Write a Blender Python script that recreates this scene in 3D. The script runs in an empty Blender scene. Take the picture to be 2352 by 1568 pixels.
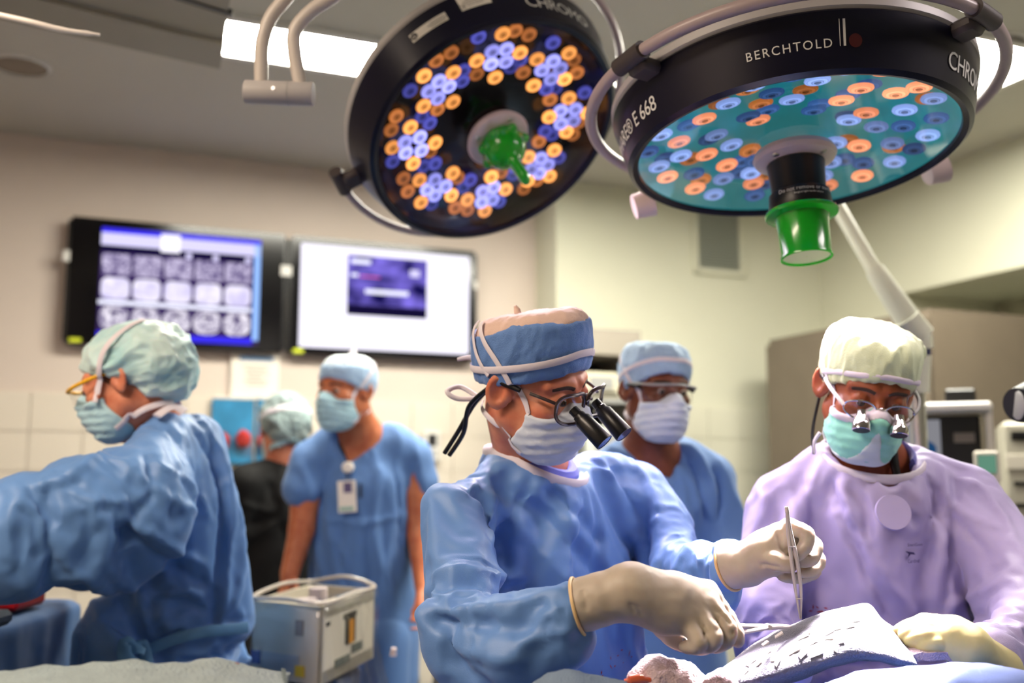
import bpy, math, random
import numpy as np
from mathutils import Matrix, Vector

scene = bpy.context.scene
COL = scene.collection
random.seed(7)
RNG = np.random.default_rng(11)

# ------------------------------------------------------------------ camera
CAM_Z, PITCH, FPX = 1.45, math.radians(7.5), 2287.0
cam_d = bpy.data.cameras.new('camera')
cam_d.sensor_width = 36.0
cam_d.lens = 36.0 * FPX / 2352.0
cam_d.dof.use_dof = True
cam_d.dof.focus_distance = 1.50
cam_d.dof.aperture_fstop = 2.1
cam_d.clip_start = 0.02
cam = bpy.data.objects.new('camera', cam_d)
COL.objects.link(cam)
cam.location = (0, 0, CAM_Z)
cam.rotation_euler = (math.radians(90) + PITCH, 0, 0)
scene.camera = cam

# ------------------------------------------------------------------ world, exposure
world = bpy.data.worlds.new('world'); scene.world = world
world.use_nodes = True
world.node_tree.nodes['Background'].inputs[0].default_value = (0.9, 0.95, 1.0, 1)
world.node_tree.nodes['Background'].inputs[1].default_value = 0.0
vs = scene.view_settings
vs.view_transform = 'Standard'; vs.look = 'None'; vs.gamma = 1.0; vs.use_curve_mapping = False
vs.exposure = 0.35
scene.cycles.use_denoising = True
scene.cycles.use_adaptive_sampling = True
scene.cycles.adaptive_threshold = 0.025
scene.cycles.max_bounces = 7
scene.cycles.diffuse_bounces = 3
scene.cycles.glossy_bounces = 4
scene.cycles.transmission_bounces = 8
scene.cycles.transparent_max_bounces = 12
scene.cycles.sample_clamp_indirect = 4.0
scene.cycles.caustics_reflective = False
scene.cycles.caustics_refractive = False

# ------------------------------------------------------------------ coordinates
_fw = np.array([0, math.cos(PITCH), math.sin(PITCH)])
_up = np.array([0, -math.sin(PITCH), math.cos(PITCH)])
_rt = np.array([1.0, 0, 0])
_C = np.array([0, 0, CAM_Z])
def at(px, py, d):
    """world point of a photo pixel (2352x1568 frame) at depth d metres along the lens axis"""
    return _C + d * (_fw + _rt * (px - 1176) / FPX + _up * (784 - py) / FPX)
YAW = math.radians(22)
_u = np.array([math.cos(YAW), math.sin(YAW), 0]); _v = np.array([-math.sin(YAW), math.cos(YAW), 0])
def room(x, y, z):
    """room axes (x along the monitor wall, y towards it) -> world"""
    return _u * x + _v * y + np.array([0, 0, z])
ROOM_M = Matrix.Rotation(YAW, 4, 'Z')
def on_room_y(px, py, y):
    """where the line of sight through a pixel meets the room plane y = const; returned in room axes"""
    r = _fw + _rt * (px - 1176) / FPX + _up * (784 - py) / FPX
    t = (y - _C @ _v) / (r @ _v); p = _C + t * r
    return np.array([p @ _u, p @ _v, p[2]])
def on_room_x(px, py, x):
    r = _fw + _rt * (px - 1176) / FPX + _up * (784 - py) / FPX
    t = (x - _C @ _u) / (r @ _u); p = _C + t * r
    return np.array([p @ _u, p @ _v, p[2]])
def on_z(px, py, z):
    r = _fw + _rt * (px - 1176) / FPX + _up * (784 - py) / FPX
    t = (z - CAM_Z) / r[2]; p = _C + t * r
    return np.array([p @ _u, p @ _v, p[2]])

# ------------------------------------------------------------------ tags
def tag(o, label, cat, group=None, kind=None):
    if label: o['label'] = label
    if cat: o['category'] = cat
    if group: o['group'] = group
    if kind: o['kind'] = kind
    return o
def thing(name, label, cat, loc=(0, 0, 0), group=None, rot=None):
    o = bpy.data.objects.new(name, None); COL.objects.link(o)
    o.empty_display_size = 0.1
    o.location = Vector([float(v) for v in loc])
    if rot is not None: o.rotation_euler = rot
    return tag(o, label, cat, group)
def link(o, parent=None):
    COL.objects.link(o)
    if parent is not None:
        o.parent = parent
        o.matrix_parent_inverse = parent.matrix_basis.inverted() if not o.get('_local') else Matrix.Identity(4)
    return o
def set_world(o, M, parent=None):
    """place o at world matrix M under parent (parents are placed with matrix_basis only, chain computed)"""
    COL.objects.link(o)
    if parent is not None:
        o.parent = parent
        W = parent.matrix_basis.copy(); q = parent.parent; c = parent
        while q is not None:
            W = q.matrix_basis @ c.matrix_parent_inverse @ W
            c = q; q = q.parent
        o.matrix_parent_inverse = W.inverted()
    o.matrix_basis = M
    return o

# ------------------------------------------------------------------ materials
def srgb(r, g, b):
    f = lambda c: (c / 255 / 12.92) if c / 255 <= 0.04045 else ((c / 255 + 0.055) / 1.055) ** 2.4
    return (f(r), f(g), f(b), 1.0)
MATS = {}
def mat(name, col, rough=0.5, metal=0.0, bump=None, noise=None, sss=0.0, sheen=0.0, coat=0.0, trans=0.0, ior=1.45,
        emit=None, estr=0.0, alpha=1.0, spec=0.5, sss_rad=(0.02, 0.008, 0.004)):
    """procedural principled material; noise=(scale, amount): colour mottling; bump=(scale, strength, kind)"""
    m = bpy.data.materials.new(name); m.use_nodes = True
    nt = m.node_tree; b = nt.nodes['Principled BSDF']
    col = srgb(*col) if len(col) == 3 and max(col) > 1.001 else (tuple(col) + (1.0,))[:4]
    b.inputs['Base Color'].default_value = col
    b.inputs['Roughness'].default_value = rough
    b.inputs['Metallic'].default_value = metal
    b.inputs['Specular IOR Level'].default_value = spec
    b.inputs['IOR'].default_value = ior
    if sss: 
        b.inputs['Subsurface Weight'].default_value = sss
        b.inputs['Subsurface Radius'].default_value = sss_rad
        b.inputs['Subsurface Scale'].default_value = 1.0
    if sheen: b.inputs['Sheen Weight'].default_value = sheen
    if coat: b.inputs['Coat Weight'].default_value = coat; b.inputs['Coat Roughness'].default_value = 0.08
    if trans: b.inputs['Transmission Weight'].default_value = trans
    if alpha < 1: b.inputs['Alpha'].default_value = alpha
    if emit is not None:
        e = srgb(*emit) if max(emit) > 1.001 else (tuple(emit) + (1.0,))[:4]
        b.inputs['Emission Color'].default_value = e
        b.inputs['Emission Strength'].default_value = estr
    tc = None
    if noise or bump:
        tc = nt.nodes.new('ShaderNodeTexCoord')
    if noise:
        n = nt.nodes.new('ShaderNodeTexNoise'); n.inputs['Scale'].default_value = noise[0]
        n.inputs['Detail'].default_value = 5
        nt.links.new(tc.outputs['Object'], n.inputs['Vector'])
        mx = nt.nodes.new('ShaderNodeMix'); mx.data_type = 'RGBA'
        k = noise[1]
        c2 = noise[2] if len(noise) > 2 else tuple(max(0, c * (1 - k)) for c in col[:3])
        if len(noise) > 2: c2 = srgb(*c2)[:3]
        mx.inputs['A'].default_value = col; mx.inputs['B'].default_value = tuple(c2) + (1.0,)
        rp = nt.nodes.new('ShaderNodeMapRange'); rp.inputs['From Min'].default_value = 0.35; rp.inputs['From Max'].default_value = 0.7
        nt.links.new(n.outputs['Fac'], rp.inputs['Value'])
        nt.links.new(rp.outputs['Result'], mx.inputs['Factor'])
        nt.links.new(mx.outputs['Result'], b.inputs['Base Color'])
    if bump:
        kind = bump[2] if len(bump) > 2 else 'noise'
        if kind == 'noise':
            t = nt.nodes.new('ShaderNodeTexNoise'); t.inputs['Scale'].default_value = bump[0]; t.inputs['Detail'].default_value = 4
            out = t.outputs['Fac']
        elif kind == 'voronoi':
            t = nt.nodes.new('ShaderNodeTexVoronoi'); t.inputs['Scale'].default_value = bump[0]
            out = t.outputs['Distance']
        else:
            t = nt.nodes.new('ShaderNodeTexWave'); t.inputs['Scale'].default_value = bump[0]; t.inputs['Distortion'].default_value = 1.0
            out = t.outputs['Fac']
        nt.links.new(tc.outputs['Object'], t.inputs['Vector'])
        bp = nt.nodes.new('ShaderNodeBump'); bp.inputs['Strength'].default_value = bump[1]; bp.inputs['Distance'].default_value = 0.004
        nt.links.new(out, bp.inputs['Height']); nt.links.new(bp.outputs['Normal'], b.inputs['Normal'])
    MATS[name] = m
    return m
def emission(name, col, strength):
    m = bpy.data.materials.new(name); m.use_nodes = True; nt = m.node_tree
    nt.nodes.clear()
    e = nt.nodes.new('ShaderNodeEmission'); o = nt.nodes.new('ShaderNodeOutputMaterial')
    e.inputs[0].default_value = srgb(*col); e.inputs[1].default_value = strength
    nt.links.new(e.outputs[0], o.inputs[0]); MATS[name] = m
    return m

# ------------------------------------------------------------------ mesh builders
class MB:
    """collects plain shapes into one mesh"""
    def __init__(s): s.v = []; s.f = []; s.sm = []
    def add(s, vs, fs, M=None, smooth=False):
        o = len(s.v)
        for p in vs:
            p = Vector([float(c) for c in p])
            s.v.append(tuple(M @ p) if M is not None else tuple(p))
        for f in fs: s.f.append([i + o for i in f]); s.sm.append(smooth)
        return s
    def box(s, c, size, M=None, bevel=0.0):
        x, y, z = [k / 2 for k in size]
        b = min(bevel, x * .9, y * .9, z * .9)
        if b <= 0:
            vs = [(c[0] + i * x, c[1] + j * y, c[2] + k * z) for i in (-1, 1) for j in (-1, 1) for k in (-1, 1)]
            fs = [(0, 1, 3, 2), (4, 6, 7, 5), (0, 4, 5, 1), (2, 3, 7, 6), (0, 2, 6, 4), (1, 5, 7, 3)]
            return s.add(vs, fs, M)
        vs = []; idx = {}
        for i in (-1, 1):
            for j in (-1, 1):
                for k in (-1, 1):
                    for a in range(3):
                        p = [i * (x - b), j * (y - b), k * (z - b)]
                        p[a] = (i, j, k)[a] * (x, y, z)[a]
                        idx[(i, j, k, a)] = len(vs); vs.append((c[0] + p[0], c[1] + p[1], c[2] + p[2]))
        fs = []
        for a in range(3):
            o1, o2 = [q for q in range(3) if q != a]
            for sg in (-1, 1):
                ring = []
                for p, q in ((-1, -1), (1, -1), (1, 1), (-1, 1)):
                    t = [0, 0, 0]; t[a] = sg; t[o1] = p; t[o2] = q; ring.append(idx[(t[0], t[1], t[2], a)])
                if (sg > 0) == (a == 1): ring.reverse()
                fs.append(ring)
        for a in range(3):
            o1, o2 = [q for q in range(3) if q != a]
            for p in (-1, 1):
                for q in (-1, 1):
                    r = []
                    for sg, w in ((-1, o1), (1, o1), (1, o2), (-1, o2)):
                        t = [0, 0, 0]; t[a] = sg; t[o1] = p; t[o2] = q; r.append(idx[(t[0], t[1], t[2], w)])
                    fs.append(r)
        for i in (-1, 1):
            for j in (-1, 1):
                for k in (-1, 1): fs.append([idx[(i, j, k, a)] for a in range(3)])
        return s.add(vs, fs, M)
    def tube(s, pts, r, n=12, M=None, caps=True, flat=None, closed=False):
        """tube along pts; r scalar or list; flat=(normal list, ratio) makes a ribbon section"""
        pts = [np.array(p, float) for p in pts]; m = len(pts)
        rs = [r] * m if np.isscalar(r) else list(r)
        vs = []; fs = []; nrm = None
        for i, p in enumerate(pts):
            if closed: t = pts[(i + 1) % m] - pts[i - 1]
            else: t = pts[min(i + 1, m - 1)] - pts[max(i - 1, 0)]
            t = t / (np.linalg.norm(t) + 1e-12)
            if flat is not None:
                nn = np.array(flat[0][i], float)
            else:
                if nrm is None:
                    nn = np.array([0, 0, 1.0]) if abs(t[2]) < .9 else np.array([1.0, 0, 0])
                else: nn = nrm
            nn = nn - t * (nn @ t); nn /= np.linalg.norm(nn) + 1e-12; nrm = nn
            b = np.cross(t, nn)
            q = 1.0 if flat is None else flat[1]
            for k in range(n):
                a = 2 * math.pi * k / n
                vs.append(p + b * math.cos(a) * rs[i] + nn * math.sin(a) * rs[i] * q)
        seg = m if closed else m - 1
        for i in range(seg):
            j = (i + 1) % m
            for k in range(n):
                k2 = (k + 1) % n
                fs.append((i * n + k, i * n + k2, j * n + k2, j * n + k))
        if caps and not closed:
            fs.append(list(range(n))[::-1]); fs.append([(m - 1) * n + k for k in range(n)])
        return s.add(vs, fs, M, smooth=True)
    def lathe(s, prof, n=48, M=None, smooth=True, a0=0.0, a1=2 * math.pi):
        """prof [(r, z)] about local z"""
        vs = []; fs = []; full = abs(a1 - a0 - 2 * math.pi) < 1e-6
        cols = n if full else n + 1
        for r, z in prof:
            for k in range(cols):
                a = a0 + (a1 - a0) * k / n
                vs.append((r * math.cos(a), r * math.sin(a), z))
        for i in range(len(prof) - 1):
            for k in range(n):
                k2 = (k + 1) % cols if full else k + 1
                fs.append((i * cols + k, i * cols + k2, (i + 1) * cols + k2, (i + 1) * cols + k))
        return s.add(vs, fs, M, smooth)
    def build(s, name, m, parent=None, M=None, sharp=40):
        me = bpy.data.meshes.new(name)
        me.from_pydata(s.v, [], s.f)
        import bmesh
        bm = bmesh.new(); bm.from_mesh(me)
        bmesh.ops.remove_doubles(bm, verts=bm.verts, dist=1e-6)
        bmesh.ops.recalc_face_normals(bm, faces=bm.faces); bm.to_mesh(me); bm.free()
        return finish(name, me, m, parent, M, any(s.sm), sharp)
def finish(name, me, m, parent=None, M=None, smooth=True, sharp=40):
    if smooth:
        me.polygons.foreach_set('use_smooth', [True] * len(me.polygons))
        if sharp and sharp < 179:
            try: me.set_sharp_from_angle(angle=math.radians(sharp))
            except Exception: pass
    if isinstance(m, (list, tuple)):
        for q in m: me.materials.append(q)
    elif m is not None: me.materials.append(m)
    o = bpy.data.objects.new(name, me)
    set_world(o, M if M is not None else Matrix.Identity(4), parent)
    return o
def copy_child(o, parent, M):
    c = o.copy(); c.parent = None
    return set_world(c, M, parent)
def mesh_np(name, V, Fq, m, parent=None, sharp=0):
    me = bpy.data.meshes.new(name)
    V = np.asarray(V, np.float32); Fq = np.asarray(Fq, np.int32)
    me.vertices.add(len(V)); me.vertices.foreach_set('co', V.ravel())
    k = Fq.shape[1]
    me.loops.add(Fq.size); me.loops.foreach_set('vertex_index', Fq.ravel())
    me.polygons.add(len(Fq)); me.polygons.foreach_set('loop_start', np.arange(0, Fq.size, k, dtype=np.int32))
    me.update(calc_edges=True); me.validate()
    return finish(name, me, m, parent, None, True, sharp)
def frame_M(origin, x, y, z):
    M = Matrix.Identity(4)
    for i in range(3):
        M[i][0] = float(x[i]); M[i][1] = float(y[i]); M[i][2] = float(z[i]); M[i][3] = float(origin[i])
    return M
def unit(v): v = np.array(v, float); return v / (np.linalg.norm(v) + 1e-12)
def spline(pts, n=40, closed=False):
    """Catmull-Rom through pts"""
    P = [np.array(p, float) for p in pts]; m = len(P); out = []
    segs = m if closed else m - 1
    per = max(2, n // segs)
    for i in range(segs):
        if closed: p0, p1, p2, p3 = P[i - 1], P[i], P[(i + 1) % m], P[(i + 2) % m]
        else: p0, p1, p2, p3 = P[max(i - 1, 0)], P[i], P[i + 1], P[min(i + 2, m - 1)]
        for k in range(per):
            t = k / per
            out.append(0.5 * ((2 * p1) + (-p0 + p2) * t + (2 * p0 - 5 * p1 + 4 * p2 - p3) * t * t + (-p0 + 3 * p1 - 3 * p2 + p3) * t ** 3))
    if not closed: out.append(P[-1])
    return out

# ------------------------------------------------------------------ soft bodies: distance fields -> surface nets
def smin(a, b, k):
    if k <= 0: return np.minimum(a, b)
    h = np.clip(0.5 + 0.5 * (b - a) / k, 0, 1)
    return b * (1 - h) + a * h - k * h * (1 - h)
def smax(a, b, k): return -smin(-a, -b, k)
def sd_cap(p, a, b, ra, rb, flat=None):
    a = np.asarray(a, np.float32); b = np.asarray(b, np.float32); ab = b - a
    t = np.clip(((p - a) @ ab) / (ab @ ab + 1e-9), 0, 1)
    q = p - a - t[..., None] * ab
    r = ra + (rb - ra) * t
    if flat is not None:
        ax = np.asarray(unit(flat[0]), np.float32); s = q @ ax
        f = flat[1]
        q = q + (s * (1.0 / f - 1.0))[..., None] * ax
    return np.sqrt((q * q).sum(-1)) - r
def sd_ell(p, c, r):
    r = np.asarray(r, np.float32); q = p - np.asarray(c, np.float32)
    k0 = np.sqrt(((q / r) ** 2).sum(-1)); k1 = np.sqrt(((q / (r * r)) ** 2).sum(-1)) + 1e-9
    return k0 * (k0 - 1.0) / k1
class Field:
    def __init__(s, xs, ys, zs):
        s.ax = [np.asarray(a, np.float32) for a in (xs, ys, zs)]
        s.F = np.full([len(a) for a in s.ax], 0.3, np.float32)
    def block(s, lo, hi):
        sl = []
        for a, l, h in zip(s.ax, lo, hi):
            i = max(0, int(np.searchsorted(a, l)) - 1); j = min(len(a), int(np.searchsorted(a, h)) + 1)
            if j <= i: return None, None
            sl.append(slice(i, j))
        P = np.stack(np.meshgrid(*[a[q] for a, q in zip(s.ax, sl)], indexing='ij'), -1)
        return tuple(sl), P
    def op(s, fn, lo, hi, k=0.0, mode='u'):
        sl, P = s.block(lo, hi)
        if sl is None: return s
        d = fn(P).astype(np.float32)
        if mode == 'u': s.F[sl] = smin(s.F[sl], d, k)
        elif mode == 's': s.F[sl] = smax(s.F[sl], -d, k)
        elif mode == 'i': s.F[sl] = smax(s.F[sl], d, k)
        elif mode == 'add': s.F[sl] = s.F[sl] + d
        return s
    def cap(s, a, b, ra, rb=None, k=0.02, flat=None, mode='u'):
        rb = ra if rb is None else rb
        a = np.asarray(a, float); b = np.asarray(b, float)
        m = max(ra, rb) * (max(1, flat[1]) if flat else 1) + k + 0.02
        return s.op(lambda P: sd_cap(P, a, b, ra, rb, flat), np.minimum(a, b) - m, np.maximum(a, b) + m, k, mode)
    def chain(s, pts, rs, k=0.02, flat=None, mode='u', kin=.004):
        pts = [np.asarray(p, float) for p in pts]
        m = max(rs) * (max(1, flat[1]) if flat else 1) + k + 0.02
        def fn(P):
            d = sd_cap(P, pts[0], pts[1], rs[0], rs[1], flat)
            for i in range(1, len(pts) - 1): d = smin(d, sd_cap(P, pts[i], pts[i + 1], rs[i], rs[i + 1], flat), kin)
            return d
        return s.op(fn, np.min(pts, 0) - m, np.max(pts, 0) + m, k, mode)
    def ell(s, c, r, k=0.02, R=None, mode='u'):
        c = np.asarray(c, float); m = max(r) + k + 0.02
        if R is None: fn = lambda P: sd_ell(P, c, r)
        else:
            Rm = np.asarray(R, np.float32); fn = lambda P: sd_ell((P - c.astype(np.float32)) @ Rm, (0, 0, 0), r)
        return s.op(fn, c - m, c + m, k, mode)
    def mesh(s, smooth=1):
        F = s.F; X, Y, Z = s.ax
        neg = F < 0
        c = np.zeros(np.array(F.shape) - 1, np.uint8)
        for i in (0, 1):
            for j in (0, 1):
                for k in (0, 1):
                    c += neg[i:F.shape[0] - 1 + i, j:F.shape[1] - 1 + j, k:F.shape[2] - 1 + k]
        act = np.argwhere((c > 0) & (c < 8))
        ids = np.full(c.shape, -1, np.int32); ids[tuple(act.T)] = np.arange(len(act))
        acc = np.zeros((len(act), 3), np.float32); cnt = np.zeros(len(act), np.float32)
        corners = [(i, j, k) for i in (0, 1) for j in (0, 1) for k in (0, 1)]
        vals = {q: F[act[:, 0] + q[0], act[:, 1] + q[1], act[:, 2] + q[2]] for q in corners}
        for q in corners:
            for a in range(3):
                if q[a] == 0:
                    e = list(q); e[a] = 1; e = tuple(e)
                    f0, f1 = vals[q], vals[e]; m = (f0 < 0) != (f1 < 0)
                    t = np.where(m, f0 / np.where(f0 - f1 == 0, 1, f0 - f1), 0)
                    pos = np.tile(np.array(q, np.float32), (len(act), 1)); pos[:, a] += t
                    acc[m] += pos[m]; cnt += m
        V = act + acc / np.maximum(cnt, 1)[:, None]
        V = np.stack([np.interp(V[:, a], np.arange(len(s.ax[a])), s.ax[a]) for a in range(3)], 1)
        quads = []
        for a in range(3):
            o1, o2 = (a + 1) % 3, (a + 2) % 3
            n = list(F.shape); n[a] -= 1
            s0 = [slice(None)] * 3; s1 = [slice(None)] * 3; s0[a] = slice(0, -1); s1[a] = slice(1, None)
            ch = neg[tuple(s0)] != neg[tuple(s1)]
            E = np.argwhere(ch)
            ok = (E[:, o1] > 0) & (E[:, o2] > 0) & (E[:, o1] < F.shape[o1] - 1) & (E[:, o2] < F.shape[o2] - 1)
            E = E[ok]
            def cid(d1, d2):
                q = E.copy(); q[:, o1] += d1; q[:, o2] += d2
                return ids[q[:, 0], q[:, 1], q[:, 2]]
            Q = np.stack([cid(-1, -1), cid(0, -1), cid(0, 0), cid(-1, 0)], 1)
            flip = ~neg[E[:, 0], E[:, 1], E[:, 2]]
            Q[flip] = Q[flip][:, ::-1]
            quads.append(Q)
        Q = np.concatenate(quads)
        Q = Q[(Q >= 0).all(1)]
        for _ in range(smooth): V = laplace(V, Q, 0.5)
        return V, Q
def laplace(V, Q, w=0.5):
    A = np.zeros_like(V); n = np.zeros(len(V))
    for i in range(4):
        for j in ((i + 1) % 4, (i + 3) % 4):
            for c in range(3): A[:, c] += np.bincount(Q[:, i], V[Q[:, j], c], len(V))
            n += np.bincount(Q[:, i], None, len(V))
    return V + w * (A / np.maximum(n, 1)[:, None] - V)
def normals(V, Q):
    N = np.cross(V[Q[:, 2]] - V[Q[:, 0]], V[Q[:, 3]] - V[Q[:, 1]])
    R = np.zeros_like(V)
    for i in range(4):
        for c in range(3): R[:, c] += np.bincount(Q[:, i], N[:, c], len(V))
    return R / (np.linalg.norm(R, axis=1)[:, None] + 1e-12)
_perm = np.random.default_rng(3).permutation(256); _perm = np.concatenate([_perm, _perm, _perm])
_grad = np.random.default_rng(4).normal(size=(256, 3)); _grad /= np.linalg.norm(_grad, axis=1)[:, None]
def noise3(P):
    I = np.floor(P).astype(int); f = P - I; I &= 255
    u = f * f * f * (f * (f * 6 - 15) + 10); out = 0
    for i in (0, 1):
        for j in (0, 1):
            for k in (0, 1):
                h = _perm[(_perm[(_perm[(I[:, 0] + i) & 255] + I[:, 1] + j) & 255] + I[:, 2] + k) & 255]
                g = (_grad[h] * (f - [i, j, k])).sum(1)
                w = (u[:, 0] if i else 1 - u[:, 0]) * (u[:, 1] if j else 1 - u[:, 1]) * (u[:, 2] if k else 1 - u[:, 2])
                out = out + g * w
    return out
def crumple(V, scale, amp, stretch=(1, 1, 1), seed=0, octaves=3):
    """ridged noise: crisp paper-cloth creases"""
    h = np.zeros(len(V)); P = V * scale * np.asarray(stretch) + seed * 17.3
    P = P + 0.35 * np.stack([noise3(P * .7 + 5), noise3(P * .7 + 11), noise3(P * .7 + 23)], 1)
    a = 1.0
    for o in range(octaves):
        h += a * (1 - 2.6 * np.abs(noise3(P)) - .45); a *= .5; P = P * 1.93 + 7.7
    return amp * h
_off = np.random.default_rng(8).random((256, 3))
def worley(P):
    """distance to the nearest and second nearest scattered point"""
    I = np.floor(P).astype(int); f1 = np.full(len(P), 9.0); f2 = np.full(len(P), 9.0)
    for i in (-1, 0, 1):
        for j in (-1, 0, 1):
            for k in (-1, 0, 1):
                c = I + [i, j, k]
                h = _perm[(_perm[(_perm[c[:, 0] & 255] + c[:, 1]) & 255] + c[:, 2]) & 255]
                d = np.sqrt(((c + _off[h] - P) ** 2).sum(1))
                f2 = np.where(d < f1, f1, np.minimum(f2, d)); f1 = np.minimum(f1, d)
    return f1, f2
def creases(V, N, regions, seed=0):
    """stiff-cloth drape: long sharp-ridged folds; regions (px, py, radius, (dx, dy) run of the folds, cell size m, height m, stretch)"""
    x, y, _ = to_px(V); H = np.zeros(len(V)); W = np.zeros(len(V)) + 1e-6
    for i, (cx, cy, rad, (dx, dy), cell, amp, st) in enumerate(regions):
        w = np.exp(-(((x - cx) ** 2 + (y - cy) ** 2) / rad ** 2))
        sel = np.where(w > .01)[0]
        if not len(sel): continue
        dr = unit(_rt * dx - _up * dy); Vs = V[sel]
        P = (Vs - np.outer(Vs @ dr, dr) * (1 - 1 / st)) / cell
        P = P + .28 * np.stack([noise3(P * .8 + 3.1), noise3(P * .8 + 9.7), noise3(P * .8 + 15.3)], 1) + seed * 5.3 + i * 2.7
        f1, f2 = worley(P)
        h = amp * (f1 * 1.3 - .6) + amp * .45 * np.clip(1 - (f2 - f1) / .32, 0, 1)
        H[sel] += w[sel] * h; W[sel] += w[sel]
    return V + N * (H / np.maximum(W, .25))[:, None]
def folds(V, N, items, soft=False):
    """items: (polyline, width, height[, sharpness]); ridge if height > 0, valley if < 0"""
    D = np.zeros(len(V))
    for it in items:
        pl, w, h = it[0], it[1], it[2]
        pl = [np.asarray(p, float) for p in pl]
        best = np.full(len(V), 9.0); tt = np.zeros(len(V)); m = len(pl) - 1
        lo = np.min(pl, 0) - w * 1.2; hi = np.max(pl, 0) + w * 1.2
        sel = np.where(((V > lo) & (V < hi)).all(1))[0]
        if not len(sel): continue
        best = np.full(len(sel), 9.0); tt = np.zeros(len(sel)); Vs = V[sel]
        for i in range(m):
            ab = pl[i + 1] - pl[i]; t = np.clip(((Vs - pl[i]) @ ab) / (ab @ ab + 1e-12), 0, 1)
            d = np.linalg.norm(Vs - pl[i] - t[:, None] * ab, axis=1)
            u = d < best; best[u] = d[u]; tt[u] = (i + t[u]) / m
        x = np.clip(1 - best / w, 0, 1)
        prof = x * x * (3 - 2 * x) * .35 + x ** 1.25 * .65
        D[sel] += h * prof * np.clip(np.sin(np.pi * np.clip(tt * .86 + .07, 0, 1)) * 1.6, 0, 1)
    return V + N * D[:, None]
def to_px(V):
    q = V - _C; d = q @ _fw
    return 1176 + FPX * (q @ _rt) / d, 784 - FPX * (q @ _up) / d, d
def fold_px(V, Q, specs, N=None):
    """folds drawn on a garment: each is ([(px, py), ...], width, height), snapped to the nearest front surface"""
    N = normals(V, Q) if N is None else N
    x, y, d = to_px(V); front = (N @ -unit(V.mean(0) - _C)) > -.15
    items = []
    for pl, w, h in specs:
        pts = spline([np.array(p, float) for p in pl], 4 * (len(pl) - 1) * 2)
        sn = []
        for p in pts:
            r2 = (x - p[0]) ** 2 + (y - p[1]) ** 2
            for rad in (9, 18, 36, 70):
                c = np.where((r2 < rad * rad) & front)[0]
                if len(c): break
            if not len(c): continue
            dm = d[c].min(); c = c[d[c] < dm + .03]
            sn.append(V[c[np.argmin(r2[c])]])
        if len(sn) >= 2: items.append((sn, w, h))
    return folds(V, N, items)
def fan(cx, cy, a0, a1, n, r0, r1, w, h, seed=0):
    """creases radiating from a pull point, alternating ridge and valley"""
    g = random.Random(seed); out = []
    for i in range(n):
        a = math.radians(a0 + (a1 - a0) * (i + g.uniform(.2, .8)) / n); rr = r1 * g.uniform(.6, 1.0); b = a + g.uniform(-.25, .25)
        out.append(([(cx + r0 * math.cos(a), cy + r0 * math.sin(a)), (cx + (r0 + rr) / 2 * math.cos((a + b) / 2), cy + (r0 + rr) / 2 * math.sin((a + b) / 2)), (cx + rr * math.cos(b), cy + rr * math.sin(b))], w * g.uniform(.8, 1.2), h * (1 if i % 2 else -1) * g.uniform(.6, 1.1)))
    return out
def axis_pts(segs):
    """rectilinear axis from [(start, end, step), ...]"""
    out = []
    for a, b, s in segs: out += list(np.linspace(a, b, max(2, int(round((b - a) / s))), endpoint=False))
    out.append(segs[-1][1])
    return np.array(out)
def axc(lo, f0, f1, hi, fine, coarse):
    """coarse - fine - coarse axis"""
    segs = []
    if lo < f0: segs.append((lo, f0, coarse))
    segs.append((f0, f1, fine))
    if hi > f1: segs.append((f1, hi, coarse))
    return axis_pts(segs)
def text_mesh(body, size, font_shear=0.0, spacing=1.0, offset=0.0):
    """lettering as flat mesh data (V, faces), origin at its lower left"""
    cu = bpy.data.curves.new('lettering', 'FONT'); cu.body = body; cu.size = size; cu.space_character = spacing
    cu.shear = font_shear; cu.offset = offset; cu.resolution_u = 3
    o = bpy.data.objects.new('lettering', cu); COL.objects.link(o)
    dg = bpy.context.evaluated_depsgraph_get()
    me = bpy.data.meshes.new_from_object(o.evaluated_get(dg))
    V = np.array([v.co[:] for v in me.vertices]); Fc = [list(p.vertices) for p in me.polygons]
    bpy.data.objects.remove(o); bpy.data.curves.remove(cu); bpy.data.meshes.remove(me)
    return V, Fc
# ================================================================== ROOM
CEIL = 2.95
YB, YC, XR, XREC = 4.81, 4.54, 3.74, 4.35        # monitor wall, bay wall, right wall, back of the recess
XL, YF = -2.4, -2.6
XSTEP = on_room_y(1230, 700, YB)[0]
m_wall = mat('wall_paint', (214, 199, 187), .7, noise=(3, .04), bump=(220, .05))  # warm light of the left side tinted into the paint colour
m_wallr = mat('wall_paint_green_light', (214, 213, 192), .7, noise=(3, .04), bump=(220, .05))  # greenish fluorescent light tinted into the paint colour
m_tile = mat('wall_tile_glaze', (219, 209, 194), .35, noise=(2, .03))
m_tiler = mat('wall_tile_green_light', (218, 216, 196), .35, noise=(2, .03))  # same greenish light put into the tile colour
m_grout = mat('tile_grout', (196, 186, 172), .8)
m_ceil = mat('ceiling_paint', (196, 192, 182), .8, noise=(2, .03))
m_floor = mat('vinyl_floor', (66, 72, 76), .35, noise=(6, .15))
m_white = mat('white_enamel', (225, 222, 216), .35)
m_offw = mat('ivory_plastic', (214, 208, 192), .4)
m_greyp = mat('grey_plastic', (150, 150, 148), .45)
m_black = mat('black_plastic', (10, 10, 13), .35)
m_dark = mat('charcoal', (28, 28, 32), .5)
m_steel = mat('brushed_steel', (190, 190, 190), .28, 1.0, bump=(60, .03))
m_chrome = mat('polished_steel', (225, 222, 220), .12, 1.0)
def bx(name, c, size, m, parent=None, bevel=0.0):
    return MB().box(c, size, None, bevel).build(name, m, parent, ROOM_M)
def struct(o): o['kind'] = 'structure'; return o
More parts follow.
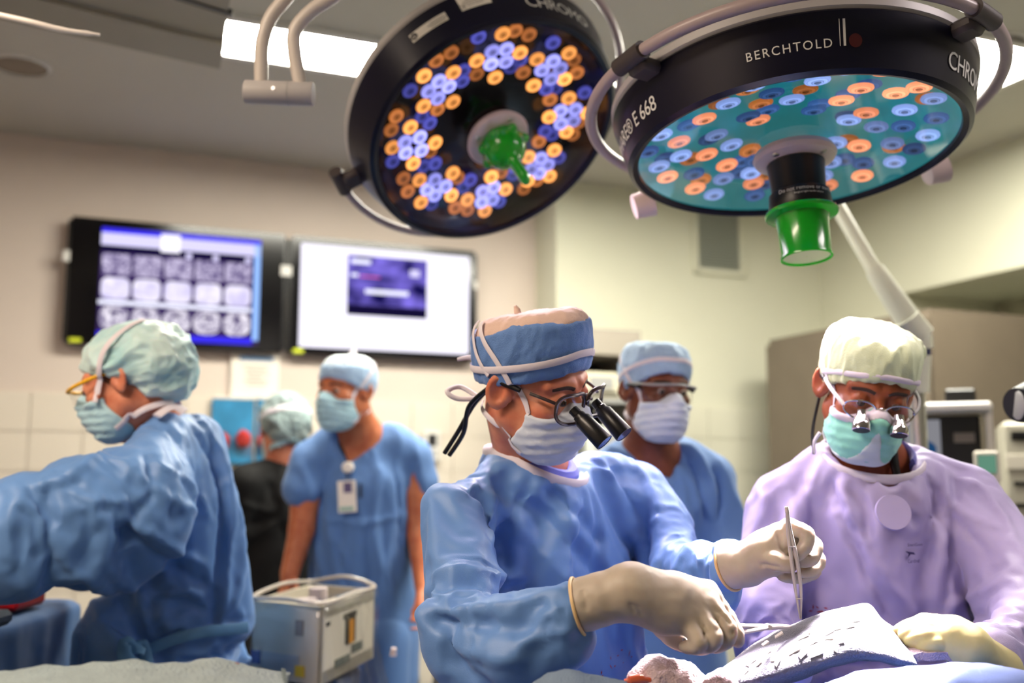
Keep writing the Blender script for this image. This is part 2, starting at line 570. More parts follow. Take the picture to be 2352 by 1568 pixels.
struct(bx('floor', ((XL + XREC) / 2, (YF + YB) / 2, -.05), (XREC - XL + .4, YB - YF + .4, .1), m_floor))
struct(bx('ceiling', ((XL + XREC) / 2, (YF + YB) / 2, CEIL + .05), (XREC - XL + .4, YB - YF + .4, .1), m_ceil))
wb = struct(bx('wall_back', ((XL + XSTEP) / 2 - .05, YB + .06, CEIL / 2), (XSTEP - XL + .1, .12, CEIL), m_wall))
wc = struct(bx('wall_bay', ((XSTEP + XREC) / 2, (YC + YB + .12) / 2, CEIL / 2), (XREC - XSTEP, YB + .12 - YC, CEIL), m_wallr))
struct(bx('wall_left', (XL - .06, (YF + YB) / 2, CEIL / 2), (.12, YB - YF, CEIL), m_wall))
struct(bx('wall_front', ((XL + XREC) / 2, YF - .06, CEIL / 2), (XREC - XL, .12, CEIL), m_wallr))
SOF = 2.36; YREC = on_room_x(2060, 660, XR)[1]
wr = MB()
wr.box(((XR + XREC) / 2 + .1, (YREC + YC) / 2, CEIL / 2), (XREC - XR + .2, YC - YREC, CEIL))
wr.box(((XR + XREC) / 2 + .1, (YF + YREC) / 2, (SOF + CEIL) / 2), (XREC - XR + .2, YREC - YF, CEIL - SOF))
wr.box((XREC + .15, (YF + YREC) / 2, SOF / 2), (.1, YREC - YF, SOF))
struct(wr.build('wall_right', m_wallr, None, ROOM_M))
# tiles of the wainscot: real pieces with grout joints, top course at 1.8 m
TS, TG, TOP = 0.215, 0.003, 1.80
def tiles(parent, x0, x1, y, m, rows, sill=True):
    n = int((x1 - x0) / TS); proto = None
    for r in range(rows):
        for c in range(n):
            xc = x0 + (c + .5) * TS; zc = TOP - (r + .5) * TS * .8
            M = ROOM_M @ Matrix.Translation((xc, y - .004, zc))
            if proto is None:
                proto = MB().box((0, 0, 0), (TS - TG, .012, TS * .8 - TG), None, .0012).build('tile', m, parent, M)
            else: copy_child(proto, parent, M)
tiles(wb, -.75, XSTEP, YB, m_tile, 9)
tiles(wc, XSTEP + .02, XR, YC, m_tiler, 9)

# ceiling light troffers: housing frame, tube-lit diffuser
m_troff = emission('troffer_diffuser', (252, 248, 232), 52.0)
m_fill_warm = emission('fill_panel_warm', (255, 232, 208), 30.0)
def troffer(label, cx, cy, sx, sy, m, group='recessed ceiling light panels'):
    t = thing('ceiling_light', label, 'ceiling light', room(cx, cy, CEIL), group)
    f = MB()
    w = .03
    for dx, dy, a, b in ((0, sy / 2, sx + w, w), (0, -sy / 2, sx + w, w), (sx / 2, 0, w, sy + w), (-sx / 2, 0, w, sy + w)):
        f.box((cx + dx, cy + dy, CEIL - .008), (a, b, .02))
    f.build('frame', m_white, t, ROOM_M)
    d = bx('diffuser', (cx, cy, CEIL - .006), (sx - w * .6, sy - w * .6, .006), m, t)
    return t
_a = on_z(530, 125, CEIL); _b = on_z(530, 30, CEIL); _c = on_z(1448, 190, CEIL)
tw = abs(_b[1] - _a[1]) * .92
tcx = (min(_a[0], _b[0]) + _c[0]) / 2 + .02
troffer('long bright ceiling light panel behind the tilted round lamp', tcx, (_a[1] + _b[1]) / 2, _c[0] - min(_a[0], _b[0]) + .1, tw, m_troff)
troffer('ceiling light panel above the right-hand surgeon, mostly hidden by the wide round lamp', 2.55, 2.62, 1.2, .4, m_troff)
m_fill_soft = emission('fill_panel_soft', (255, 240, 240), 17.0)
troffer('ceiling light panel over the near side of the operating table', 2.35, .5, 1.0, .5, m_fill_soft)  # out of view, added as a front-right key on the surgeon's chest
troffer('ceiling light panel over the instrument table corner', -1.1, 1.0, .6, 1.3, m_fill_warm)  # out of view, added for warm general light on the left
# recessed downlights
m_can = mat('downlight_reflector', (120, 112, 104), .18, .9)
def downlight(label, px, py, r):
    p = on_z(px, py, CEIL)
    t = thing('downlight', label, 'downlight', room(*p), 'recessed downlights')
    M = ROOM_M @ Matrix.Translation(p)
    MB().lathe([(r * 1.12, -.004), (r * 1.12, 0.0), (r * .98, -.008), (r * .98, -.002)], 40, M).build('trim_ring', m_white, t)
    MB().lathe([(r, -.005), (r * .93, -.004), (r * .8, -.003), (r * .45, -.002), (.001, -.0015)], 40, M).build('reflector', m_can, t)
    return t
downlight('round recessed downlight in the ceiling over the left-hand monitor', 48, 150, .095)
downlight('round recessed downlight in the ceiling by the end of the wide round lamp', 2295, 100, .085)

# vent grille in the bay wall
g0 = on_room_y(1595, 440, YC); g1 = on_room_y(1697, 626, YC)
t = thing('vent_grille', 'tall grey louvred air vent high on the far wall under the round lamp', 'vent', room((g0[0] + g1[0]) / 2, YC, g1[2]))
gx, gw = (g0[0] + g1[0]) / 2, g1[0] - g0[0]; gz0, gz1 = g1[2], g0[2] + .12
f = MB()
for dx in (-1, 1): f.box((gx + dx * (gw / 2 + .012), YC - .012, (gz0 + gz1) / 2), (.03, .024, gz1 - gz0 + .05))
for zz in (gz0 - .012, gz1 + .012): f.box((gx, YC - .012, zz), (gw + .05, .024, .03))
f.build('frame', m_wallr, t, ROOM_M)
bx('backing', (gx, YC - .002, (gz0 + gz1) / 2), (gw, .004, gz1 - gz0), mat('duct_shadow_grey', (118, 122, 112), .7), t)
m_slat = mat('louvre_enamel', (168, 172, 160), .5)
proto = None; ns = 34
for i in range(ns):
    zz = gz0 + (i + .5) * (gz1 - gz0) / ns
    M = ROOM_M @ Matrix.Translation((gx, YC - .012, zz)) @ Matrix.Rotation(math.radians(-35), 4, 'X')
    if proto is None: proto = MB().box((0, 0, 0), (gw, .016, .003)).build('slat', m_slat, t, M)
    else: copy_child(proto, t, M)

# tall taupe storage cabinet on the right wall, two doors
XCAB = 3.1
c0 = on_room_x(1757, 766, XCAB); c1 = on_room_x(2128, 725, XCAB)
cz = (c0[2] + c1[2]) / 2
m_taupe = mat('taupe_laminate', (108, 97, 83), .5, noise=(8, .08), bump=(90, .04))
t = thing('storage_cabinet', 'tall taupe storage cabinet standing behind the green-capped surgeon', 'cabinet', room(XCAB + .3, (c0[1] + c1[1]) / 2, 0))
bx('body', ((XCAB + XR) / 2, (c0[1] + c1[1]) / 2, cz / 2), (XR - XCAB - .05, c0[1] - c1[1], cz), m_taupe, t)
hw = (c0[1] - c1[1]) / 2
for s in (-1, 1):
    d = bx('door', (XCAB + .006, (c0[1] + c1[1]) / 2 + s * hw / 2, cz / 2 + .02), (.02, hw - .012, cz - .1), m_taupe, t, .004)
    bx('handle', (XCAB - .022, (c0[1] + c1[1]) / 2 + s * .05, 1.1), (.02, .012, .16), m_steel, d, .004)

# wall monitors -------------------------------------------------------------
YM = YB - .07
def monp(px, py): q = on_room_y(px, py, YM); return q[0], q[2]
m_bezel = mat('monitor_bezel_black', (6, 6, 8), .3)
m_screen_off = mat('screen_black', (5, 4, 8), .15)
def screen_node_mat(name, build):
    m = bpy.data.materials.new(name); m.use_nodes = True; nt = m.node_tree; nt.nodes.clear()
    e = nt.nodes.new('ShaderNodeEmission'); o = nt.nodes.new('ShaderNodeOutputMaterial')
    nt.links.new(e.outputs[0], o.inputs[0]); tc = nt.nodes.new('ShaderNodeTexCoord')
    build(nt, tc, e); return m
def scan_mat(name, dark, light, scale, strength):
    def b(nt, tc, e):
        n = nt.nodes.new('ShaderNodeTexNoise'); n.inputs['Scale'].default_value = scale; n.inputs['Detail'].default_value = 6
        n.inputs['Distortion'].default_value = 1.2
        r = nt.nodes.new('ShaderNodeValToRGB')
        r.color_ramp.elements[0].position = .34; r.color_ramp.elements[0].color = srgb(*dark)
        r.color_ramp.elements[1].position = .66; r.color_ramp.elements[1].color = srgb(*light)
        oi = nt.nodes.new('ShaderNodeObjectInfo'); ad = nt.nodes.new('ShaderNodeVectorMath'); ad.operation = 'ADD'
        nt.links.new(tc.outputs['Object'], ad.inputs[0]); nt.links.new(oi.outputs['Location'], ad.inputs[1])
        nt.links.new(ad.outputs[0], n.inputs['Vector']); nt.links.new(n.outputs['Fac'], r.inputs['Fac'])
        nt.links.new(r.outputs['Color'], e.inputs[0]); e.inputs[1].default_value = strength
    return screen_node_mat(name, b)
ES = 0.95
em = {k: emission('screen_' + k, c, ES * s) for k, c, s in (
    ('white', (244, 240, 255), 1.15), ('blue', (58, 48, 235), 1.0), ('lilac', (214, 208, 246), 1.0), ('grid', (62, 44, 98), .8),
    ('ink', (24, 18, 60), .7), ('frost', (236, 236, 255), 1.1), ('violet', (140, 120, 200), .9), ('cyan', (150, 190, 255), 1.0), ('red', (230, 90, 150), 1.0))}
m_scan1 = scan_mat('scan_dark', (74, 58, 112), (206, 196, 226), 34, ES)
m_scan2 = scan_mat('scan_pale', (200, 192, 232), (240, 234, 250), 14, ES)
m_scan3 = scan_mat('scan_body', (70, 50, 112), (250, 244, 255), 38, ES)
def panel_xz(x0, x1, z0, z1, y, name, m, parent):
    return bx(name, ((x0 + x1) / 2, y, (z0 + z1) / 2), (abs(x1 - x0), .002, abs(z1 - z0)), m, parent)
def monitor(label, x0, x1, z0, z1):
    t = thing('wall_monitor', label, 'monitor', room((x0 + x1) / 2, YB, z0))
    bx('housing', ((x0 + x1) / 2, (YM + YB) / 2, (z0 + z1) / 2), (x1 - x0, YB - YM, z1 - z0), m_bezel, t, .006)
    bx('screen', ((x0 + x1) / 2, YM - .001, (z0 + z1) / 2), (x1 - x0 - .03, .004, z1 - z0 - .03), m_screen_off, t)
    return t
xl0 = (monp(160, 503)[0] + monp(140, 775)[0]) / 2; xl1 = monp(660, 660)[0]; xr1 = (monp(1101, 583)[0] + monp(1090, 822)[0]) / 2
zt = (monp(160, 503)[1] + monp(663, 548)[1] + monp(1100, 583)[1]) / 3
zb = (monp(140, 775)[1] + monp(650, 806)[1] + monp(1090, 824)[1]) / 3
t = monitor('black wall monitor showing rows of grey scan images', xl0, xl1 - .006, zt, zb)
if zb > zt: zt, zb = zb, zt
YS = YM - .004
sx0, sx1 = monp(228, 640)[0], monp(596, 660)[0]; H = zt - zb
U = lambda u: sx0 + u * (sx1 - sx0)
W = lambda v: zt - .02 - v * (H - .03)
panel_xz(U(0), U(1), W(.01), W(.99), YS, 'display', em['grid'], t)
k = 0.002
panel_xz(U(0), U(1), W(.01), W(.055), YS - k, 'title_bar', em['blue'], t)
panel_xz(U(0), U(1), W(.055), W(.165), YS - k, 'menu_bar', em['lilac'], t)
panel_xz(U(.36), U(.48), W(.03), W(.19), YS - 2 * k, 'menu_button', em['white'], t)
panel_xz(U(.0), U(.93), W(.165), W(.225), YS - k, 'toolbar', em['ink'], t)
for u in (.52, .69, .9): panel_xz(U(u), U(u + .035), W(.185), W(.235), YS - 2 * k, 'tool_icon', em['lilac'], t)
panel_xz(U(.96), U(1), W(.055), W(.95), YS - k, 'scroll_bar', em['cyan'], t)
panel_xz(U(0), U(.95), W(.655), W(.69), YS - 2 * k, 'divider', em['frost'], t)
panel_xz(U(0), U(.96), W(.93), W(.99), YS - k, 'status_bar', em['blue'], t)
def rounded(w, h, r, n=5):
    vs = []
    for cx, cz, a0 in ((w / 2 - r, h / 2 - r, 0), (-w / 2 + r, h / 2 - r, 90), (-w / 2 + r, -h / 2 + r, 180), (w / 2 - r, -h / 2 + r, 270)):
        for i in range(n + 1):
            a = math.radians(a0 + 90 * i / n); vs.append((cx + r * math.cos(a), 0, cz + r * math.sin(a)))
    return vs
for row, (v0, v1, m, rr) in enumerate(((.24, .43, m_scan1, .012), (.45, .645, m_scan2, .03), (.70, .915, m_scan3, .045))):
    for c in range(5):
        u0, u1 = .012 + c * .19, .012 + c * .19 + .172
        w, h = (U(u1) - U(u0)), abs(W(v1) - W(v0))
        vs = rounded(w, h, rr)
        o = MB().add(vs, [list(range(len(vs)))]).build('scan_image', m, t, ROOM_M @ Matrix.Translation(((U(u0) + U(u1)) / 2, YS - .003, (W(v0) + W(v1)) / 2)))
        if row == 2:
            bx('scan_core', ((U(u0) + U(u1)) / 2, YS - .004, W(v0 + (v1 - v0) * .28)), (w * .3, .001, h * .13), em['grid'], t, .0004)
t = monitor('black wall monitor showing a dark blue picture on a white page', xl1 + .006, xr1, zt, zb)
sx0, sx1 = monp(688, 700)[0], monp(1076, 700)[0]
panel_xz(U(0), U(1), W(.0), W(.985), YS, 'display', em['white'], t)
px0, px1 = monp(797, 650)[0], monp(980, 650)[0]; pz1 = monp(890, 592)[1]; pz0 = monp(890, 728)[1]
def pic(nt, tc, e):
    mp = nt.nodes.new('ShaderNodeMapping'); mp.inputs['Scale'].default_value = (6, 1, 9)
    n = nt.nodes.new('ShaderNodeTexNoise'); n.inputs['Scale'].default_value = 1.3; n.inputs['Detail'].default_value = 3
    r = nt.nodes.new('ShaderNodeValToRGB'); r.color_ramp.elements[0].position = .36; r.color_ramp.elements[1].position = .72
    r.color_ramp.elements[0].color = srgb(14, 10, 70); r.color_ramp.elements[1].color = srgb(136, 120, 236)
    nt.links.new(tc.outputs['Object'], mp.inputs[0]); nt.links.new(mp.outputs[0], n.inputs['Vector']); nt.links.new(n.outputs['Fac'], r.inputs['Fac'])
    nt.links.new(r.outputs['Color'], e.inputs[0]); e.inputs[1].default_value = ES
m_pic = screen_node_mat('blue_picture', pic)
panel_xz(px0, px1, pz0, pz1, YS - k, 'picture', m_pic, t)
pw, ph = px1 - px0, pz1 - pz0
panel_xz(px0, px1, pz0, pz0 + ph * .17, YS - 2 * k, 'picture_foot', em['ink'], t)
panel_xz(px0 + pw * .22, px0 + pw * .76, pz0 + ph * .37, pz0 + ph * .44, YS - 2 * k, 'caption_line', em['frost'], t)
panel_xz(px0 + pw * .04, px0 + pw * .28, pz0 + ph * .86, pz0 + ph * .93, YS - 2 * k, 'caption_line', em['frost'], t)
panel_xz(px0 + pw * .04, px0 + pw * .13, pz0 + ph * .64, pz0 + ph * .69, YS - 2 * k, 'caption_line', em['frost'], t)
panel_xz(px0 + pw * .15, px0 + pw * .4, pz0 + ph * .64, pz0 + ph * .66, YS - 2 * k, 'caption_line', em['red'], t)
panel_xz(px0 + pw * .78, px0 + pw * .9, pz0 + ph * .7, pz0 + ph * .82, YS - 2 * k, 'badge', em['lilac'], t)
# small tags on the monitor edges
m_tagw = mat('tag_white', (225, 222, 216), .5); m_tagy = mat('tag_yellow', (205, 215, 40), .5)
for px, py, w, h, m, nm, lb in ((152, 588, .03, .05, m_tagw, 'sticker', 'small white sticker on the outer edge of the scan monitor'),
                                (657, 622, .05, .05, m_tagw, 'sticker', 'small white sticker between the two wall monitors'),
                                (1092, 655, .02, .04, m_tagw, 'sticker', 'small white sticker on the outer edge of the white-page monitor'),
                                (172, 781, .05, .02, m_tagy, 'sticker', 'small yellow tag under the corner of the scan monitor'),
                                (684, 806, .05, .02, m_tagy, 'sticker', 'small yellow tag under the corner of the white-page monitor')):
    x, z = monp(px, py)
    o = bx(nm, (x, YM - .006, z), (w, .004, h), m, None, .001); tag(o, lb, 'sticker', 'stickers on the wall monitors')

# paper notice on the tiled wall ----------------------------------------------
q0 = on_room_y(528, 915, YB - .02); q1 = on_room_y(642, 815, YB - .02)
t = thing('wall_notice', 'white paper notice with a blue heading taped under the monitors', 'notice', room((q0[0] + q1[0]) / 2, YB - .02, q0[2]))
m_paper = mat('notice_paper', (236, 228, 216), .7)
bx('sheet', ((q0[0] + q1[0]) / 2, YB - .02, (q0[2] + q1[2]) / 2), (q1[0] - q0[0], .004, q1[2] - q0[2]), m_paper, t)
bx('heading', ((q0[0] + q1[0]) / 2 + .005, YB - .0235, q1[2] - .022), ((q1[0] - q0[0]) * .7, .002, .022), mat('notice_blue', (90, 140, 190), .6), t)
m_ink = mat('notice_ink', (176, 166, 156), .7)
for i in range(6):
    bx('print_line', ((q0[0] + q1[0]) / 2 + .004 * (i % 3), YB - .0235, q1[2] - .06 - i * .017), ((q1[0] - q0[0]) * (.55, .42, .5, .3, .5, .38)[i], .002, .006), m_ink, t)

# hanging box duct of the ceiling column, upper left ----------------------------
m_duct = mat('duct_grey_enamel', (150, 144, 130), .55, noise=(2, .05))
zdu = 2.62
t = thing('ceiling_boom', 'grey box-shaped ceiling boom housing hanging over the left', 'ceiling boom', room(*on_z(300, 60, zdu)))
def prism(name, pts, z0, z1, m):
    vs = [(p[0], p[1], z0) for p in pts] + [(p[0], p[1], z1) for p in pts]; n = len(pts)
    return MB().add(vs, [list(range(n)), list(range(n, 2 * n))] + [(i, (i + 1) % n, (i + 1) % n + n, i + n) for i in range(n)]).build(name, m, t, ROOM_M)
prism('housing', [on_z(505, 150, zdu), on_z(541, -80, zdu), on_z(-300, -260, zdu), on_z(-300, -34, zdu)], zdu, CEIL - .01, m_duct)
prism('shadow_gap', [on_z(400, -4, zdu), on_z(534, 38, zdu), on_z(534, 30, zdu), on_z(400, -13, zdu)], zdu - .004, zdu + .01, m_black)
prism('lower_step', [on_z(505, 150, zdu), on_z(515, 95, zdu), on_z(-300, -110, zdu), on_z(-300, -34, zdu)], zdu - .012, zdu + .01, m_duct)
# ================================================================== ROUND SURGICAL LAMPS
m_navy = mat('lamp_navy_gloss', (8, 8, 30), .3, spec=.35)
m_lampgrey = mat('lamp_top_grey', (176, 172, 170), .4)
m_rail = mat('rail_mauve_grey', (168, 152, 152), .35)
m_bracket = mat('bracket_taupe', (62, 54, 54), .5)
m_lensw = mat('lamp_white_plastic', (205, 190, 188), .35)
m_green = mat('handle_green_plastic', (14, 150, 26), .22, coat=.3, sss=.1)
m_letter = mat('lettering_white', (222, 222, 218), .5)
def glass_mat(name, tint=(1, 1, 1, 1), k=.3, base=.03):
    """thin clear sheet: mostly see-through, a mirror at grazing angles"""
    m = bpy.data.materials.new(name); m.use_nodes = True; nt = m.node_tree; nt.nodes.clear()
    tr = nt.nodes.new('ShaderNodeBsdfTransparent'); tr.inputs[0].default_value = tint
    gl = nt.nodes.new('ShaderNodeBsdfGlossy'); gl.inputs['Roughness'].default_value = .02
    lw = nt.nodes.new('ShaderNodeLayerWeight'); lw.inputs[0].default_value = .5
    pw = nt.nodes.new('ShaderNodeMath'); pw.operation = 'POWER'; pw.inputs[1].default_value = 3.0
    ml = nt.nodes.new('ShaderNodeMath'); ml.operation = 'MULTIPLY_ADD'; ml.inputs[1].default_value = k; ml.inputs[2].default_value = base
    mx = nt.nodes.new('ShaderNodeMixShader'); o = nt.nodes.new('ShaderNodeOutputMaterial')
    nt.links.new(lw.outputs['Facing'], pw.inputs[0]); nt.links.new(pw.outputs[0], ml.inputs[0])
    nt.links.new(ml.outputs[0], mx.inputs[0]); nt.links.new(tr.outputs[0], mx.inputs[1]); nt.links.new(gl.outputs[0], mx.inputs[2])
    nt.links.new(mx.outputs[0], o.inputs[0]); return m
m_cover = glass_mat('lamp_cover_glass', (.93, .95, .97, 1), 1.0, .02)
m_clear = glass_mat('clear_lens', (.97, .97, .97, 1), .35, .05)
def led_mat(name, col, k):
    m = bpy.data.materials.new(name); m.use_nodes = True; nt = m.node_tree; nt.nodes.clear()
    e = nt.nodes.new('ShaderNodeEmission'); o = nt.nodes.new('ShaderNodeOutputMaterial')
    tc = nt.nodes.new('ShaderNodeTexCoord'); oi = nt.nodes.new('ShaderNodeObjectInfo')
    ln = nt.nodes.new('ShaderNodeVectorMath'); ln.operation = 'LENGTH'
    nt.links.new(tc.outputs['Object'], ln.inputs[0])
    w = nt.nodes.new('ShaderNodeTexWave'); w.wave_type = 'RINGS'; w.rings_direction = 'Z'; w.inputs['Scale'].default_value = 62; w.inputs['Distortion'].default_value = 3
    nt.links.new(tc.outputs['Object'], w.inputs['Vector'])
    r = nt.nodes.new('ShaderNodeValToRGB'); el = r.color_ramp.elements
    c = np.array(srgb(*col)[:3])
    el[0].position = .0; el[0].color = tuple(c * .25) + (1,)
    el[1].position = 1.0; el[1].color = tuple(np.minimum(c * 1.0, 1)) + (1,)
    a = el.new(.3); a.color = tuple(c * .45) + (1,)
    b = el.new(.62); b.color = tuple(np.minimum(c * 1.5 + .04, 1.5)) + (1,)
    mr = nt.nodes.new('ShaderNodeMath'); mr.operation = 'MULTIPLY'; mr.inputs[1].default_value = 1 / .02
    nt.links.new(ln.outputs['Value'], mr.inputs[0])
    sm = nt.nodes.new('ShaderNodeMath'); sm.operation = 'MULTIPLY_ADD'; sm.inputs[1].default_value = .3
    nt.links.new(w.outputs['Fac'], sm.inputs[0]); nt.links.new(mr.outputs[0], sm.inputs[2])
    sb = nt.nodes.new('ShaderNodeMath'); sb.operation = 'SUBTRACT'; sb.inputs[1].default_value = .15
    nt.links.new(sm.outputs[0], sb.inputs[0]); nt.links.new(sb.outputs[0], r.inputs['Fac'])
    st = nt.nodes.new('ShaderNodeMapRange'); st.inputs['To Min'].default_value = k * .55; st.inputs['To Max'].default_value = k * 1.35
    nt.links.new(oi.outputs['Random'], st.inputs['Value']); nt.links.new(st.outputs['Result'], e.inputs[1])
    nt.links.new(r.outputs['Color'], e.inputs[0]); nt.links.new(e.outputs[0], o.inputs[0]); return m
m_led = {'o': led_mat('led_amber', (255, 160, 76), 1.1), 'O': led_mat('led_amber_dim', (206, 118, 54), .55),
         'b': led_mat('led_blue_white', (160, 158, 250), 1.0), 'B': led_mat('led_blue_dim', (84, 84, 190), .5),
         'p': led_mat('led_peach', (255, 150, 104), 1.05), 'c': led_mat('led_ice', (140, 168, 236), .75), 'C': led_mat('led_ice_dim', (64, 110, 180), .45)}
def surgical_lamp(label, cx, cy, d, nrm, R, roll, back_mat, scheme, led_r, arcs):
    """lamp head; local z points out of its back, glass at z = 0"""
    n = unit(nrm); zax = -n
    xax = unit(np.cross([0, 1, 0], zax)); yax = np.cross(zax, xax)
    cr, sr = math.cos(roll), math.sin(roll)
    xax, yax = xax * cr + yax * sr, yax * cr - xax * sr
    o = at(cx, cy, d); M = frame_M(o, xax, yax, zax)
    t = thing('surgical_lamp', label, 'surgical lamp', o)
    RH, T = R * 1.115, R * .31
    MB().lathe([(R * 1.0, .002), (R * 1.005, -.006), (R * 1.04, -.010), (R * 1.07, -.004), (R * 1.08, .008), (RH * 1.0, T * .55), (RH * 1.03, T * .95), (RH * 1.02, T)], 96, M).build('housing', m_navy, t)
    MB().lathe([(RH * 1.02, T), (RH * 1.035, T + .004), (RH * 1.035, T + .018), (RH * .97, T + .034), (R * .75, T + .07), (R * .3, T + .085), (.001, T + .086)], 96, M).build('top_cover', m_lampgrey, t)
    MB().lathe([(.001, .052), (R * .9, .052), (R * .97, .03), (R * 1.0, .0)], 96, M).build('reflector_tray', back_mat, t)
    MB().lathe([(.001, -.001), (R * 1.0, -.001)], 96, M).build('cover_glass', m_cover, t)
    # led lenses
    lens = {}
    def led(kind, x, y, z=.022, tilt=True):
        a = math.atan2(y, x)
        L = M @ Matrix.Translation((x, y, z))
        if tilt: L = L @ Matrix.Rotation(.16, 4, Vector((-math.sin(a), math.cos(a), 0)))
        if kind not in lens:
            r = led_r
            lens[kind] = MB().lathe([(.001, -.004), (r * .14, -.0045), (r * .2, -.002), (r * .6, -.001), (r * .93, .0), (r, .002), (r * .96, .005), (.001, .0055)], 20).build('led_lens', m_led[kind], t, L)
        else: copy_child(lens[kind], t, L)
    rg = random.Random(5 if scheme == 'cluster' else 9)
    if scheme == 'cluster':
        for c in range(8):
            a = 2 * math.pi * (c + .42) / 8
            bxp, byp = R * .68 * math.cos(a), R * .68 * math.sin(a)
            s = led_r * 1.85
            pat = [('b', .5, .5), ('b', -.5, .5), ('b', .5, -.5), ('b', -.5, -.5), ('o', 1.5, .1), ('o', -1.5, -.1), ('o', .1, 1.45), ('o', -.1, -1.45),
                   ('O', 1.35, 1.2), ('B', -1.3, 1.25), ('B', 1.3, -1.25), ('O', -1.35, -1.2), ('O', .9, 2.2), ('B', -.9, -2.2)]
            for kd, u, v in pat:
                u, v = u * s + rg.uniform(-.1, .1) * s, v * s + rg.uniform(-.1, .1) * s
                dim = kd in 'OB'
                x = bxp + u * math.cos(a) - v * math.sin(a); y = byp + u * math.sin(a) + v * math.cos(a)
                if math.hypot(x, y) < R * .96: led(kd, x, y, .036 if dim else .02)
    else:
        for ring, nn, z in ((.9, 22, .02), (.72, 17, .024), (.53, 12, .022), (.36, 7, .026)):
            for i in range(nn):
                a = 2 * math.pi * (i + .3 * ring * 3) / nn + rg.uniform(-.06, .06); r = R * ring + rg.uniform(-.012, .012)
                kd = 'pccpC'[(i * 2 + int(ring * 10)) % 5] if ring > .4 else 'cpC'[i % 3]
                led(kd, r * math.cos(a), r * math.sin(a), z)
                if rg.random() < .55:
                    led('C' if rg.random() < .6 else 'O', r * math.cos(a + .16) * .95, r * math.sin(a + .16) * .95, .042)
    # hub, collar and screws
    MB().lathe([(.001, -.002), (R * .25, -.002), (R * .265, -.012), (R * .25, -.02), (R * .14, -.03), (.001, -.03)], 48, M).build('hub_plate', m_lensw, t)
    for k in range(4):
        a = math.radians(40 + 90 * k)
        MB().lathe([(.001, -.026), (.006, -.025), (.0085, -.02), (.0085, -.014)], 16, M @ Matrix.Translation((R * .205 * math.cos(a), R * .205 * math.sin(a), 0))).build('screw', m_steel, t)
    # ring rail and its brackets
    for a0, a1 in arcs:
        full = a1 - a0 >= 360
        an = [math.radians(v) for v in np.linspace(a0, a1, 97)]
        MB().tube([(RH * 1.16 * math.cos(a), RH * 1.16 * math.sin(a), T * .92 + .012) for a in (an[:-1] if full else an)], .0115 if full else .0095, 12, M, closed=full).build('ring_rail', m_rail, t)
    return t, M, RH, T
def bracket(t, M, RH, T, deg):
    a = math.radians(deg)
    B = M @ Matrix.Rotation(a, 4, 'Z')
    b = MB(); b.box((RH * 1.06, 0, T * .8 + .012), (RH * .16, .05, .026), B, .008)
    b.tube([(RH * 1.16, -.035, T * .92 + .012), (RH * 1.16, .035, T * .92 + .012)], .0165, 14, B)
    b.build('rail_bracket', m_bracket, t)
LT = .295 * .31
def side_r(RH, T, z, off=.0016):
    """radius of the flared housing side at height z (plain cylinder when T is 0)"""
    if T <= 0: return RH * 1.018
    return float(np.interp(z, [.008, T * .55, T * .95], [RH / 1.115 * 1.08, RH, RH * 1.03])) + off
def side_text(t, M, RH, T, s, size, deg, z, name, spacing=1.0, m=None, flip=True):
    """lettering wrapped round the housing; read from below/outside"""
    V, Fc = text_mesh(s, size, spacing=spacing, offset=.0)
    w = V[:, 0].max()
    a0 = math.radians(deg)
    out = []
    for x, y, _ in V:
        a = a0 + (x - w / 2) / RH; r = side_r(RH, T, z + y)
        out.append((r * math.cos(a), r * math.sin(a), z + y))
    return MB().add(out, Fc).build(name, m or m_letter, t, M)
def housing_card(t, M, RH, w, h, deg, z, name, m, off=.0):
    a0 = math.radians(deg); vs = []; n = 8
    for i in range(n + 1):
        a = a0 + (i / n - .5) * w / RH; r, r2 = side_r(RH, LT, z, .002 + off), side_r(RH, LT, z + h, .002 + off)
        vs += [(r * math.cos(a), r * math.sin(a), z), (r2 * math.cos(a), r2 * math.sin(a), z + h)]
    return MB().add(vs, [(2 * i, 2 * i + 2, 2 * i + 3, 2 * i + 1) for i in range(n)], None, True).build(name, m, t, M)

m_tray_reflection = mat('tray_teal_reflection', (20, 132, 138), .3, noise=(5, .7), emit=(24, 132, 136), estr=.5)  # glowing teal backing stands in for the reflection in the glass
m_tray_black = mat('reflector_black', (6, 5, 5), .2)
LAMP_R = dict(cx=1823.6, cy=347.8, d=1.9, nrm=(.0408, -.1228, -1), R=.295)
LAMP_L = dict(cx=1139.3, cy=311.5, d=2.38, nrm=(.508, -.6326, -1), R=.295)
tR, MR, RH, T = surgical_lamp('wide round surgical lamp with teal glass and an upright green handle', roll=0.0, back_mat=m_tray_reflection, scheme='even', led_r=.0225, arcs=((0, 360),), **LAMP_R)
tL, ML, _, _ = surgical_lamp('tilted round surgical lamp glowing with amber and blue clusters, green handle', roll=0.0, back_mat=m_tray_black, scheme='cluster', led_r=.0192, arcs=((98, 183), (-54, 42)), **LAMP_L)
for dg in (-149, -50, 90): bracket(tR, MR, RH, T, dg)
for dg in (180, 101, -50, 38): bracket(tL, ML, RH, T, dg)
side_text(tR, MR, RH, T, 'BERCHTOLD', .0205, -106, .029, 'lettering', 1.25)
side_text(tR, MR, RH, T, 'CHROMO', .042, -39, .02, 'lettering', .95)
side_text(tR, MR, RH, T, 'PHARE® E 668', .037, -170, .02, 'lettering', .95)
housing_card(tR, MR, RH, .004, .042, -90.5, .03, 'emblem_bar', m_letter); housing_card(tR, MR, RH, .0012, .042, -91.8, .03, 'emblem_bar', m_letter)
m_dkred = mat('emblem_dark_red', (70, 10, 14), .5)
_V = [(.011 * math.cos(a), .011 * math.sin(a)) for a in np.linspace(0, 2 * math.pi, 20)[:-1]]
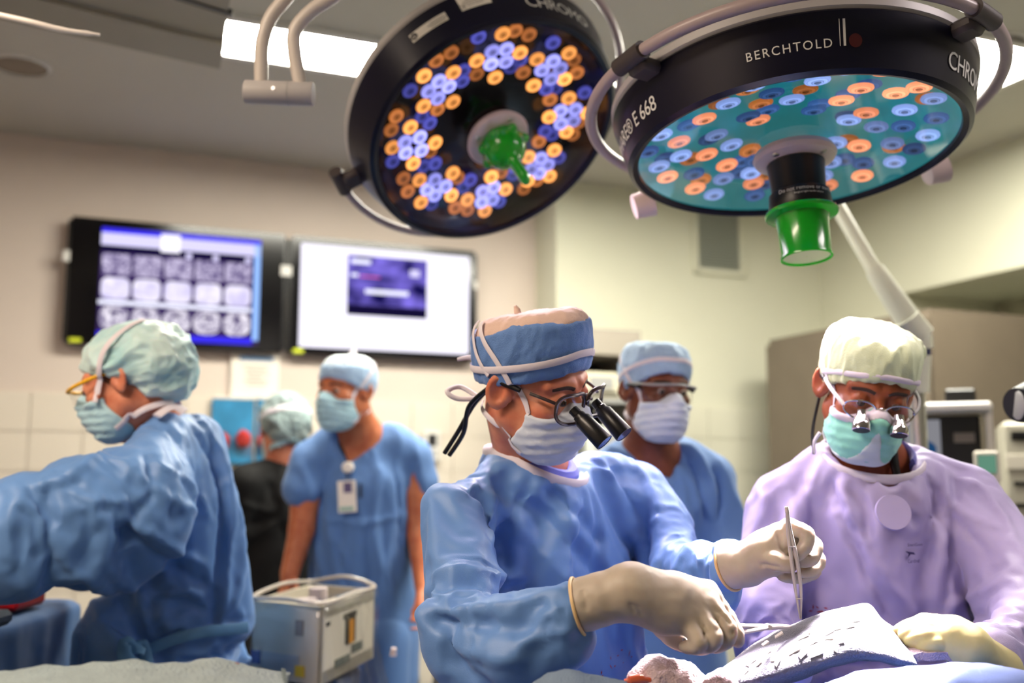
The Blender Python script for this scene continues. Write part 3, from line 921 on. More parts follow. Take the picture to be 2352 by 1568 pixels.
MB().add([(side_r(RH, T, .038 + y) * math.cos(math.radians(-87.4) + x / RH), side_r(RH, T, .038 + y) * math.sin(math.radians(-87.4) + x / RH), .038 + y) for x, y in _V], [list(range(19))]).build('emblem_dot', m_dkred, tR, MR)
side_text(tL, ML, RH, T, 'CHROMO', .044, -44, .022, 'lettering', .95)
m_card = mat('sticker_white', (220, 216, 206), .5); m_cardink = mat('sticker_ink', (60, 58, 60), .6)
for dgc, w, h, z in ((-100, .092, .022, .036), (-80, .07, .05, .04)):
    housing_card(tL, ML, RH, w, h, dgc, z, 'rating_label', m_card)
    for i in range(4 if h < .04 else 7):
        housing_card(tL, ML, RH, w * (.55 if h < .04 else .75) * (.7 + .3 * ((i * 7) % 3) / 2), .0012, dgc + (4 if h < .04 else 0), z + h * (.14 + (.7 if h < .04 else .8) * i / (4 if h < .04 else 7)), 'label_print', m_cardink, .0006)
MB().add([(side_r(RH, T, .047 + y * .8, .003) * math.cos(math.radians(-106.5) + x * .8 / RH), side_r(RH, T, .047 + y * .8, .003) * math.sin(math.radians(-106.5) + x * .8 / RH), .047 + y * .8) for x, y in _V], [list(range(19))]).build('label_mark', m_cardink, tL, ML)
side_text(tL, ML, RH * 1.008, T, 'UL', .010, -106.6, .0415, 'lettering', .9, m_card)
side_text(tL, ML, RH * 1.008, T, 'CE', .014, -85.5, .043, 'lettering', 1.0, m_cardink)
# right lamp: upright handle post, dark collar with print, green sterile cover
Rr = LAMP_R['R']
MB().lathe([(.001, -.028), (.054, -.028), (.052, -.045), (.05, -.085), (.056, -.089), (.058, -.114), (.056, -.124), (.001, -.124)], 48, MR).build('handle_post', m_black, tR)
side_text(tR, MR @ Matrix.Translation((0, 0, -.106)), .0575, 0, 'Do not remove or sterilize', .0105, -88, .006, 'lettering', 1.0)
side_text(tR, MR @ Matrix.Translation((0, 0, -.106)), .0575, 0, 'Surgical light handle adapter', .005, -88, -.001, 'lettering', 1.0)
MB().lathe([(.044, -.124), (.066, -.124), (.068, -.128), (.066, -.132), (.05, -.135), (.048, -.147), (.0455, -.207), (.0475, -.211), (.0475, -.215), (.0435, -.215), (.042, -.207), (.042, -.132)], 56, MR).build('handle_cover', m_green, tR)
MB().lathe([(.001, -.2115), (.043, -.2115)], 40, MR).build('cover_end', mat('cover_end_glass', (196, 204, 176), .15, trans=.35), tR)
# left lamp: green moulded knob with a paddle
hb = Field(*[np.arange(-.11, .111, .0035)] * 2, np.arange(-.19, .01, .0035))
hb.cap((0, 0, -.015), (0, 0, -.05), .036, .052, .01)
hb.cap((0, 0, -.045), (0, 0, -.062), .052, .03, .012)
for k in range(7):
    a = 2 * math.pi * k / 7
    hb.cap((.054 * math.cos(a), .054 * math.sin(a), -.048), (.03 * math.cos(a), .03 * math.sin(a), -.025), .012, .010, .004)
hb.cap((0, 0, -.05), (.004, .012, -.15), .027, .022, .014, flat=((1, 0, 0), .62))
V, Q = hb.mesh(1)
Wm = np.array(ML)
mesh_np('handle_cover', V @ Wm[:3, :3].T + Wm[:3, 3], Q, m_green, tL)
# suspension of both lamp heads up to the ceiling
def suspension(t, M, T, out, zc=CEIL):
    base = np.array(M)[:3, 3] + np.array(M)[:3, 2] * (T + .08)
    mid = base + np.array(M)[:3, 2] * .1
    top = np.array([mid[0] + out[0], mid[1] + out[1], zc - .12]); s = MB()
    s.tube(spline([base, mid, (mid + top) / 2 + np.array([0, 0, .1]), top, top + [0, 0, .12]], 30), .024, 14)
    s.build('suspension_arm', m_white, t)
suspension(tR, MR, T, (.25, .35)); suspension(tL, ML, T, (.1, .35))
# knobs at the back of the right lamp (yoke ends seen under its rim)
m_pinkp = mat('yoke_pale_plastic', (206, 186, 182), .4)
for px, py in ((1478, 476), (2150, 398)):
    p = at(px, py, 2.13)
    MB().tube([p + np.array([-.02, 0, .0]), p + np.array([.02, .0, .012])], [.026, .03], 18).build('yoke_knob', m_pinkp, tR)
# the light they give: broad converging beams out of the glass
def lamp_light(M, name, energy, size, spread, col, aim=None):
    l = bpy.data.lights.new(name, 'AREA'); l.shape = 'DISK'; l.size = size; l.energy = energy; l.color = col; l.spread = math.radians(spread)
    o = bpy.data.objects.new(name, l); COL.objects.link(o)
    p = np.array(M)[:3, 3] - np.array(M)[:3, 2] * .26
    z = np.array(M)[:3, 2] if aim is None else unit(p - np.asarray(aim, float))
    x = unit(np.cross([0, 1, 0], z)); y = np.cross(z, x)
    o.matrix_basis = frame_M(p, x, y, z); return o
lamp_light(MR, 'beam_of_wide_lamp', 18.0, .30, 24, (1.0, .87, .86), aim=at(1860, 1310, 1.5))
lamp_light(MR, 'spill_of_wide_lamp', 1.7, .5, 150, (1.0, .80, .92))
lamp_light(ML, 'beam_of_tilted_lamp', 3.2, .34, 75, (1.0, .82, .98), aim=at(1620, 1300, 1.6))

# second suspension: paired tubes ending in a hinge barrel, upper left of the tilted lamp
t = thing('support_arm', 'pale double-tube support arm ending in a hinge barrel, hanging from the ceiling', 'support arm', at(640, 0, 1.95))
dA = 1.95
for pts in ([(700, -60), (660, -8), (622, 40), (603, 95), (600, 150), (600, 195)], [(810, -60), (770, -12), (715, 25), (678, 70), (676, 120), (690, 195)]):
    MB().tube(spline([at(x, y, dA) for x, y in pts], 30), .0135, 14).build('tube', m_rail if 0 else mat('arm_pale_enamel', (190, 182, 174), .4), t)
a, b = at(563, 211, dA), at(720, 217, dA)
MB().tube([a, a + (b - a) * .01, a + (b - a) * .985, b], [.021, .0235, .0235, .022], 22).build('hinge_barrel', m_lampgrey, t)
MB().tube([a + (b - a) * .642, a + (b - a) * .648], [.0242, .0242], 22).build('barrel_seam', m_greyp, t)
p = at(627, 202, dA - .024); MB().tube([p, p + np.array([0, .01, 0])], .004, 12).build('screw', m_steel, t)
p = at(700, -60, dA); MB().tube([p, np.array([p[0] + .1, p[1] + .1, CEIL])], .02, 12).build('stem', m_lampgrey, t)
p = at(810, -60, dA); MB().tube([p, np.array([p[0] + .02, p[1] + .1, CEIL])], .016, 12).build('stem', m_lampgrey, t)
# bright rim of a light fixture, built as a white bar, at the far upper left
t = tag(MB().tube(spline([at(-60, 22, 1.9), at(60, 48, 1.9), at(140, 68, 1.92), at(230, 80, 1.95)], 16), [.006] * 11 + [.005] * 3 + [.003] * 2, 12).build('lamp_bar', mat('bar_white_gloss', (235, 228, 220), .3, coat=.4)), 'slim white curved bar under the ceiling at the far upper left', 'bar')

# spring arm coming down behind the green-capped surgeon
t = thing('equipment_arm', 'pale articulated ceiling arm sloping down behind the green-capped surgeon', 'equipment arm', at(2110, 750, 2.5))
m_arm = mat('arm_ivory', (214, 216, 196), .4)
MB().tube([at(1880, 400, 2.9), at(2020, 640, 2.65)], .02, 18).build('upper_arm', m_arm, t)
MB().tube([at(2010, 622, 2.66), at(2095, 748, 2.55)], [.026, .034], 18).build('lower_arm', m_arm, t)
MB().tube([at(2080, 732, 2.55), at(2112, 775, 2.55)], [.036, .04], 18).build('elbow_joint', m_arm, t)
MB().tube([at(2108, 770, 2.55), at(2110, 800, 2.55)], [.036, .036], 18).build('pivot', m_arm, t)
MB().tube([at(2110, 792, 2.55), at(2110, 815, 2.55)], [.03, .03], 18).build('blue_band', mat('band_navy', (24, 34, 84), .4), t)
MB().tube([at(2110, 815, 2.55), at(2106, 900, 2.55)], [.031, .031], 18).build('drop_tube', m_arm, t)
pt = at(1880, 400, 2.9); MB().tube([pt, np.array([pt[0] - .1, pt[1] + .1, CEIL])], .024, 14).build('stem', m_arm, t)
pt = at(2106, 900, 2.55); MB().tube([pt, np.array([pt[0], pt[1], .9]), ], .02, 14).build('pole', m_steel, t)
# ================================================================== PEOPLE: shared builders
def skin_mat(name, col, deep):
    return mat(name, col, .45, noise=(28, .3, deep), sss=.12, bump=(180, .06))
m_skin_a = skin_mat('skin_fair', (214, 140, 108), (190, 104, 76))
m_skin_b = skin_mat('skin_brown', (150, 82, 48), (122, 58, 32))
m_skin_c = skin_mat('skin_dark', (120, 66, 42), (94, 46, 28))
m_skin_d = skin_mat('skin_tan', (196, 118, 78), (170, 88, 54))
def cloth_mat(name, col, rough=.62, weave=900, k=.12, var=.1, sheen=.15):
    return mat(name, col, rough, noise=(7, var), bump=(weave, k, 'voronoi'), sheen=sheen)
m_gown = cloth_mat('gown_blue', (98, 140, 202), .46)
m_gownr = cloth_mat('gown_blue_lamp_tinted', (174, 164, 206), .5)  # same blue gown, with the pinkish lamp light put into its colour
m_gownl = cloth_mat('gown_sky_blue', (98, 142, 202), .45)
m_scrub = cloth_mat('scrub_blue', (88, 126, 182), .75, 600)
m_scrubk = cloth_mat('scrub_black', (7, 7, 8), .85, 600, sheen=0)
m_trim = cloth_mat('trim_white', (222, 214, 222), .7)
m_maskb = cloth_mat('mask_pale_blue', (206, 216, 232), .7)
m_maskaq = cloth_mat('mask_aqua', (172, 210, 222), .7)
m_maskg = cloth_mat('mask_mint', (142, 214, 190), .7)
m_capb = cloth_mat('cap_blue', (92, 130, 190), .7, 500, .2)
m_capcrown = cloth_mat('cap_crown_gauze', (214, 184, 170), .8, 700, .2)
m_caplt = cloth_mat('cap_light_blue', (160, 190, 222), .7, 500, .2)
m_capg = cloth_mat('cap_pale_green', (204, 216, 172), .75, 500, .15)
m_bouf = mat('bouffant_aqua', (200, 224, 222), .5, noise=(11, .4, (158, 202, 208)), sss=.2, sheen=.2)
m_boufg = mat('bouffant_grey', (150, 172, 172), .6, noise=(18, .5, (96, 104, 104)), sheen=.2)
m_hair = mat('hair_dark_brown', (44, 26, 18), .6, bump=(400, .4, 'wave'))
m_glove = mat('latex_glove_cream', (178, 166, 150), .5, noise=(30, .12), sss=.15, bump=(120, .05))
m_eye = mat('eye_white', (176, 160, 150), .15, coat=.5)
m_iris = mat('iris_brown', (40, 24, 16), .15)
m_shoe = mat('shoe_black_rubber', (24, 24, 26), .6)
m_frame_dk = mat('frame_dark_brown', (46, 34, 34), .3)
m_lens_rim = mat('lens_blue_coat', (70, 70, 120), .08, .3)

class Head:
    """face towards f, person's left side towards l; chin about 0.13 below the centre, crown 0.12 above"""
    def __init__(s, c, f, l, scale=1.0):
        s.c = np.asarray(c, float); f = unit(f); l = np.asarray(l, float); l = unit(l - f * (l @ f))
        r = -l; u = np.cross(r, f)
        s.R = np.stack([r, f, u], 1); s.s = scale
    def loc(s, P): return ((P - s.c) @ s.R) / s.s
    def wor(s, p): return np.asarray(p, float) * s.s @ s.R.T + s.c
    def M(s): return frame_M(s.c, s.R[:, 0] * s.s, s.R[:, 1] * s.s, s.R[:, 2] * s.s)
def cran(p): return sd_ell(p, (0, -.014, .035), (.077, .098, .084))
def head_sdf(p):
    q = np.stack([np.abs(p[..., 0]), p[..., 1], p[..., 2]], -1).astype(np.float32)
    d = cran(q)
    d = smin(d, sd_ell(q, (0, .026, -.035), (.064, .068, .082)), .03)
    d = smin(d, sd_ell(q, (0, .05, -.098), (.036, .036, .03)), .035)
    d = smin(d, sd_cap(q, (.055, .0, -.055), (.02, .06, -.112), .018, .016), .03)
    d = smin(d, sd_ell(q, (.044, .064, -.026), (.022, .022, .018)), .02)
    d = smin(d, sd_cap(q, (.012, .088, .022), (.05, .07, .022), .01, .009), .016)
    d = smax(d, -sd_ell(q, (.032, .098, .0), (.019, .016, .012)), .012)
    d = smin(d, sd_cap(q, (0, .088, .012), (0, .113, -.03), .007, .0115), .012)
    d = smin(d, sd_ell(q, (.012, .102, -.034), (.009, .01, .008)), .008)
    d = smin(d, sd_ell(q, (.032, .08, .0), (.0155, .0145, .0145)), .004)          # closed, lowered lids
    d = smax(d, -sd_ell(q, (.032, .0985, -.0035), (.0135, .008, .0045)), .003)
    d = smin(d, sd_cap(q, (0, .09, -.066), (.018, .084, -.068), .008, .006), .008)
    d = smax(d, -sd_cap(q, (0, .1, -.0665), (.02, .092, -.068), .0016, .001), .003)
    x = q[..., 0] - .083 + .5 * (q[..., 1] + .004)                          # ear, its back rim standing off the head
    w = np.stack([x, q[..., 1], q[..., 2]], -1)
    e = sd_ell(w, (0, -.01, -.006), (.0085, .021, .034))
    e = smax(e, -sd_ell(w, (.009, -.008, -.003), (.0105, .0125, .0225)), .0015)
    e = smin(e, sd_ell(w, (.001, .007, -.012), (.005, .006, .009)), .006)
    return smin(d, e, .005)
def shape_mesh(fn, lo, hi, step, smooth=1):
    f = Field(*[np.arange(a, b + step, step) for a, b in zip(lo, hi)])
    sl, P = f.block(lo, hi); f.F[sl] = fn(P)
    f.F[0] = f.F[-1] = .1; f.F[:, 0] = f.F[:, -1] = .1; f.F[:, :, 0] = f.F[:, :, -1] = .1
    return f.mesh(smooth)
def project(pts, fn, off=.0):
    P = np.asarray(pts, np.float32).copy(); e = 2e-3
    for _ in range(14):
        d = fn(P) - off
        g = np.stack([fn(P + np.eye(3, dtype=np.float32)[i] * e) - fn(P - np.eye(3, dtype=np.float32)[i] * e) for i in range(3)], 1) / (2 * e)
        g /= np.linalg.norm(g, axis=1)[:, None] + 1e-9
        P = P - g * d[:, None] * .8
    return P.astype(float), g.astype(float)
def ribbon_on(head, ctrl, fn, off, width, thick, name, m, parent, n=40, snap=True):
    pts = spline(ctrl, n)
    P, g = project(pts, fn, off)
    if not snap: P = np.array(pts)
    b = MB(); b.tube([head.wor(p) for p in P], width / 2 * head.s, 8, flat=([head.R @ v for v in g], thick / width * 1.0))
    return b.build(name, m, parent)
def local_tube(head, ctrl, r, name, m, parent, n=24, k=10, spl=True, closed=False):
    pts = spline(ctrl, n, closed) if spl else ctrl
    rr = r if np.isscalar(r) else list(np.interp(np.linspace(0, 1, len(pts)), np.linspace(0, 1, len(r)), r))
    return MB().tube([head.wor(p) for p in pts], rr, k, closed=closed).build(name, m, parent)
def add_head(F, head, k=.03):
    F.op(lambda P: head_sdf(head.loc(P).astype(np.float32)) * head.s, head.c - .19, head.c + .19, k)
def eyes(head, parent):
    for sx in (-1, 1):
        c = head.wor((sx * .032, .0808, -.002))
        V, Q = shape_mesh(lambda p: sd_ell(p, (0, 0, 0), (.0122, .0122, .0122)), (-.015,) * 3, (.015,) * 3, .002)
        o = mesh_np('eye', V + c, Q, m_eye, parent)
        c2 = head.wor((sx * .0315, .0895, -.005))
        V, Q = shape_mesh(lambda p: sd_ell(p, (0, 0, 0), (.007, .007, .007)), (-.009,) * 3, (.009,) * 3, .0012)
        mesh_np('iris', V + c2, Q, m_iris, o)
        fn = head_sdf
        ribbon_on(head, [(sx * .013, .1, .017), (sx * .032, .1, .0215), (sx * .052, .08, .016)], fn, -.0008, .0075, .003, 'eyebrow', m_hair, parent, 12)
def mask(head, parent, m, edge_m=None, low=-.132, top=-.03, dome=.0, pleat=.0011, ear_y=.022):
    """pleated face mask tented over nose and chin; body plus its straps are built by the caller"""
    def fn(p):
        q = p.astype(np.float32)
        d = head_sdf(np.stack([q[..., 0] * .985, q[..., 1], q[..., 2]], -1)) - .006
        t = sd_ell(q, (0, .044, -.074), (.066, .068, .06 + dome))
        t = smin(t, sd_cap(q, (0, .086, -.02), (0, .095, -.055), .018, .03), .03)
        d = smin(d, t, .02)
        pl = np.sin((q[..., 2] - q[..., 1] * .25) * 330.0) * pleat * np.clip((q[..., 1] - .02) / .05, 0, 1)
        d = d + pl
        nz = top - .0 + .026 * np.exp(-(q[..., 0] / .028) ** 2) - np.abs(q[..., 0]) * .05
        d = smax(d, q[..., 2] - nz, .004)                       # upper edge, raised over the nose
        d = smax(d, low - q[..., 2], .01)
        side = ear_y + .018 * np.sin((q[..., 2] + .08) * 40)
        return smax(d, side - q[..., 1], .006)
    V, Q = shape_mesh(fn, (-.1, 0, -.17), (.1, .15, .03), .003)
    N = normals(V, Q)
    V = V + N * crumple(V, 26, .0016, (1, 1, 1.6), 3, 2)[:, None]
    o = mesh_np('face_mask', head.wor(V), Q, m, parent)
    return o, fn
def neck_sdf(p): return sd_cap(p.astype(np.float32), (0, -.03, -.06), (0, -.065, -.2), .059, .068)
def straps(head, parent, fn, cap_fn, m, sides=(-1, 1), width=.011):
    for sx in sides:
        f2 = lambda p: np.minimum(np.minimum(np.minimum(fn(p), head_sdf(p)), cap_fn(p)), neck_sdf(p))
        ribbon_on(head, [(sx * .06, .05, -.035), (sx * .074, .02, .01), (sx * .08, -.02, .055), (sx * .06, -.075, .09)], f2, .002, width, .0025, 'mask_strap', m, parent, 30)
        ribbon_on(head, [(sx * .055, .04, -.105), (sx * .066, .0, -.085), (sx * .064, -.045, -.07), (sx * .03, -.1, -.06)], f2, .003, width, .0025, 'mask_strap', m, parent, 30)
def cap_fn_make(front, back, grow=.011, flat_top=None, puff=(0, 0, 0), side_dip=0.0, tilt=0.0):
    """surgical cap: cranium grown, cut by a sloping brim from front z to back z"""
    def fn(p):
        q = p.astype(np.float32)
        c = (0 + 0, -.014 - puff[1] * .5, .035 + puff[2] * .5)
        d = sd_ell(q, c, (.077 + grow + puff[0], .098 + grow + puff[1], .084 + grow + puff[2]))
        if flat_top is not None: d = smax(d, q[..., 2] - flat_top - tilt * q[..., 1], .034)
        brim = front + (back - front) * (.1 - q[..., 1]) / .2
        brim = brim - side_dip * np.clip(np.abs(q[..., 0]) / .08, 0, 1) ** 2
        return smax(d, brim - q[..., 2], .004)
    return fn
def cap_mesh(head, fn, name, m, parent, wr=(22, .0035, (1, 1, 1)), lo=(-.125, -.16, -.1), hi=(.125, .13, .17), step=.0036, seed=0, clip=None):
    f = fn if clip is None else (lambda p: smax(fn(p), clip(p), .003))
    V, Q = shape_mesh(f, lo, hi, step)
    N = normals(V, Q)
    V = V + N * crumple(V, wr[0], wr[1], wr[2], seed, 3)[:, None]
    return mesh_np(name, head.wor(V), Q, m, parent)
def legs(t, pelvis, fdir, m_leg, foot_gap=.12):
    """trousers and shoes down to the floor"""
    f = unit([fdir[0], fdir[1], 0]); l = np.array([-f[1], f[0], 0]); p = np.array(pelvis, float)
    zs = np.arange(.0, p[2] + .12, .022)
    F = Field(np.arange(p[0] - .34, p[0] + .34, .02), np.arange(p[1] - .34, p[1] + .34, .02), np.arange(-.04, p[2] + .16, .022))
    F.cap(p - l * .07, p + l * .07, .105, .105, .04)
    for s in (-1, 1):
        F.chain([p + l * s * .08, np.array([p[0], p[1], .5]) + l * s * foot_gap + f * .03, np.array([p[0], p[1], .07]) + l * s * foot_gap], [.1, .085, .075], .02)
    V, Q = F.mesh(1); V[:, 2] = np.maximum(V[:, 2], .03)
    mesh_np('trousers', V, Q, m_leg, t)
    for s in (-1, 1):
        a = np.array([p[0], p[1], .045]) + l * s * foot_gap
        G = Field(np.arange(a[0] - .24, a[0] + .24, .012), np.arange(a[1] - .24, a[1] + .24, .012), np.arange(-.03, .14, .01))
        G.cap(a - f * .06, a + f * .13, .042, .038, .02); G.cap(a, a + [0, 0, .05], .045, .045, .02)
        V, Q = G.mesh(1); V[:, 2] = np.maximum(V[:, 2], 0.0)
        mesh_np('shoe', V, Q, m_shoe, t)
def tuft(P, M=None): pass

def sub_field(F, step, zsplit):
    """the same garment shape on a coarser grid for draping"""
    ix = np.arange(0, len(F.ax[0]), step); iy = np.arange(0, len(F.ax[1]), step)
    z = F.ax[2]; k = int(np.searchsorted(z, zsplit)); iz = np.concatenate([np.arange(0, k), np.arange(k, len(z), step)])
    G = Field(F.ax[0][ix], F.ax[1][iy], z[iz]); G.F = F.F[np.ix_(ix, iy, iz)].copy(); return G
def drape(F, step, zsplit, pins, frames=22, grow=.06, gap=.014, bend=.15, zmin=.8, seed=0):
    """let the garment settle as real cloth over a slightly slimmer form; pins: (point, radius) spheres that hold it"""
    C = sub_field(F, step, zsplit)
    V, Q = C.mesh(1)
    inner = sub_field(F, step, zsplit); inner.F = inner.F + gap
    Vi, Qi = inner.mesh(1)
    col = mesh_np('form', Vi, Qi, None); col.modifiers.new('c', 'COLLISION')
    col.collision.thickness_outer = .002; col.collision.cloth_friction = 8.0
    N = normals(V, Q); V = V + N * (crumple(V, 9, .002, (1, 1, 1), seed, 2))[:, None]
    o = mesh_np('cloth', V, Q, None)
    w = np.zeros(len(V))
    for p, r in pins: w = np.maximum(w, np.clip(1.6 * (1 - np.linalg.norm(V - np.asarray(p), axis=1) / r), 0, 1))
    w = np.maximum(w, np.clip((zmin - V[:, 2]) / .1 + 1, 0, 1))
    vg = o.vertex_groups.new(name='pin')
    for lv in (.25, .5, .75, 1.0):
        idx = np.where((w > lv - .125) & (w <= lv + .125))[0]
        if len(idx): vg.add([int(i) for i in idx], lv, 'REPLACE')
    m = o.modifiers.new('cloth', 'CLOTH'); st = m.settings
    st.quality = 4; st.mass = .12; st.tension_stiffness = 20; st.compression_stiffness = 20; st.shear_stiffness = 8; st.bending_stiffness = bend
    st.air_damping = 2.0; st.vertex_group_mass = 'pin'; st.pin_stiffness = 2.0; st.shrink_min = -grow; st.shrink_max = -grow
    m.collision_settings.distance_min = .002; m.collision_settings.collision_quality = 2; m.collision_settings.use_self_collision = False
    m.point_cache.frame_start = 1; m.point_cache.frame_end = frames + 2
    for f in range(1, frames + 1): scene.frame_set(f)
    dg = bpy.context.evaluated_depsgraph_get(); me = bpy.data.meshes.new_from_object(o.evaluated_get(dg))
    V2 = np.empty(len(me.vertices) * 3); me.vertices.foreach_get('co', V2); V2 = V2.reshape(-1, 3)
    bpy.data.objects.remove(o); bpy.data.objects.remove(col); bpy.data.meshes.remove(me)
    scene.frame_set(1)
    return V2, Q
def subdivide(V, Q):
    """one Catmull-Clark step"""
    me = bpy.data.meshes.new('tmp'); me.from_pydata([tuple(v) for v in V], [], [tuple(int(i) for i in q) for q in Q])
    o = bpy.data.objects.new('tmp', me); COL.objects.link(o); m = o.modifiers.new('s', 'SUBSURF'); m.levels = 1; m.render_levels = 1
    dg = bpy.context.evaluated_depsgraph_get(); e = bpy.data.meshes.new_from_object(o.evaluated_get(dg))
    V2 = np.empty(len(e.vertices) * 3); e.vertices.foreach_get('co', V2)
    Q2 = np.empty(len(e.loops), np.int32); e.loops.foreach_get('vertex_index', Q2)
    bpy.data.objects.remove(o); bpy.data.meshes.remove(e); bpy.data.meshes.remove(me)
    return V2.reshape(-1, 3), Q2.reshape(-1, 4)
# ================================================================== CENTRAL SURGEON
A = at
def central():
    hd = Head(A(1226, 876, 1.70), (.76, -.54, -.34), (.58, .77, .27), .95)
    base = A(1270, 1700, 1.92); 
    t = thing('person', 'surgeon in blue gown and blue cap with black magnifying loupes, both hands over the towel', 'person', (base[0], base[1], 0))
    nb = A(1222, 1085, 1.83); chest = A(1262, 1235, 1.83); belly = A(1275, 1440, 1.86); pel = np.array([base[0], base[1], .95])
    shR, shL = A(1062, 1150, 1.66), A(1470, 1110, 1.93)
    lat = unit(shL - shR)
    # --- body: head, neck, trunk as one surface
    F = Field(axc(hd.c[0] - .32, hd.c[0] - .13, hd.c[0] + .14, hd.c[0] + .32, .0031, .015), axc(hd.c[1] - .2, hd.c[1] - .13, hd.c[1] + .15, hd.c[1] + .45, .0031, .015),
              axc(.75, 1.36, hd.c[2] + .16, hd.c[2] + .17, .0031, .02))
    add_head(F, hd)
    F.cap(hd.wor((0, -.03, -.06)), nb, .056, .062, .03)
    F.chain([nb, chest - [0, -.03, .02], belly, pel], [.06, .07, .08, .09], .03, flat=(lat, 1.2))
    V, Q = F.mesh(1)
    mesh_np('body', V, Q, m_skin_a, t)
    eyes(hd, t)
    # hair showing at the nape
    def hairf(p): return smax(smax(cran(p.astype(np.float32)) - .004, p[..., 1] - .01, .01), np.abs(p[..., 2] + .01) - .05, .01)
    cap_mesh(hd, hairf, 'hair', m_hair, t, (60, .0015, (1, 1, .3)))
    # --- cap: blue side panels, gauze crown, white tie band
    cf = cap_fn_make(.05, -.014, .013, .134, (0.004, .004, .055), .01, .36)
    ln = lambda p: p[..., 2] - (.110 + p[..., 1] * .38 + .006 * np.sin(p[..., 1] * 40 + 1))
    cap_mesh(hd, cf, 'cap_side', m_capb, t, (26, .0034, (1, 1, .6)), seed=1, clip=ln)
    cf2 = lambda p: cf(p) + .003
    cap_mesh(hd, cf2, 'cap_crown', m_capcrown, t, (30, .0035, (.6, 1, 1)), seed=2, clip=lambda p: -ln(p) - .008)
    both = lambda p: np.minimum(cf(p), head_sdf(p))
    ribbon_on(hd, [(-.03, .13, .085), (.03, .125, .085), (.09, .03, .05), (.085, -.06, .02), (.0, -.13, .0)], both, .004, .013, .003, 'tie_band', m_trim, t, 40)
    ribbon_on(hd, [(-.03, .13, .085), (-.09, .03, .05), (-.085, -.06, .02), (.0, -.13, .0)][:], both, .004, .013, .003, 'tie_band', m_trim, t, 40)
    ribbon_on(hd, [(.085, -.03, .02), (.085, -.07, .05), (.06, -.1, .1)], both, .004, .01, .003, 'mask_strap', m_trim, t, 20)
    local_tube(hd, [(0, -.115, .0), (.01, -.14, .006), (.03, -.16, .0)], [.006, .005, .003], 'tie_tail', m_trim, t)
    local_tube(hd, [(-.01, -.06, .104), (-.014, -.068, .114), (-.012, -.072, .122)], [.007, .006, .002], 'tie_knot', m_capcrown, t)
    # --- mask
    mo, mf = mask(hd, t, m_maskb, top=-.03, low=-.13)
    straps(hd, t, mf, cf, m_trim)
    local_tube(hd, [(.02, -.1, -.06), (.05, -.13, -.065), (.06, -.15, -.055), (.03, -.145, -.05), (.02, -.11, -.06)], .0045, 'strap_bow', m_trim, t)
    # --- glasses with loupes
    g = thing('loupe_glasses', None, None); g.parent = t; g.matrix_parent_inverse = t.matrix_basis.inverted()
    del_keys(g)
    fr = MB()
    for sx in (-1, 1):
        ring = [(sx * (.037 + .0315 * s_pow(math.cos(a), .62)), .121 - .018 * abs(math.cos(a)) * (1 if math.cos(a) * 1 > 0 else .3), -.006 + .0265 * s_pow(math.sin(a), .68)) for a in np.linspace(0, 2 * math.pi, 33)[:-1]]
        fr.tube([hd.wor(p) for p in ring], .0032, 8, closed=True)
    fr.tube([hd.wor(p) for p in spline([(-.008, .121, .004), (0, .1245, .008), (.008, .121, .004)], 8)], .0028, 8)
    fr.build('frame', m_frame_dk, g)
    for sx in (-1, 1):
        ring = [(sx * (.037 + .0305 * s_pow(math.cos(a), .62)), .1205 - .016 * abs(math.cos(a)) * (1 if math.cos(a) > 0 else .3), -.006 + .0255 * s_pow(math.sin(a), .68)) for a in np.linspace(0, 2 * math.pi, 33)[:-1]]
        MB().add([hd.wor(p) for p in ring], [list(range(32))]).build('lens', m_clear, g)
        local_tube(hd, [(sx * .058, .1, .0), (sx * .066, .085, .004), (sx * .075, .05, .008)], .0028, 'temple_arm', m_frame_dk, g, 8)
        MB().box((sx * .077, .045, .006), (.004, .055, .017), hd.M(), .0015).build('side_shield', m_clear, g)
        local_tube(hd, [(sx * .078, .03, .008), (sx * .083, .0, .012), (sx * .083, -.02, .012), (sx * .08, -.035, -.01)], [.004, .006, .006, .004], 'temple_tip', m_black, g, 12)
        c0 = np.array([sx * .033, .119, -.012]); dr = unit([-sx * .04, .88, -.46])
        M = frame_M(hd.wor(c0), *[hd.R @ q for q in (np.cross([0, 0, 1], dr) / np.linalg.norm(np.cross([0, 0, 1], dr)), np.cross(dr, np.cross([0, 0, 1], dr) / np.linalg.norm(np.cross([0, 0, 1], dr))), dr)])
        b = MB().lathe([(.001, -.006), (.0085, -.006), (.0085, .006), (.0105, .008), (.0108, .014), (.0140, .018), (.0162, .068), (.0155, .07), (.0135, .07)], 28, M).build('loupe_barrel', m_black, g)
        MB().lathe([(.001, .0695), (.0138, .0695)], 24, M).build('loupe_lens', m_lens_rim, b)
    # retaining strap down the back
    for dx in (0, .012):
        local_tube(hd, [(.078, -.035, -.005), (.07 - dx, -.085, -.06), (.06, -.1 - dx, -.12), (.07, -.12 - dx, -.17)], .0042, 'head_strap', m_black, g)
    # --- gown
    col = A(1229, 1046, 1.81)
    G = Field(np.arange(-.42, .47, .0062), np.arange(1.16, 2.22, .0062), axis_pts([(.3, 1.0, .025), (1.0, 1.58, .0062)]))
    G.chain([A(1050, 1165, 1.64), A(1120, 1128, 1.73), nb - [0, 0, .085], A(1380, 1090, 1.88), shL], [.052, .046, .055, .056, .056], .02, kin=.02)
    G.chain([chest, belly, pel, [pel[0], pel[1], .42]], [.118, .135, .15, .19], .05, flat=(lat, 1.34))
    # near sleeve
    G.chain([A(1046, 1178, 1.635), A(1066, 1290, 1.55), A(1062, 1405, 1.455)], [.06, .06, .06], .02, kin=.01)
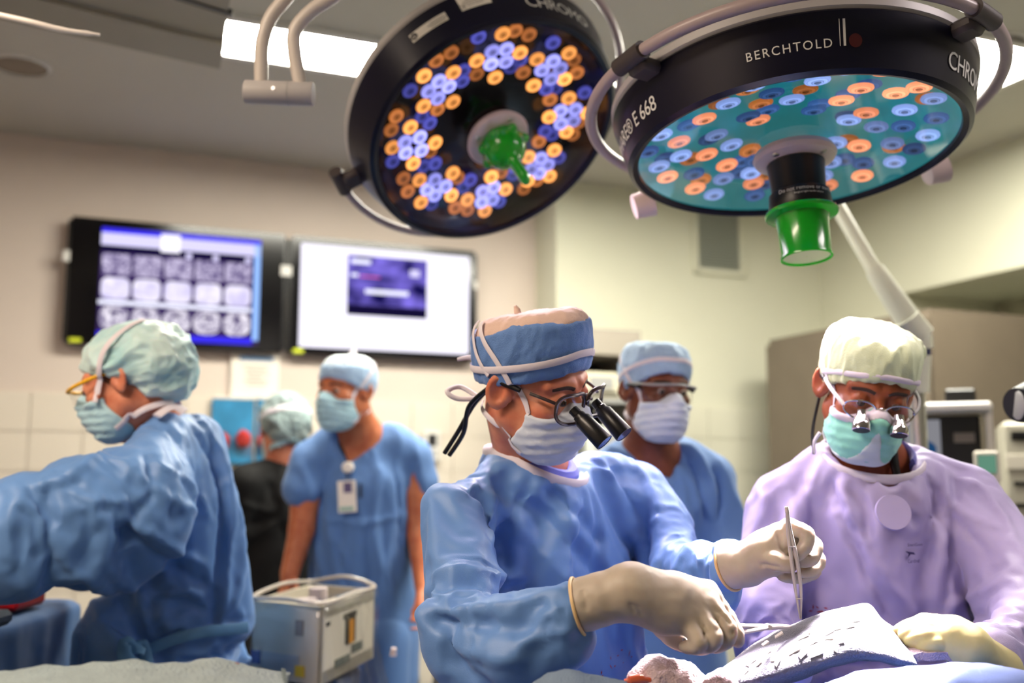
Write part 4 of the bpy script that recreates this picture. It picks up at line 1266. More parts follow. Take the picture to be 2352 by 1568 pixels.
    G.chain([A(1062, 1432, 1.44), A(1180, 1430, 1.39), A(1288, 1412, 1.36)], [.058, .056, .043], .016, kin=.01)
    G.cap(A(1030, 1412, 1.44), A(948, 1409, 1.42), .046, .004, .02)
    G.chain([A(1075, 1490, 1.42), A(1200, 1488, 1.39), A(1325, 1465, 1.36)], [.030, .028, .022], .03)
    # far sleeve
    G.chain([shL, A(1528, 1190, 1.87), A(1550, 1300, 1.78)], [.06, .06, .062], .02, kin=.01)
    G.chain([A(1552, 1312, 1.77), A(1620, 1302, 1.68), A(1662, 1292, 1.605)], [.062, .058, .043], .02, kin=.01)
    G.cap(A(1555, 1370, 1.76), A(1660, 1360, 1.62), .036, .026, .03)
    # neck opening: the collar ring carries the gown up round the neck
    e1, e2 = unit(np.array([.76, -.62, 0])), np.array([.62, .76, 0])
    rim = [col + e1 * math.cos(a) * .086 + e2 * math.sin(a) * .084 + np.array([0, 0, (-.05 * math.cos(a) if math.cos(a) > 0 else -.014 * math.cos(a)) - .002]) for a in np.linspace(0, 2 * math.pi, 41)[:-1]]
    for dz, o_, r_ in ((-.03, 1.06, .018), (-.06, 1.16, .024)):
        sk_ = [col + (p - col) * [o_, o_, 1] + [0, 0, dz] for p in rim]; G.chain(sk_ + sk_[:1], [r_] * 41, .03)
    G.chain(rim + rim[:1], [.008] * 41, .02)
    G.cap(col + [0, 0, -.03], col + [0, 0, .06], .066, .07, .004, mode='s')
    G.cap(col + [.022, -.02, .022], col + [0.02, -.02, .08], .05, .06, .004, mode='s')
    pins = [(p, .03) for p in rim] + [(A(1318, 1408, 1.352), .05), (A(1690, 1292, 1.585), .05), (A(948, 1409, 1.42), .03), (A(975, 1150, 1.62), .03)]
    V, Q = drape(G, 2, 1.0, pins, 22, .15, .021, .3)
    V, Q = subdivide(V, Q)
    fs = [([(1150, 1110), (1260, 1200), (1360, 1300), (1440, 1400)], .026, -.012), ([(1115, 1130), (1230, 1250), (1330, 1360)], .024, .010), ([(1250, 1120), (1330, 1185), (1390, 1250)], .020, -.010),
          ([(1400, 1060), (1450, 1140), (1480, 1240), (1480, 1340)], .022, -.012), ([(1430, 1040), (1495, 1120), (1515, 1220)], .020, .008),
          ([(1060, 1105), (1110, 1150), (1142, 1230), (1165, 1310)], .018, -.012), ([(990, 1325), (1060, 1308), (1130, 1325), (1190, 1320)], .018, .012), ([(1000, 1353), (1070, 1339), (1140, 1352), (1190, 1345)], .016, -.010),
          ([(950, 1409), (1080, 1398), (1200, 1385), (1285, 1352)], .016, .008), ([(955, 1411), (1080, 1436), (1250, 1440)], .018, -.007), ([(955, 1413), (1060, 1490), (1200, 1515)], .018, .008), ([(1180, 1475), (1250, 1462), (1310, 1445)], .012, .005)]
    fs += fan(1305, 1412, 120, 240, 7, 8, 90, .008, .003, 4)
    V = laplace(fold_px(V, Q, fs), Q, .25)
    gn = mesh_np('gown', V, Q, m_gown, t)
    # collar binding
    MB().tube([p + unit((p - col) * [1, 1, 0]) * .005 for p in rim], .0115, 10, closed=True, flat=([p - col for p in rim], .6)).build('collar_binding', m_trim, gn)
    inner = [p + (col - p) * .2 + np.array([0, 0, .004]) for p in rim]
    MB().tube(inner, .012, 8, closed=True).build('scrub_neckline', cloth_mat('undershirt_blue', (88, 98, 190), .8), gn)
    legs(t, pel - [0, 0, .1], (.6, -.75), m_scrub)
    # --- gloves
    c = A
    W = c(1450, 1358, 1.342)
    glove(t, [  # near hand: fist over the needle holder, back of the hand to the lens
        ([c(1328, 1392, 1.352), c(1385, 1374, 1.346), W], [.037, .035, .0295], .012),
        ([W, c(1545, 1352, 1.355), c(1626, 1354, 1.362)], [.027, .022, .0125], .022),
        ([W, c(1550, 1372, 1.345), c(1628, 1386, 1.346)], [.028, .0235, .0125], .022),
        ([W, c(1540, 1396, 1.338), c(1608, 1414, 1.334)], [.028, .0235, .0125], .022),
        ([W, c(1525, 1416, 1.335), c(1578, 1438, 1.327)], [.026, .022, .012], .022),
    ], [  # index .. little, thumb
        ([c(1626, 1353, 1.362), c(1670, 1418, 1.352), c(1690, 1453, 1.345), c(1695, 1474, 1.341)], [.0122, .0100, .0090, .0076]),
        ([c(1630, 1386, 1.345), c(1672, 1440, 1.327), c(1668, 1472, 1.324), c(1642, 1486, 1.334)], [.0125, .0102, .0092, .0080]),
        ([c(1610, 1413, 1.332), c(1641, 1460, 1.313), c(1633, 1480, 1.315), c(1606, 1487, 1.328)], [.0125, .0100, .0090, .0080]),
        ([c(1578, 1436, 1.325), c(1606, 1472, 1.307), c(1597, 1485, 1.311), c(1572, 1485, 1.324)], [.0118, .0094, .0086, .0076]),
        ([c(1495, 1405, 1.358), c(1542, 1460, 1.374), c(1580, 1480, 1.366), c(1622, 1488, 1.352)], [.0185, .0125, .0110, .0088]),
    ], [([(1448, 1385), (1457, 1408)], .0045, -.0022), ([(1462, 1388), (1472, 1414)], .0045, -.002), ([(1340, 1350), (1348, 1400)], .008, -.002), ([(1642, 1395), (1676, 1432), (1684, 1460)], .0035, -.003), ([(1648, 1415), (1650, 1455)], .0035, -.003), ([(1616, 1432), (1620, 1470)], .0035, -.003)],
        [c(1338, 1390, 1.351), c(1330, 1392, 1.352)], .0385)
    W = c(1762, 1270, 1.536)
    glove(t, [  # far hand: pinching the forceps, brightly lit
        ([c(1676, 1298, 1.573), c(1715, 1294, 1.555), W], [.0375, .035, .027], .012),
        ([W, c(1792, 1232, 1.526), c(1812, 1209, 1.521)], [.025, .020, .0125], .02), ([W, c(1800, 1242, 1.535), c(1834, 1226, 1.536)], [.026, .021, .0125], .02),
        ([W, c(1806, 1258, 1.545), c(1847, 1250, 1.551)], [.026, .021, .0125], .02), ([W, c(1806, 1276, 1.55), c(1845, 1278, 1.561)], [.024, .020, .012], .02),
    ], [
        ([c(1812, 1208, 1.520), c(1853, 1226, 1.505), c(1847, 1258, 1.495), c(1828, 1277, 1.493)], [.0122, .0104, .0094, .0078]),
        ([c(1835, 1226, 1.535), c(1871, 1252, 1.520), c(1864, 1282, 1.505), c(1841, 1291, 1.499)], [.0122, .0104, .0094, .0078]),
        ([c(1848, 1250, 1.550), c(1879, 1285, 1.535), c(1868, 1310, 1.520), c(1841, 1314, 1.511)], [.0120, .0102, .0090, .0076]),
        ([c(1845, 1278, 1.560), c(1870, 1312, 1.548), c(1840, 1327, 1.534), c(1795, 1324, 1.526)], [.0112, .0092, .0084, .0072]),
        ([c(1748, 1274, 1.527), c(1780, 1285, 1.505), c(1799, 1292, 1.497), c(1816, 1299, 1.493)], [.0195, .0150, .0125, .0095]),
    ], [([(1786, 1225), (1796, 1255), (1812, 1278)], .006, -.004), ([(1745, 1296), (1775, 1300), (1800, 1306)], .006, -.003)], [c(1684, 1296, 1.571), c(1676, 1298, 1.575)], .0395)
    return t
def s_pow(x, p): return math.copysign(abs(x) ** p, x)
def del_keys(o):
    for k in list(o.keys()):
        if k in ('label', 'category', 'group', 'kind'): del o[k]
def glove(t, palm, fingers, grooves=(), cuff=None, cr=.04, m=None, step=.0028, tint=None):
    pts = np.array([p for ch in palm + [(f[0], f[1], 0) for f in fingers] for p in ch[0]])
    lo, hi = pts.min(0) - .055, pts.max(0) + .055
    F = Field(*[np.arange(a, b, step) for a, b in zip(lo, hi)])
    for ps, rs, k in palm: F.chain(ps, rs, k)
    for ps, rs in fingers:
        G = Field(*F.ax); q = spline(ps, 9); rr = list(np.interp(np.linspace(0, 1, len(q)), np.linspace(0, 1, len(rs)), rs))
        G.chain(q, rr, .004)
        for j, r in zip(ps[1:-1], rs[1:-1]): G.cap(j, j + 1e-4, r * 1.04, None, .004)
        # fingers join the palm softly at their root, and stay apart from each other
        root = np.asarray(ps[0]); sl, P = F.block(lo, hi)
        dist = np.linalg.norm(P - root.astype(np.float32), axis=-1)
        kk = np.clip(.009 * (1 - dist / .026), .0008, .009).astype(np.float32)
        a, b = F.F[sl], G.F[sl]
        h = np.clip(.5 + .5 * (b - a) / kk, 0, 1); F.F[sl] = b * (1 - h) + a * h - kk * h * (1 - h)
    if cuff is not None:                                           # open end of the glove
        a_, b_ = np.asarray(cuff[0]), np.asarray(cuff[1]); dn = unit(b_ - a_).astype(np.float32); pb = (b_ + (b_ - a_) * .0).astype(np.float32)
        F.op(lambda P: (P - pb) @ dn, lo, hi, .001, 'i')
    V, Q = F.mesh(1)
    if grooves: V = fold_px(V, Q, list(grooves))
    N = normals(V, Q)
    V = V + N * crumple(V, 30, .0008, (1, 1, 1), 5, 2)[:, None]
    o = mesh_np('glove', V, Q, m or m_glove, t)
    if cuff is not None:
        a, b = np.asarray(cuff[0]), np.asarray(cuff[1]); ax = unit(b - a)
        e = unit(np.cross(ax, [0, 1, 0])); e2 = np.cross(ax, e)
        MB().tube([b + (e * math.cos(q) + e2 * math.sin(q)) * cr for q in np.linspace(0, 2 * math.pi, 33)[:-1]], .0024, 8, closed=True).build('rolled_cuff', m_glove_rim, o)
    return o
m_glove_rim = mat('latex_rim', (226, 190, 140), .45, sss=.2)
central()
# ================================================================== THE OTHER PEOPLE
def garment(name, t, F, specs, m, cr=(6.5, .004, (1, 1, .7), 1), regions=(), sim=None):
    """sim: (pins, zsplit, frames, growth, slack, bending) settles the cloth for real; then the photo's main folds are pressed in"""
    if sim:
        V, Q = drape(F, 2, sim[1], sim[0], *sim[2:]); V, Q = subdivide(V, Q)
        V = laplace(fold_px(V, Q, [(a_, max(b_, .012), c_ * .75) for a_, b_, c_ in specs]), Q, .25)
        return mesh_np(name, V, Q, m, t)
    V, Q = F.mesh(1)
    V = fold_px(V, Q, [(a_, b_, c_ * 1.3) for a_, b_, c_ in specs]); V = laplace(V, Q, .5); N = normals(V, Q)
    if regions: V = laplace(creases(V, N, regions, cr[3]), Q, .3); N = normals(V, Q)
    V = V + N * crumple(V, cr[0], cr[1], cr[2], cr[3], 3)[:, None]
    return mesh_np(name, V, Q, m, t)
def grid(lo, hi, step, zfine=None, zstep=.03):
    zs = np.arange(lo[2], hi[2], step) if zfine is None else axis_pts([(lo[2], zfine, zstep), (zfine, hi[2], step)])
    return Field(np.arange(lo[0], hi[0], step), np.arange(lo[1], hi[1], step), zs)
def body_grid(hd, lo, hi, zf=1.3, fine=.005, coarse=.016):
    c = hd.c
    return Field(axc(lo[0], c[0] - .14, c[0] + .14, hi[0], fine, coarse), axc(lo[1], c[1] - .15, c[1] + .15, hi[1], fine, coarse), axc(lo[2], zf, c[2] + .17, c[2] + .18, fine, .02))
def ring(c, e1, e2, r1, r2, dip=0.0, n=40):
    return [c + e1 * math.cos(a) * r1 + e2 * math.sin(a) * r2 + np.array([0, 0, -dip * math.cos(a)]) for a in np.linspace(0, 2 * math.pi, n + 1)[:-1]]

def right_surgeon():
    hd = Head(A(1992, 888, 1.84), (-.10, -.90, -.40), (1, -.08, -.16), .95)
    pel = np.array([.66, 2.0, .95])
    t = thing('person', 'surgeon in lavender gown, pale green cap and mint mask looking down through silver loupes', 'person', (pel[0], pel[1], 0))
    nb, chest, belly = A(2002, 1080, 1.94), A(2005, 1200, 1.92), A(2010, 1450, 1.93)
    shR, shL = A(1785, 1140, 1.93), A(2225, 1125, 1.88)
    lat = unit(shL - shR)
    F = body_grid(hd, (pel[0] - .3, pel[1] - .35, .8), (pel[0] + .35, pel[1] + .3, 0), 1.36, .0042)
    add_head(F, hd); F.cap(hd.wor((0, -.03, -.06)), nb, .057, .064, .03)
    F.chain([nb, chest + [0, .03, 0], belly, pel], [.062, .075, .08, .09], .03, flat=(lat, 1.2))
    F.chain([A(1920, 1095, 1.95), nb - [0, 0, .045], A(2090, 1092, 1.93)], [.025, .04, .025], .03)
    V, Q = F.mesh(1); mesh_np('body', V, Q, m_skin_b, t)
    eyes(hd, t)
    cf = cap_fn_make(.045, -.035, .010, .118, (.004, .004, .03), .016, .06)
    cap_mesh(hd, cf, 'cap', m_capg, t, (18, .006, (1.0, 1, .45)), seed=4)
    both = lambda p: np.minimum(cf(p), head_sdf(p))
    ribbon_on(hd, [(-.088, .0, .02), (-.075, .06, .038), (0, .12, .053), (.075, .06, .038), (.088, .0, .02)], both, .003, .011, .004, 'headband', m_trim, t, 50)
    local_tube(hd, [(-.09, -.05, .07), (-.105, -.06, .075), (-.108, -.055, .06), (-.095, -.05, .05)], [.004, .007, .006, .003], 'tie_knot', m_capg, t)
    # hair at the temples
    def hairf(p): return smax(smax(cran(p.astype(np.float32)) - .005, p[..., 1] - .035, .01), np.abs(p[..., 2] - .01) - .03, .01)
    cap_mesh(hd, hairf, 'hair', m_hair, t, (60, .001, (1, 1, .3)))
    # mask: mint upper panels with a pale nose strip and pale chin
    mo, mf = mask(hd, t, m_maskg, top=-.032, low=-.134, pleat=.0006)
    pale = cloth_mat('mask_pale_panel', (214, 226, 220), .7)
    def sub(name, m, clip, off=.0012):
        V, Q = shape_mesh(lambda p: smax(mf(p) - off, clip(p), .002), (-.1, 0, -.17), (.1, .15, .03), .003)
        mesh_np(name, hd.wor(V), Q, m, mo)
    sub('nose_strip', m_trim, lambda p: (-.050 + .03 * np.exp(-(p[..., 0] / .03) ** 2)) - p[..., 2])
    sub('chin_panel', pale, lambda p: p[..., 2] - (-.118 + .075 * np.exp(-(p[..., 0] / .018) ** 2)))
    straps(hd, t, mf, cf, m_trim, width=.009)
    local_tube(hd, [(.075, .02, -.1), (.082, .022, -.12), (.078, .026, -.142)], [.0035, .003, .002], 'strap_tail', m_trim, t)
    g = thing('loupe_glasses', None, None); g.parent = t; g.matrix_parent_inverse = t.matrix_basis.inverted(); del_keys(g)
    fr = MB()
    for sx in (-1, 1):
        rg = [(sx * (.036 + .0285 * math.cos(a)), .111 - .012 * max(0, math.cos(a)) ** 2, -.012 + .0175 * math.sin(a)) for a in np.linspace(0, 2 * math.pi, 33)[:-1]]
        fr.tube([hd.wor(p) for p in rg], .0017, 8, closed=True)
        MB().add([hd.wor(p) for p in rg], [list(range(32))]).build('lens', m_clear, g)
    fr.tube([hd.wor(p) for p in spline([(-.008, .111, -.008), (0, .117, -.003), (.008, .111, -.008)], 8)], .002, 8)
    fr.build('frame', m_chrome, g)
    for sx in (-1, 1):
        local_tube(hd, [(sx * .064, .1, -.01), (sx * .074, .085, -.002), (sx * .083, .05, .005), (sx * .085, .0, .01)], .0036, 'temple_arm', m_white if sx > 0 else m_greyp, g)
        local_tube(hd, [(sx * .085, .012, .008), (sx * .084, -.01, .008), (sx * .08, -.03, -.005)], [.005, .007, .005], 'temple_tip', m_black, g)
        dr = unit([0, .62, -.78]); c0 = np.array([sx * .034, .115, -.016])
        x = unit(np.cross([0, 0, 1], dr)); M = frame_M(hd.wor(c0), hd.R @ x, hd.R @ np.cross(dr, x), hd.R @ dr)
        b = MB().lathe([(.001, -.004), (.008, -.004), (.0085, .004), (.0095, .008), (.0145, .018), (.016, .022), (.016, .032), (.0145, .033)], 28, M).build('loupe_barrel', m_chrome, g)
        MB().lathe([(.001, .0325), (.0148, .0325)], 24, M).build('loupe_lens', m_dark, b)
    local_tube(hd, [(-.075, -.02, -.09), (-.078, .02, -.14), (-.085, .04, -.165)], [.006, .008, .007], 'head_strap', m_black, g)
    local_tube(hd, [(.08, -.02, -.02), (.085, .0, -.1), (.075, .01, -.15)], .003, 'head_strap', m_black, g)
    # gown
    G = grid((.02, 1.22, .3), (1.2, 2.25, 1.56), .0066, 1.0)
    col = A(2002, 1050, 1.90)
    G.chain([shR, A(1880, 1088, 1.94), nb - [0, 0, .08], A(2120, 1090, 1.93), shL], [.058, .05, .055, .05, .058], .02, kin=.02)
    G.chain([chest, belly, pel, [pel[0], pel[1], .42]], [.125, .14, .15, .19], .05, flat=(lat, 1.45))
    G.chain([shR, A(1752, 1270, 1.88), A(1748, 1400, 1.78)], [.06, .062, .062], .025, kin=.01)
    G.chain([A(1748, 1425, 1.80), A(1775, 1480, 1.74), A(1810, 1530, 1.66)], [.06, .052, .042], .02, kin=.01)
    G.chain([shL, A(2310, 1250, 1.80), A(2372, 1390, 1.66)], [.064, .072, .076], .025, kin=.01)
    G.chain([A(2372, 1400, 1.66), A(2340, 1460, 1.56), A(2275, 1505, 1.47)], [.074, .06, .045], .02, kin=.01)
    e1, e2 = np.array([0, -1.0, 0]), np.array([1.0, 0, 0])
    rim = ring(col, e1, e2, .078, .088, .042)
    for dz, o_, r_ in ((-.03, 1.06, .018), (-.06, 1.16, .024)):
        sk_ = [col + (p - col) * [o_, o_, 1] + [0, 0, dz] for p in rim]; G.chain(sk_ + sk_[:1], [r_] * 41, .03)
    G.chain(rim + rim[:1], [.008] * 41, .02)
    G.cap(col + [0, .0, -.035], col + [0, 0, .06], .07, .076, .004, mode='s'); G.cap(col + [0, -.045, -.02], col + [0, -.03, .06], .05, .06, .004, mode='s')
    fs = [([(1905, 1110), (1945, 1220), (2000, 1330), (2060, 1430)], .016, -.013), ([(1925, 1105), (1970, 1210), (2030, 1320), (2090, 1400)], .014, .010),
          ([(2130, 1080), (2150, 1160), (2130, 1260), (2110, 1350)], .016, -.013), ([(2160, 1070), (2175, 1160), (2165, 1260), (2150, 1390)], .016, .012), ([(2195, 1080), (2190, 1200), (2180, 1340), (2165, 1420)], .013, -.011),
          ([(1800, 1090), (1830, 1200), (1850, 1330)], .016, .008), ([(1840, 1085), (1870, 1190), (1890, 1300)], .014, -.008), ([(1770, 1110), (1785, 1220), (1770, 1330)], .016, -.008),
          ([(2230, 1100), (2290, 1160), (2350, 1280)], .012, .008), ([(2180, 1160), (2240, 1190), (2300, 1215)], .010, .006), ([(2170, 1180), (2220, 1220), (2270, 1280)], .012, -.007),
          ([(2170, 1400), (2230, 1370), (2300, 1340)], .014, .010), ([(2160, 1440), (2220, 1420), (2300, 1400)], .013, -.009), ([(1960, 1150), (1990, 1260), (2010, 1380)], .010, .005), ([(2060, 1140), (2075, 1230), (2060, 1330)], .010, .004)]
    gn = garment('gown', t, G, fs, m_gownr, sim=([(p, .03) for p in rim] + [(A(2275, 1505, 1.47), .06), (A(1810, 1530, 1.66), .06)], 1.0, 22, .15, .021, .3))
    MB().tube([p + unit((p - col) * [1, 1, 0]) * .005 for p in rim], .0105, 10, closed=True, flat=([p - col for p in rim], .55)).build('collar_binding', m_trim, gn)
    sc = cloth_mat('undershirt_violet', (96, 96, 176), .8)
    inn = [p + (col - p) * .14 + np.array([0, 0, .006]) for p in rim]
    MB().tube(inn[6:18], .014, 8, flat=([p - col for p in inn[6:18]], .4)).build('scrub_neckline', sc, gn)
    MB().tube(inn[13:18], .006, 8).build('scrub_trim', cloth_mat('undershirt_teal', (40, 140, 130), .8), gn)
    # chest marks: round patch and printed tag
    def on_gown(px, py):
        V = np.array([v.co[:] for v in gn.data.vertices]); x, y, d = to_px(V); r2 = (x - px) ** 2 + (y - py) ** 2; c = np.where(r2 < 400)[0]
        c = c[np.argsort(d[c])[:3]]; return V[c].mean(0), np.array([gn.data.vertices[int(i)].normal[:] for i in c]).mean(0)
    p, n = on_gown(2050, 1160); n = unit(n); x = unit(np.cross([0, 0, 1], n)); M = frame_M(p + n * .004, x, np.cross(n, x), n)
    MB().lathe([(.001, .0012), (.031, .001), (.032, -.004)], 36, M).build('chest_patch', cloth_mat('patch_lilac', (182, 172, 212), .5), gn)
    p, n = on_gown(2112, 1270); n = unit(n); x = unit(np.cross([0, 0, 1], n)); M = frame_M(p + n * .005, x, np.cross(n, x), n)
    mk = mat('print_navy', (52, 44, 92), .7)
    for s, px_, py_, sz in (('SmartGown', -.02, .012, .008), ('Cardinal', -.02, -.017, .009)):
        V, Fc = text_mesh(s, sz); MB().add(V + [px_, py_, 0], Fc).build('printed_text', mk, gn, M)
    MB().add([(-.026, .004, 0), (-.004, .001, 0), (.0, -.003, 0), (-.012, -.002, 0), (-.02, -.008, 0), (-.018, -.001, 0)], [(0, 1, 2, 3, 4, 5)]).build('printed_emblem', mk, gn, M)
    legs(t, pel - [0, 0, .1], (0, -1), m_scrub)
    # visible gloved hand resting on the towel
    c = lambda x, y, d: A(1620 + .3112 * x, 1340 + .3112 * y, d)
    gl = mat('latex_glove_olive', (206, 196, 140), .5, noise=(30, .15), sss=.12, bump=(120, .05))
    glove(t, [([c(2180, 620, 1.44), c(2060, 545, 1.43), c(1930, 470, 1.42)], [.030, .028, .027], .02), ([c(1930, 440, 1.42), c(1820, 360, 1.43), c(1720, 320, 1.44)], [.027, .025, .018], .02),
              ([c(1920, 480, 1.415), c(1800, 430, 1.42), c(1700, 400, 1.43)], [.024, .021, .015], .02)],
          [([c(1720, 315, 1.44), c(1620, 290, 1.445), c(1520, 320, 1.45), c(1430, 350, 1.455)], [.0145, .0125, .011, .009]),
           ([c(1740, 345, 1.432), c(1640, 330, 1.43), c(1540, 360, 1.435), c(1470, 385, 1.44)], [.014, .012, .0108, .009]),
           ([c(1740, 390, 1.425), c(1650, 385, 1.42), c(1570, 405, 1.425), c(1510, 425, 1.43)], [.0135, .0115, .0105, .0088]),
           ([c(1780, 440, 1.418), c(1700, 440, 1.412), c(1630, 450, 1.416), c(1590, 460, 1.42)], [.0125, .0108, .0098, .008]),
           ([c(1900, 420, 1.45), c(1800, 330, 1.465), c(1700, 300, 1.47), c(1620, 310, 1.475)], [.018, .0145, .0125, .0095])], m=gl)
    return t
right_surgeon()

def left_nurse():
    hd = Head(A(292, 872, 2.22), (-.95, -.02, -.30), (.06, -.98, -.03), .95)
    pel = np.array([A(400, 1560, 2.32)[0], A(400, 1560, 2.32)[1], .95])
    t = thing('person', 'gowned nurse in profile with aqua bouffant cap and yellow-browed glasses, reaching out sideways', 'person', (pel[0], pel[1], 0))
    nb = A(370, 1010, 2.28); chest, belly = A(395, 1150, 2.30), A(400, 1420, 2.32)
    lat = unit([.45, -.9, 0])
    F = body_grid(hd, (pel[0] - .35, pel[1] - .35, .8), (pel[0] + .35, pel[1] + .3, 0), 1.4, .005)
    add_head(F, hd); F.cap(hd.wor((0, -.03, -.06)), nb, .056, .064, .03)
    F.chain([nb, chest, belly, pel], [.062, .08, .08, .09], .03)
    V, Q = F.mesh(1); mesh_np('body', V, Q, m_skin_a, t)
    eyes(hd, t)
    def hairf(p): return smax(smax(cran(p.astype(np.float32)) - .006, p[..., 1] - .045, .012), np.abs(p[..., 2] + .0) - .05, .01)
    cap_mesh(hd, hairf, 'hair', mat('hair_auburn', (96, 52, 26), .6, bump=(300, .4, 'wave')), t, (50, .002, (1, 1, .3)))
    def bf(p):
        q = p.astype(np.float32)
        d = sd_ell(q, (0, -.03, .04), (.094, .118, .085))
        d = smin(d, sd_ell(q, (0, -.085, .0), (.088, .075, .082)), .05)
        br = .045 + (-.075 - .045) * np.clip((.1 - q[..., 1]) / .17, 0, 1.2) ** 1.6
        return smax(d, br - q[..., 2], .012)
    cap_mesh(hd, bf, 'bouffant_cap', m_bouf, t, (15, .012, (1, .55, 1)), lo=(-.14, -.19, -.13), hi=(.14, .12, .17), seed=6)
    both = lambda p: np.minimum(bf(p), head_sdf(p))
    mo, mf = mask(hd, t, m_maskaq, top=-.03, low=-.135, pleat=.0015)
    f2 = lambda p: np.minimum(np.minimum(mf(p), both(p)), neck_sdf(p))
    for sx in (-1, 1):
        ribbon_on(hd, [(sx * .06, .055, -.035), (sx * .078, .03, .01), (sx * .09, .0, .06), (sx * .085, -.045, .1), (sx * .05, -.09, .12)], f2, .011, .014, .003, 'mask_strap', m_trim, t, 30)
        ribbon_on(hd, [(sx * .055, .035, -.105), (sx * .066, .0, -.095), (sx * .066, -.045, -.085), (sx * .03, -.1, -.085)], f2, .003, .014, .003, 'mask_strap', m_trim, t, 30)
    g = thing('safety_glasses', None, None); g.parent = t; g.matrix_parent_inverse = t.matrix_basis.inverted(); del_keys(g)
    ye = mat('brow_yellow', (236, 176, 30), .35)
    local_tube(hd, [(.082, .03, .016), (.08, .07, .012), (.066, .105, .008), (.03, .128, .008), (0, .133, .01), (-.03, .128, .008), (-.066, .105, .008), (-.08, .07, .012), (-.082, .03, .016)], .0042, 'brow_bar', ye, g, 40)
    for sx in (-1, 1):
        q = [(sx * (.004 + .062 * u), .131 - .03 * u ** 2, .005 - v) for u, v in ((0, 0), (.33, 0), (.66, 0), (1, 0), (1, .034), (.7, .044), (.35, .042), (.06, .018))]
        MB().add([hd.wor(p) for p in q], [list(range(8))]).build('lens', m_clear, g)
        local_tube(hd, [(sx * .079, .04, .014), (sx * .083, .0, .014), (sx * .082, -.025, .0)], .0034, 'temple_arm', ye, g)
    # gown
    G = grid((-1.55, 1.55, .3), (-.34, 2.62, 1.68), .007, .95)
    sh = A(335, 1115, 2.07); sf = A(430, 1050, 2.5)
    G.chain([sh, A(372, 1040, 2.2), nb - [0, 0, .03], sf], [.085, .08, .075, .08], .03, kin=.04)
    G.chain([chest, belly, pel, [pel[0], pel[1], .45]], [.145, .155, .16, .19], .05, flat=(lat, 1.25))
    G.chain([A(330, 1130, 2.05), A(190, 1178, 1.98), A(50, 1212, 1.92), A(-220, 1240, 1.86)], [.108, .115, .105, .085], .04, kin=.02)
    G.chain([sf, A(385, 1135, 2.62), A(250, 1150, 2.56)], [.08, .07, .055], .03)
    G.cap(A(455, 1010, 2.3), A(495, 1380, 2.26), .06, .07, .05)
    G.cap(A(255, 1420, 2.15), A(260, 1600, 2.15), .07, .09, .05)
    col = A(352, 985, 2.24)
    G.cap(col + [-.02, 0, -.03], col + [-.06, 0, .1], .066, .085, .006, mode='s')
    fs = [([(266, 1010), (200, 1060), (140, 1100), (60, 1120)], .02, .012), ([(330, 1020), (350, 1130), (300, 1200), (270, 1290)], .018, -.012), ([(60, 1110), (110, 1180), (160, 1230)], .018, -.012),
          ([(40, 1140), (20, 1220), (30, 1300)], .02, .010), ([(270, 1210), (350, 1270), (450, 1330), (500, 1360)], .018, -.016), ([(280, 1190), (370, 1240), (470, 1300)], .018, .013),
          ([(430, 960), (480, 1040), (510, 1140), (505, 1260), (490, 1440)], .016, -.02), ([(455, 950), (510, 1050), (535, 1160), (525, 1280), (510, 1430)], .016, .016), ([(540, 1120), (560, 1250), (545, 1370), (500, 1440)], .014, .010),
          ([(300, 1080), (390, 1140), (470, 1180)], .016, .009), ([(380, 1010), (420, 1100), (460, 1170)], .016, -.010), ([(250, 1330), (290, 1400), (330, 1480)], .018, -.012), ([(290, 1320), (330, 1400), (350, 1470)], .016, .011),
          ([(330, 1490), (420, 1450), (500, 1430), (575, 1425)], .014, -.013), ([(380, 1370), (440, 1360), (480, 1400)], .015, .010), ([(350, 1420), (420, 1410), (480, 1420)], .012, .008), ([(200, 1340), (230, 1420), (280, 1480)], .014, .009), ([(350, 1060), (440, 1110), (490, 1200)], .012, .007), ([(150, 1130), (220, 1150), (300, 1150)], .016, .009)]
    fs += fan(330, 1490, 180, 330, 8, 15, 140, .014, .006, 14)
    gn = garment('gown', t, G, fs, m_gownl, sim=([(col + [.05, 0, .0], .09), (A(-220, 1240, 1.86), .12), (A(480, 990, 2.3), .05), (A(330, 1000, 2.12), .04), (A(60, 1108, 1.88), .05), (A(170, 1062, 1.94), .05), (A(160, 1300, 1.95), .04)], .95, 22, .13, .018, .3))
    # waist tie with a bow
    V = np.array([v.co[:] for v in gn.data.vertices]); xx, yy, dd = to_px(V)
    def surf(px, py, off=.006):
        c = np.where((xx - px) ** 2 + (yy - py) ** 2 < 500)[0]
        return A(px, py, dd[c].min() - off)
    tie = cloth_mat('tie_teal_blue', (78, 128, 172), .6)
    pts = spline([surf(x, y) for x, y in ((325, 1500), (400, 1468), (470, 1450), (520, 1446), (570, 1440))], 30)
    MB().tube(pts, .012, 8, flat=([np.array([0, -1, .1])] * len(pts), .18)).build('waist_tie', tie, gn)
    for q in (((310, 1500), (290, 1475), (285, 1500), (300, 1540)), ((315, 1500), (325, 1480), (335, 1520), (330, 1560)), ((308, 1505), (285, 1530), (280, 1575))):
        pts = spline([surf(x, y, .02) for x, y in q], 16)
        MB().tube(pts, .014, 8, flat=([np.array([.3, -1, .1])] * len(pts), .2)).build('tie_bow', tie, gn)
    pts = spline([surf(x, y, .003) for x, y in ((425, 945), (405, 935), (385, 938), (360, 955))], 12)
    MB().tube(pts, .012, 8, flat=([np.array([0, -.6, .8])] * len(pts), .3)).build('collar_binding', m_trim, gn)
    legs(t, pel - [0, 0, .1], (-.85, .4), m_scrub)
left_nurse()

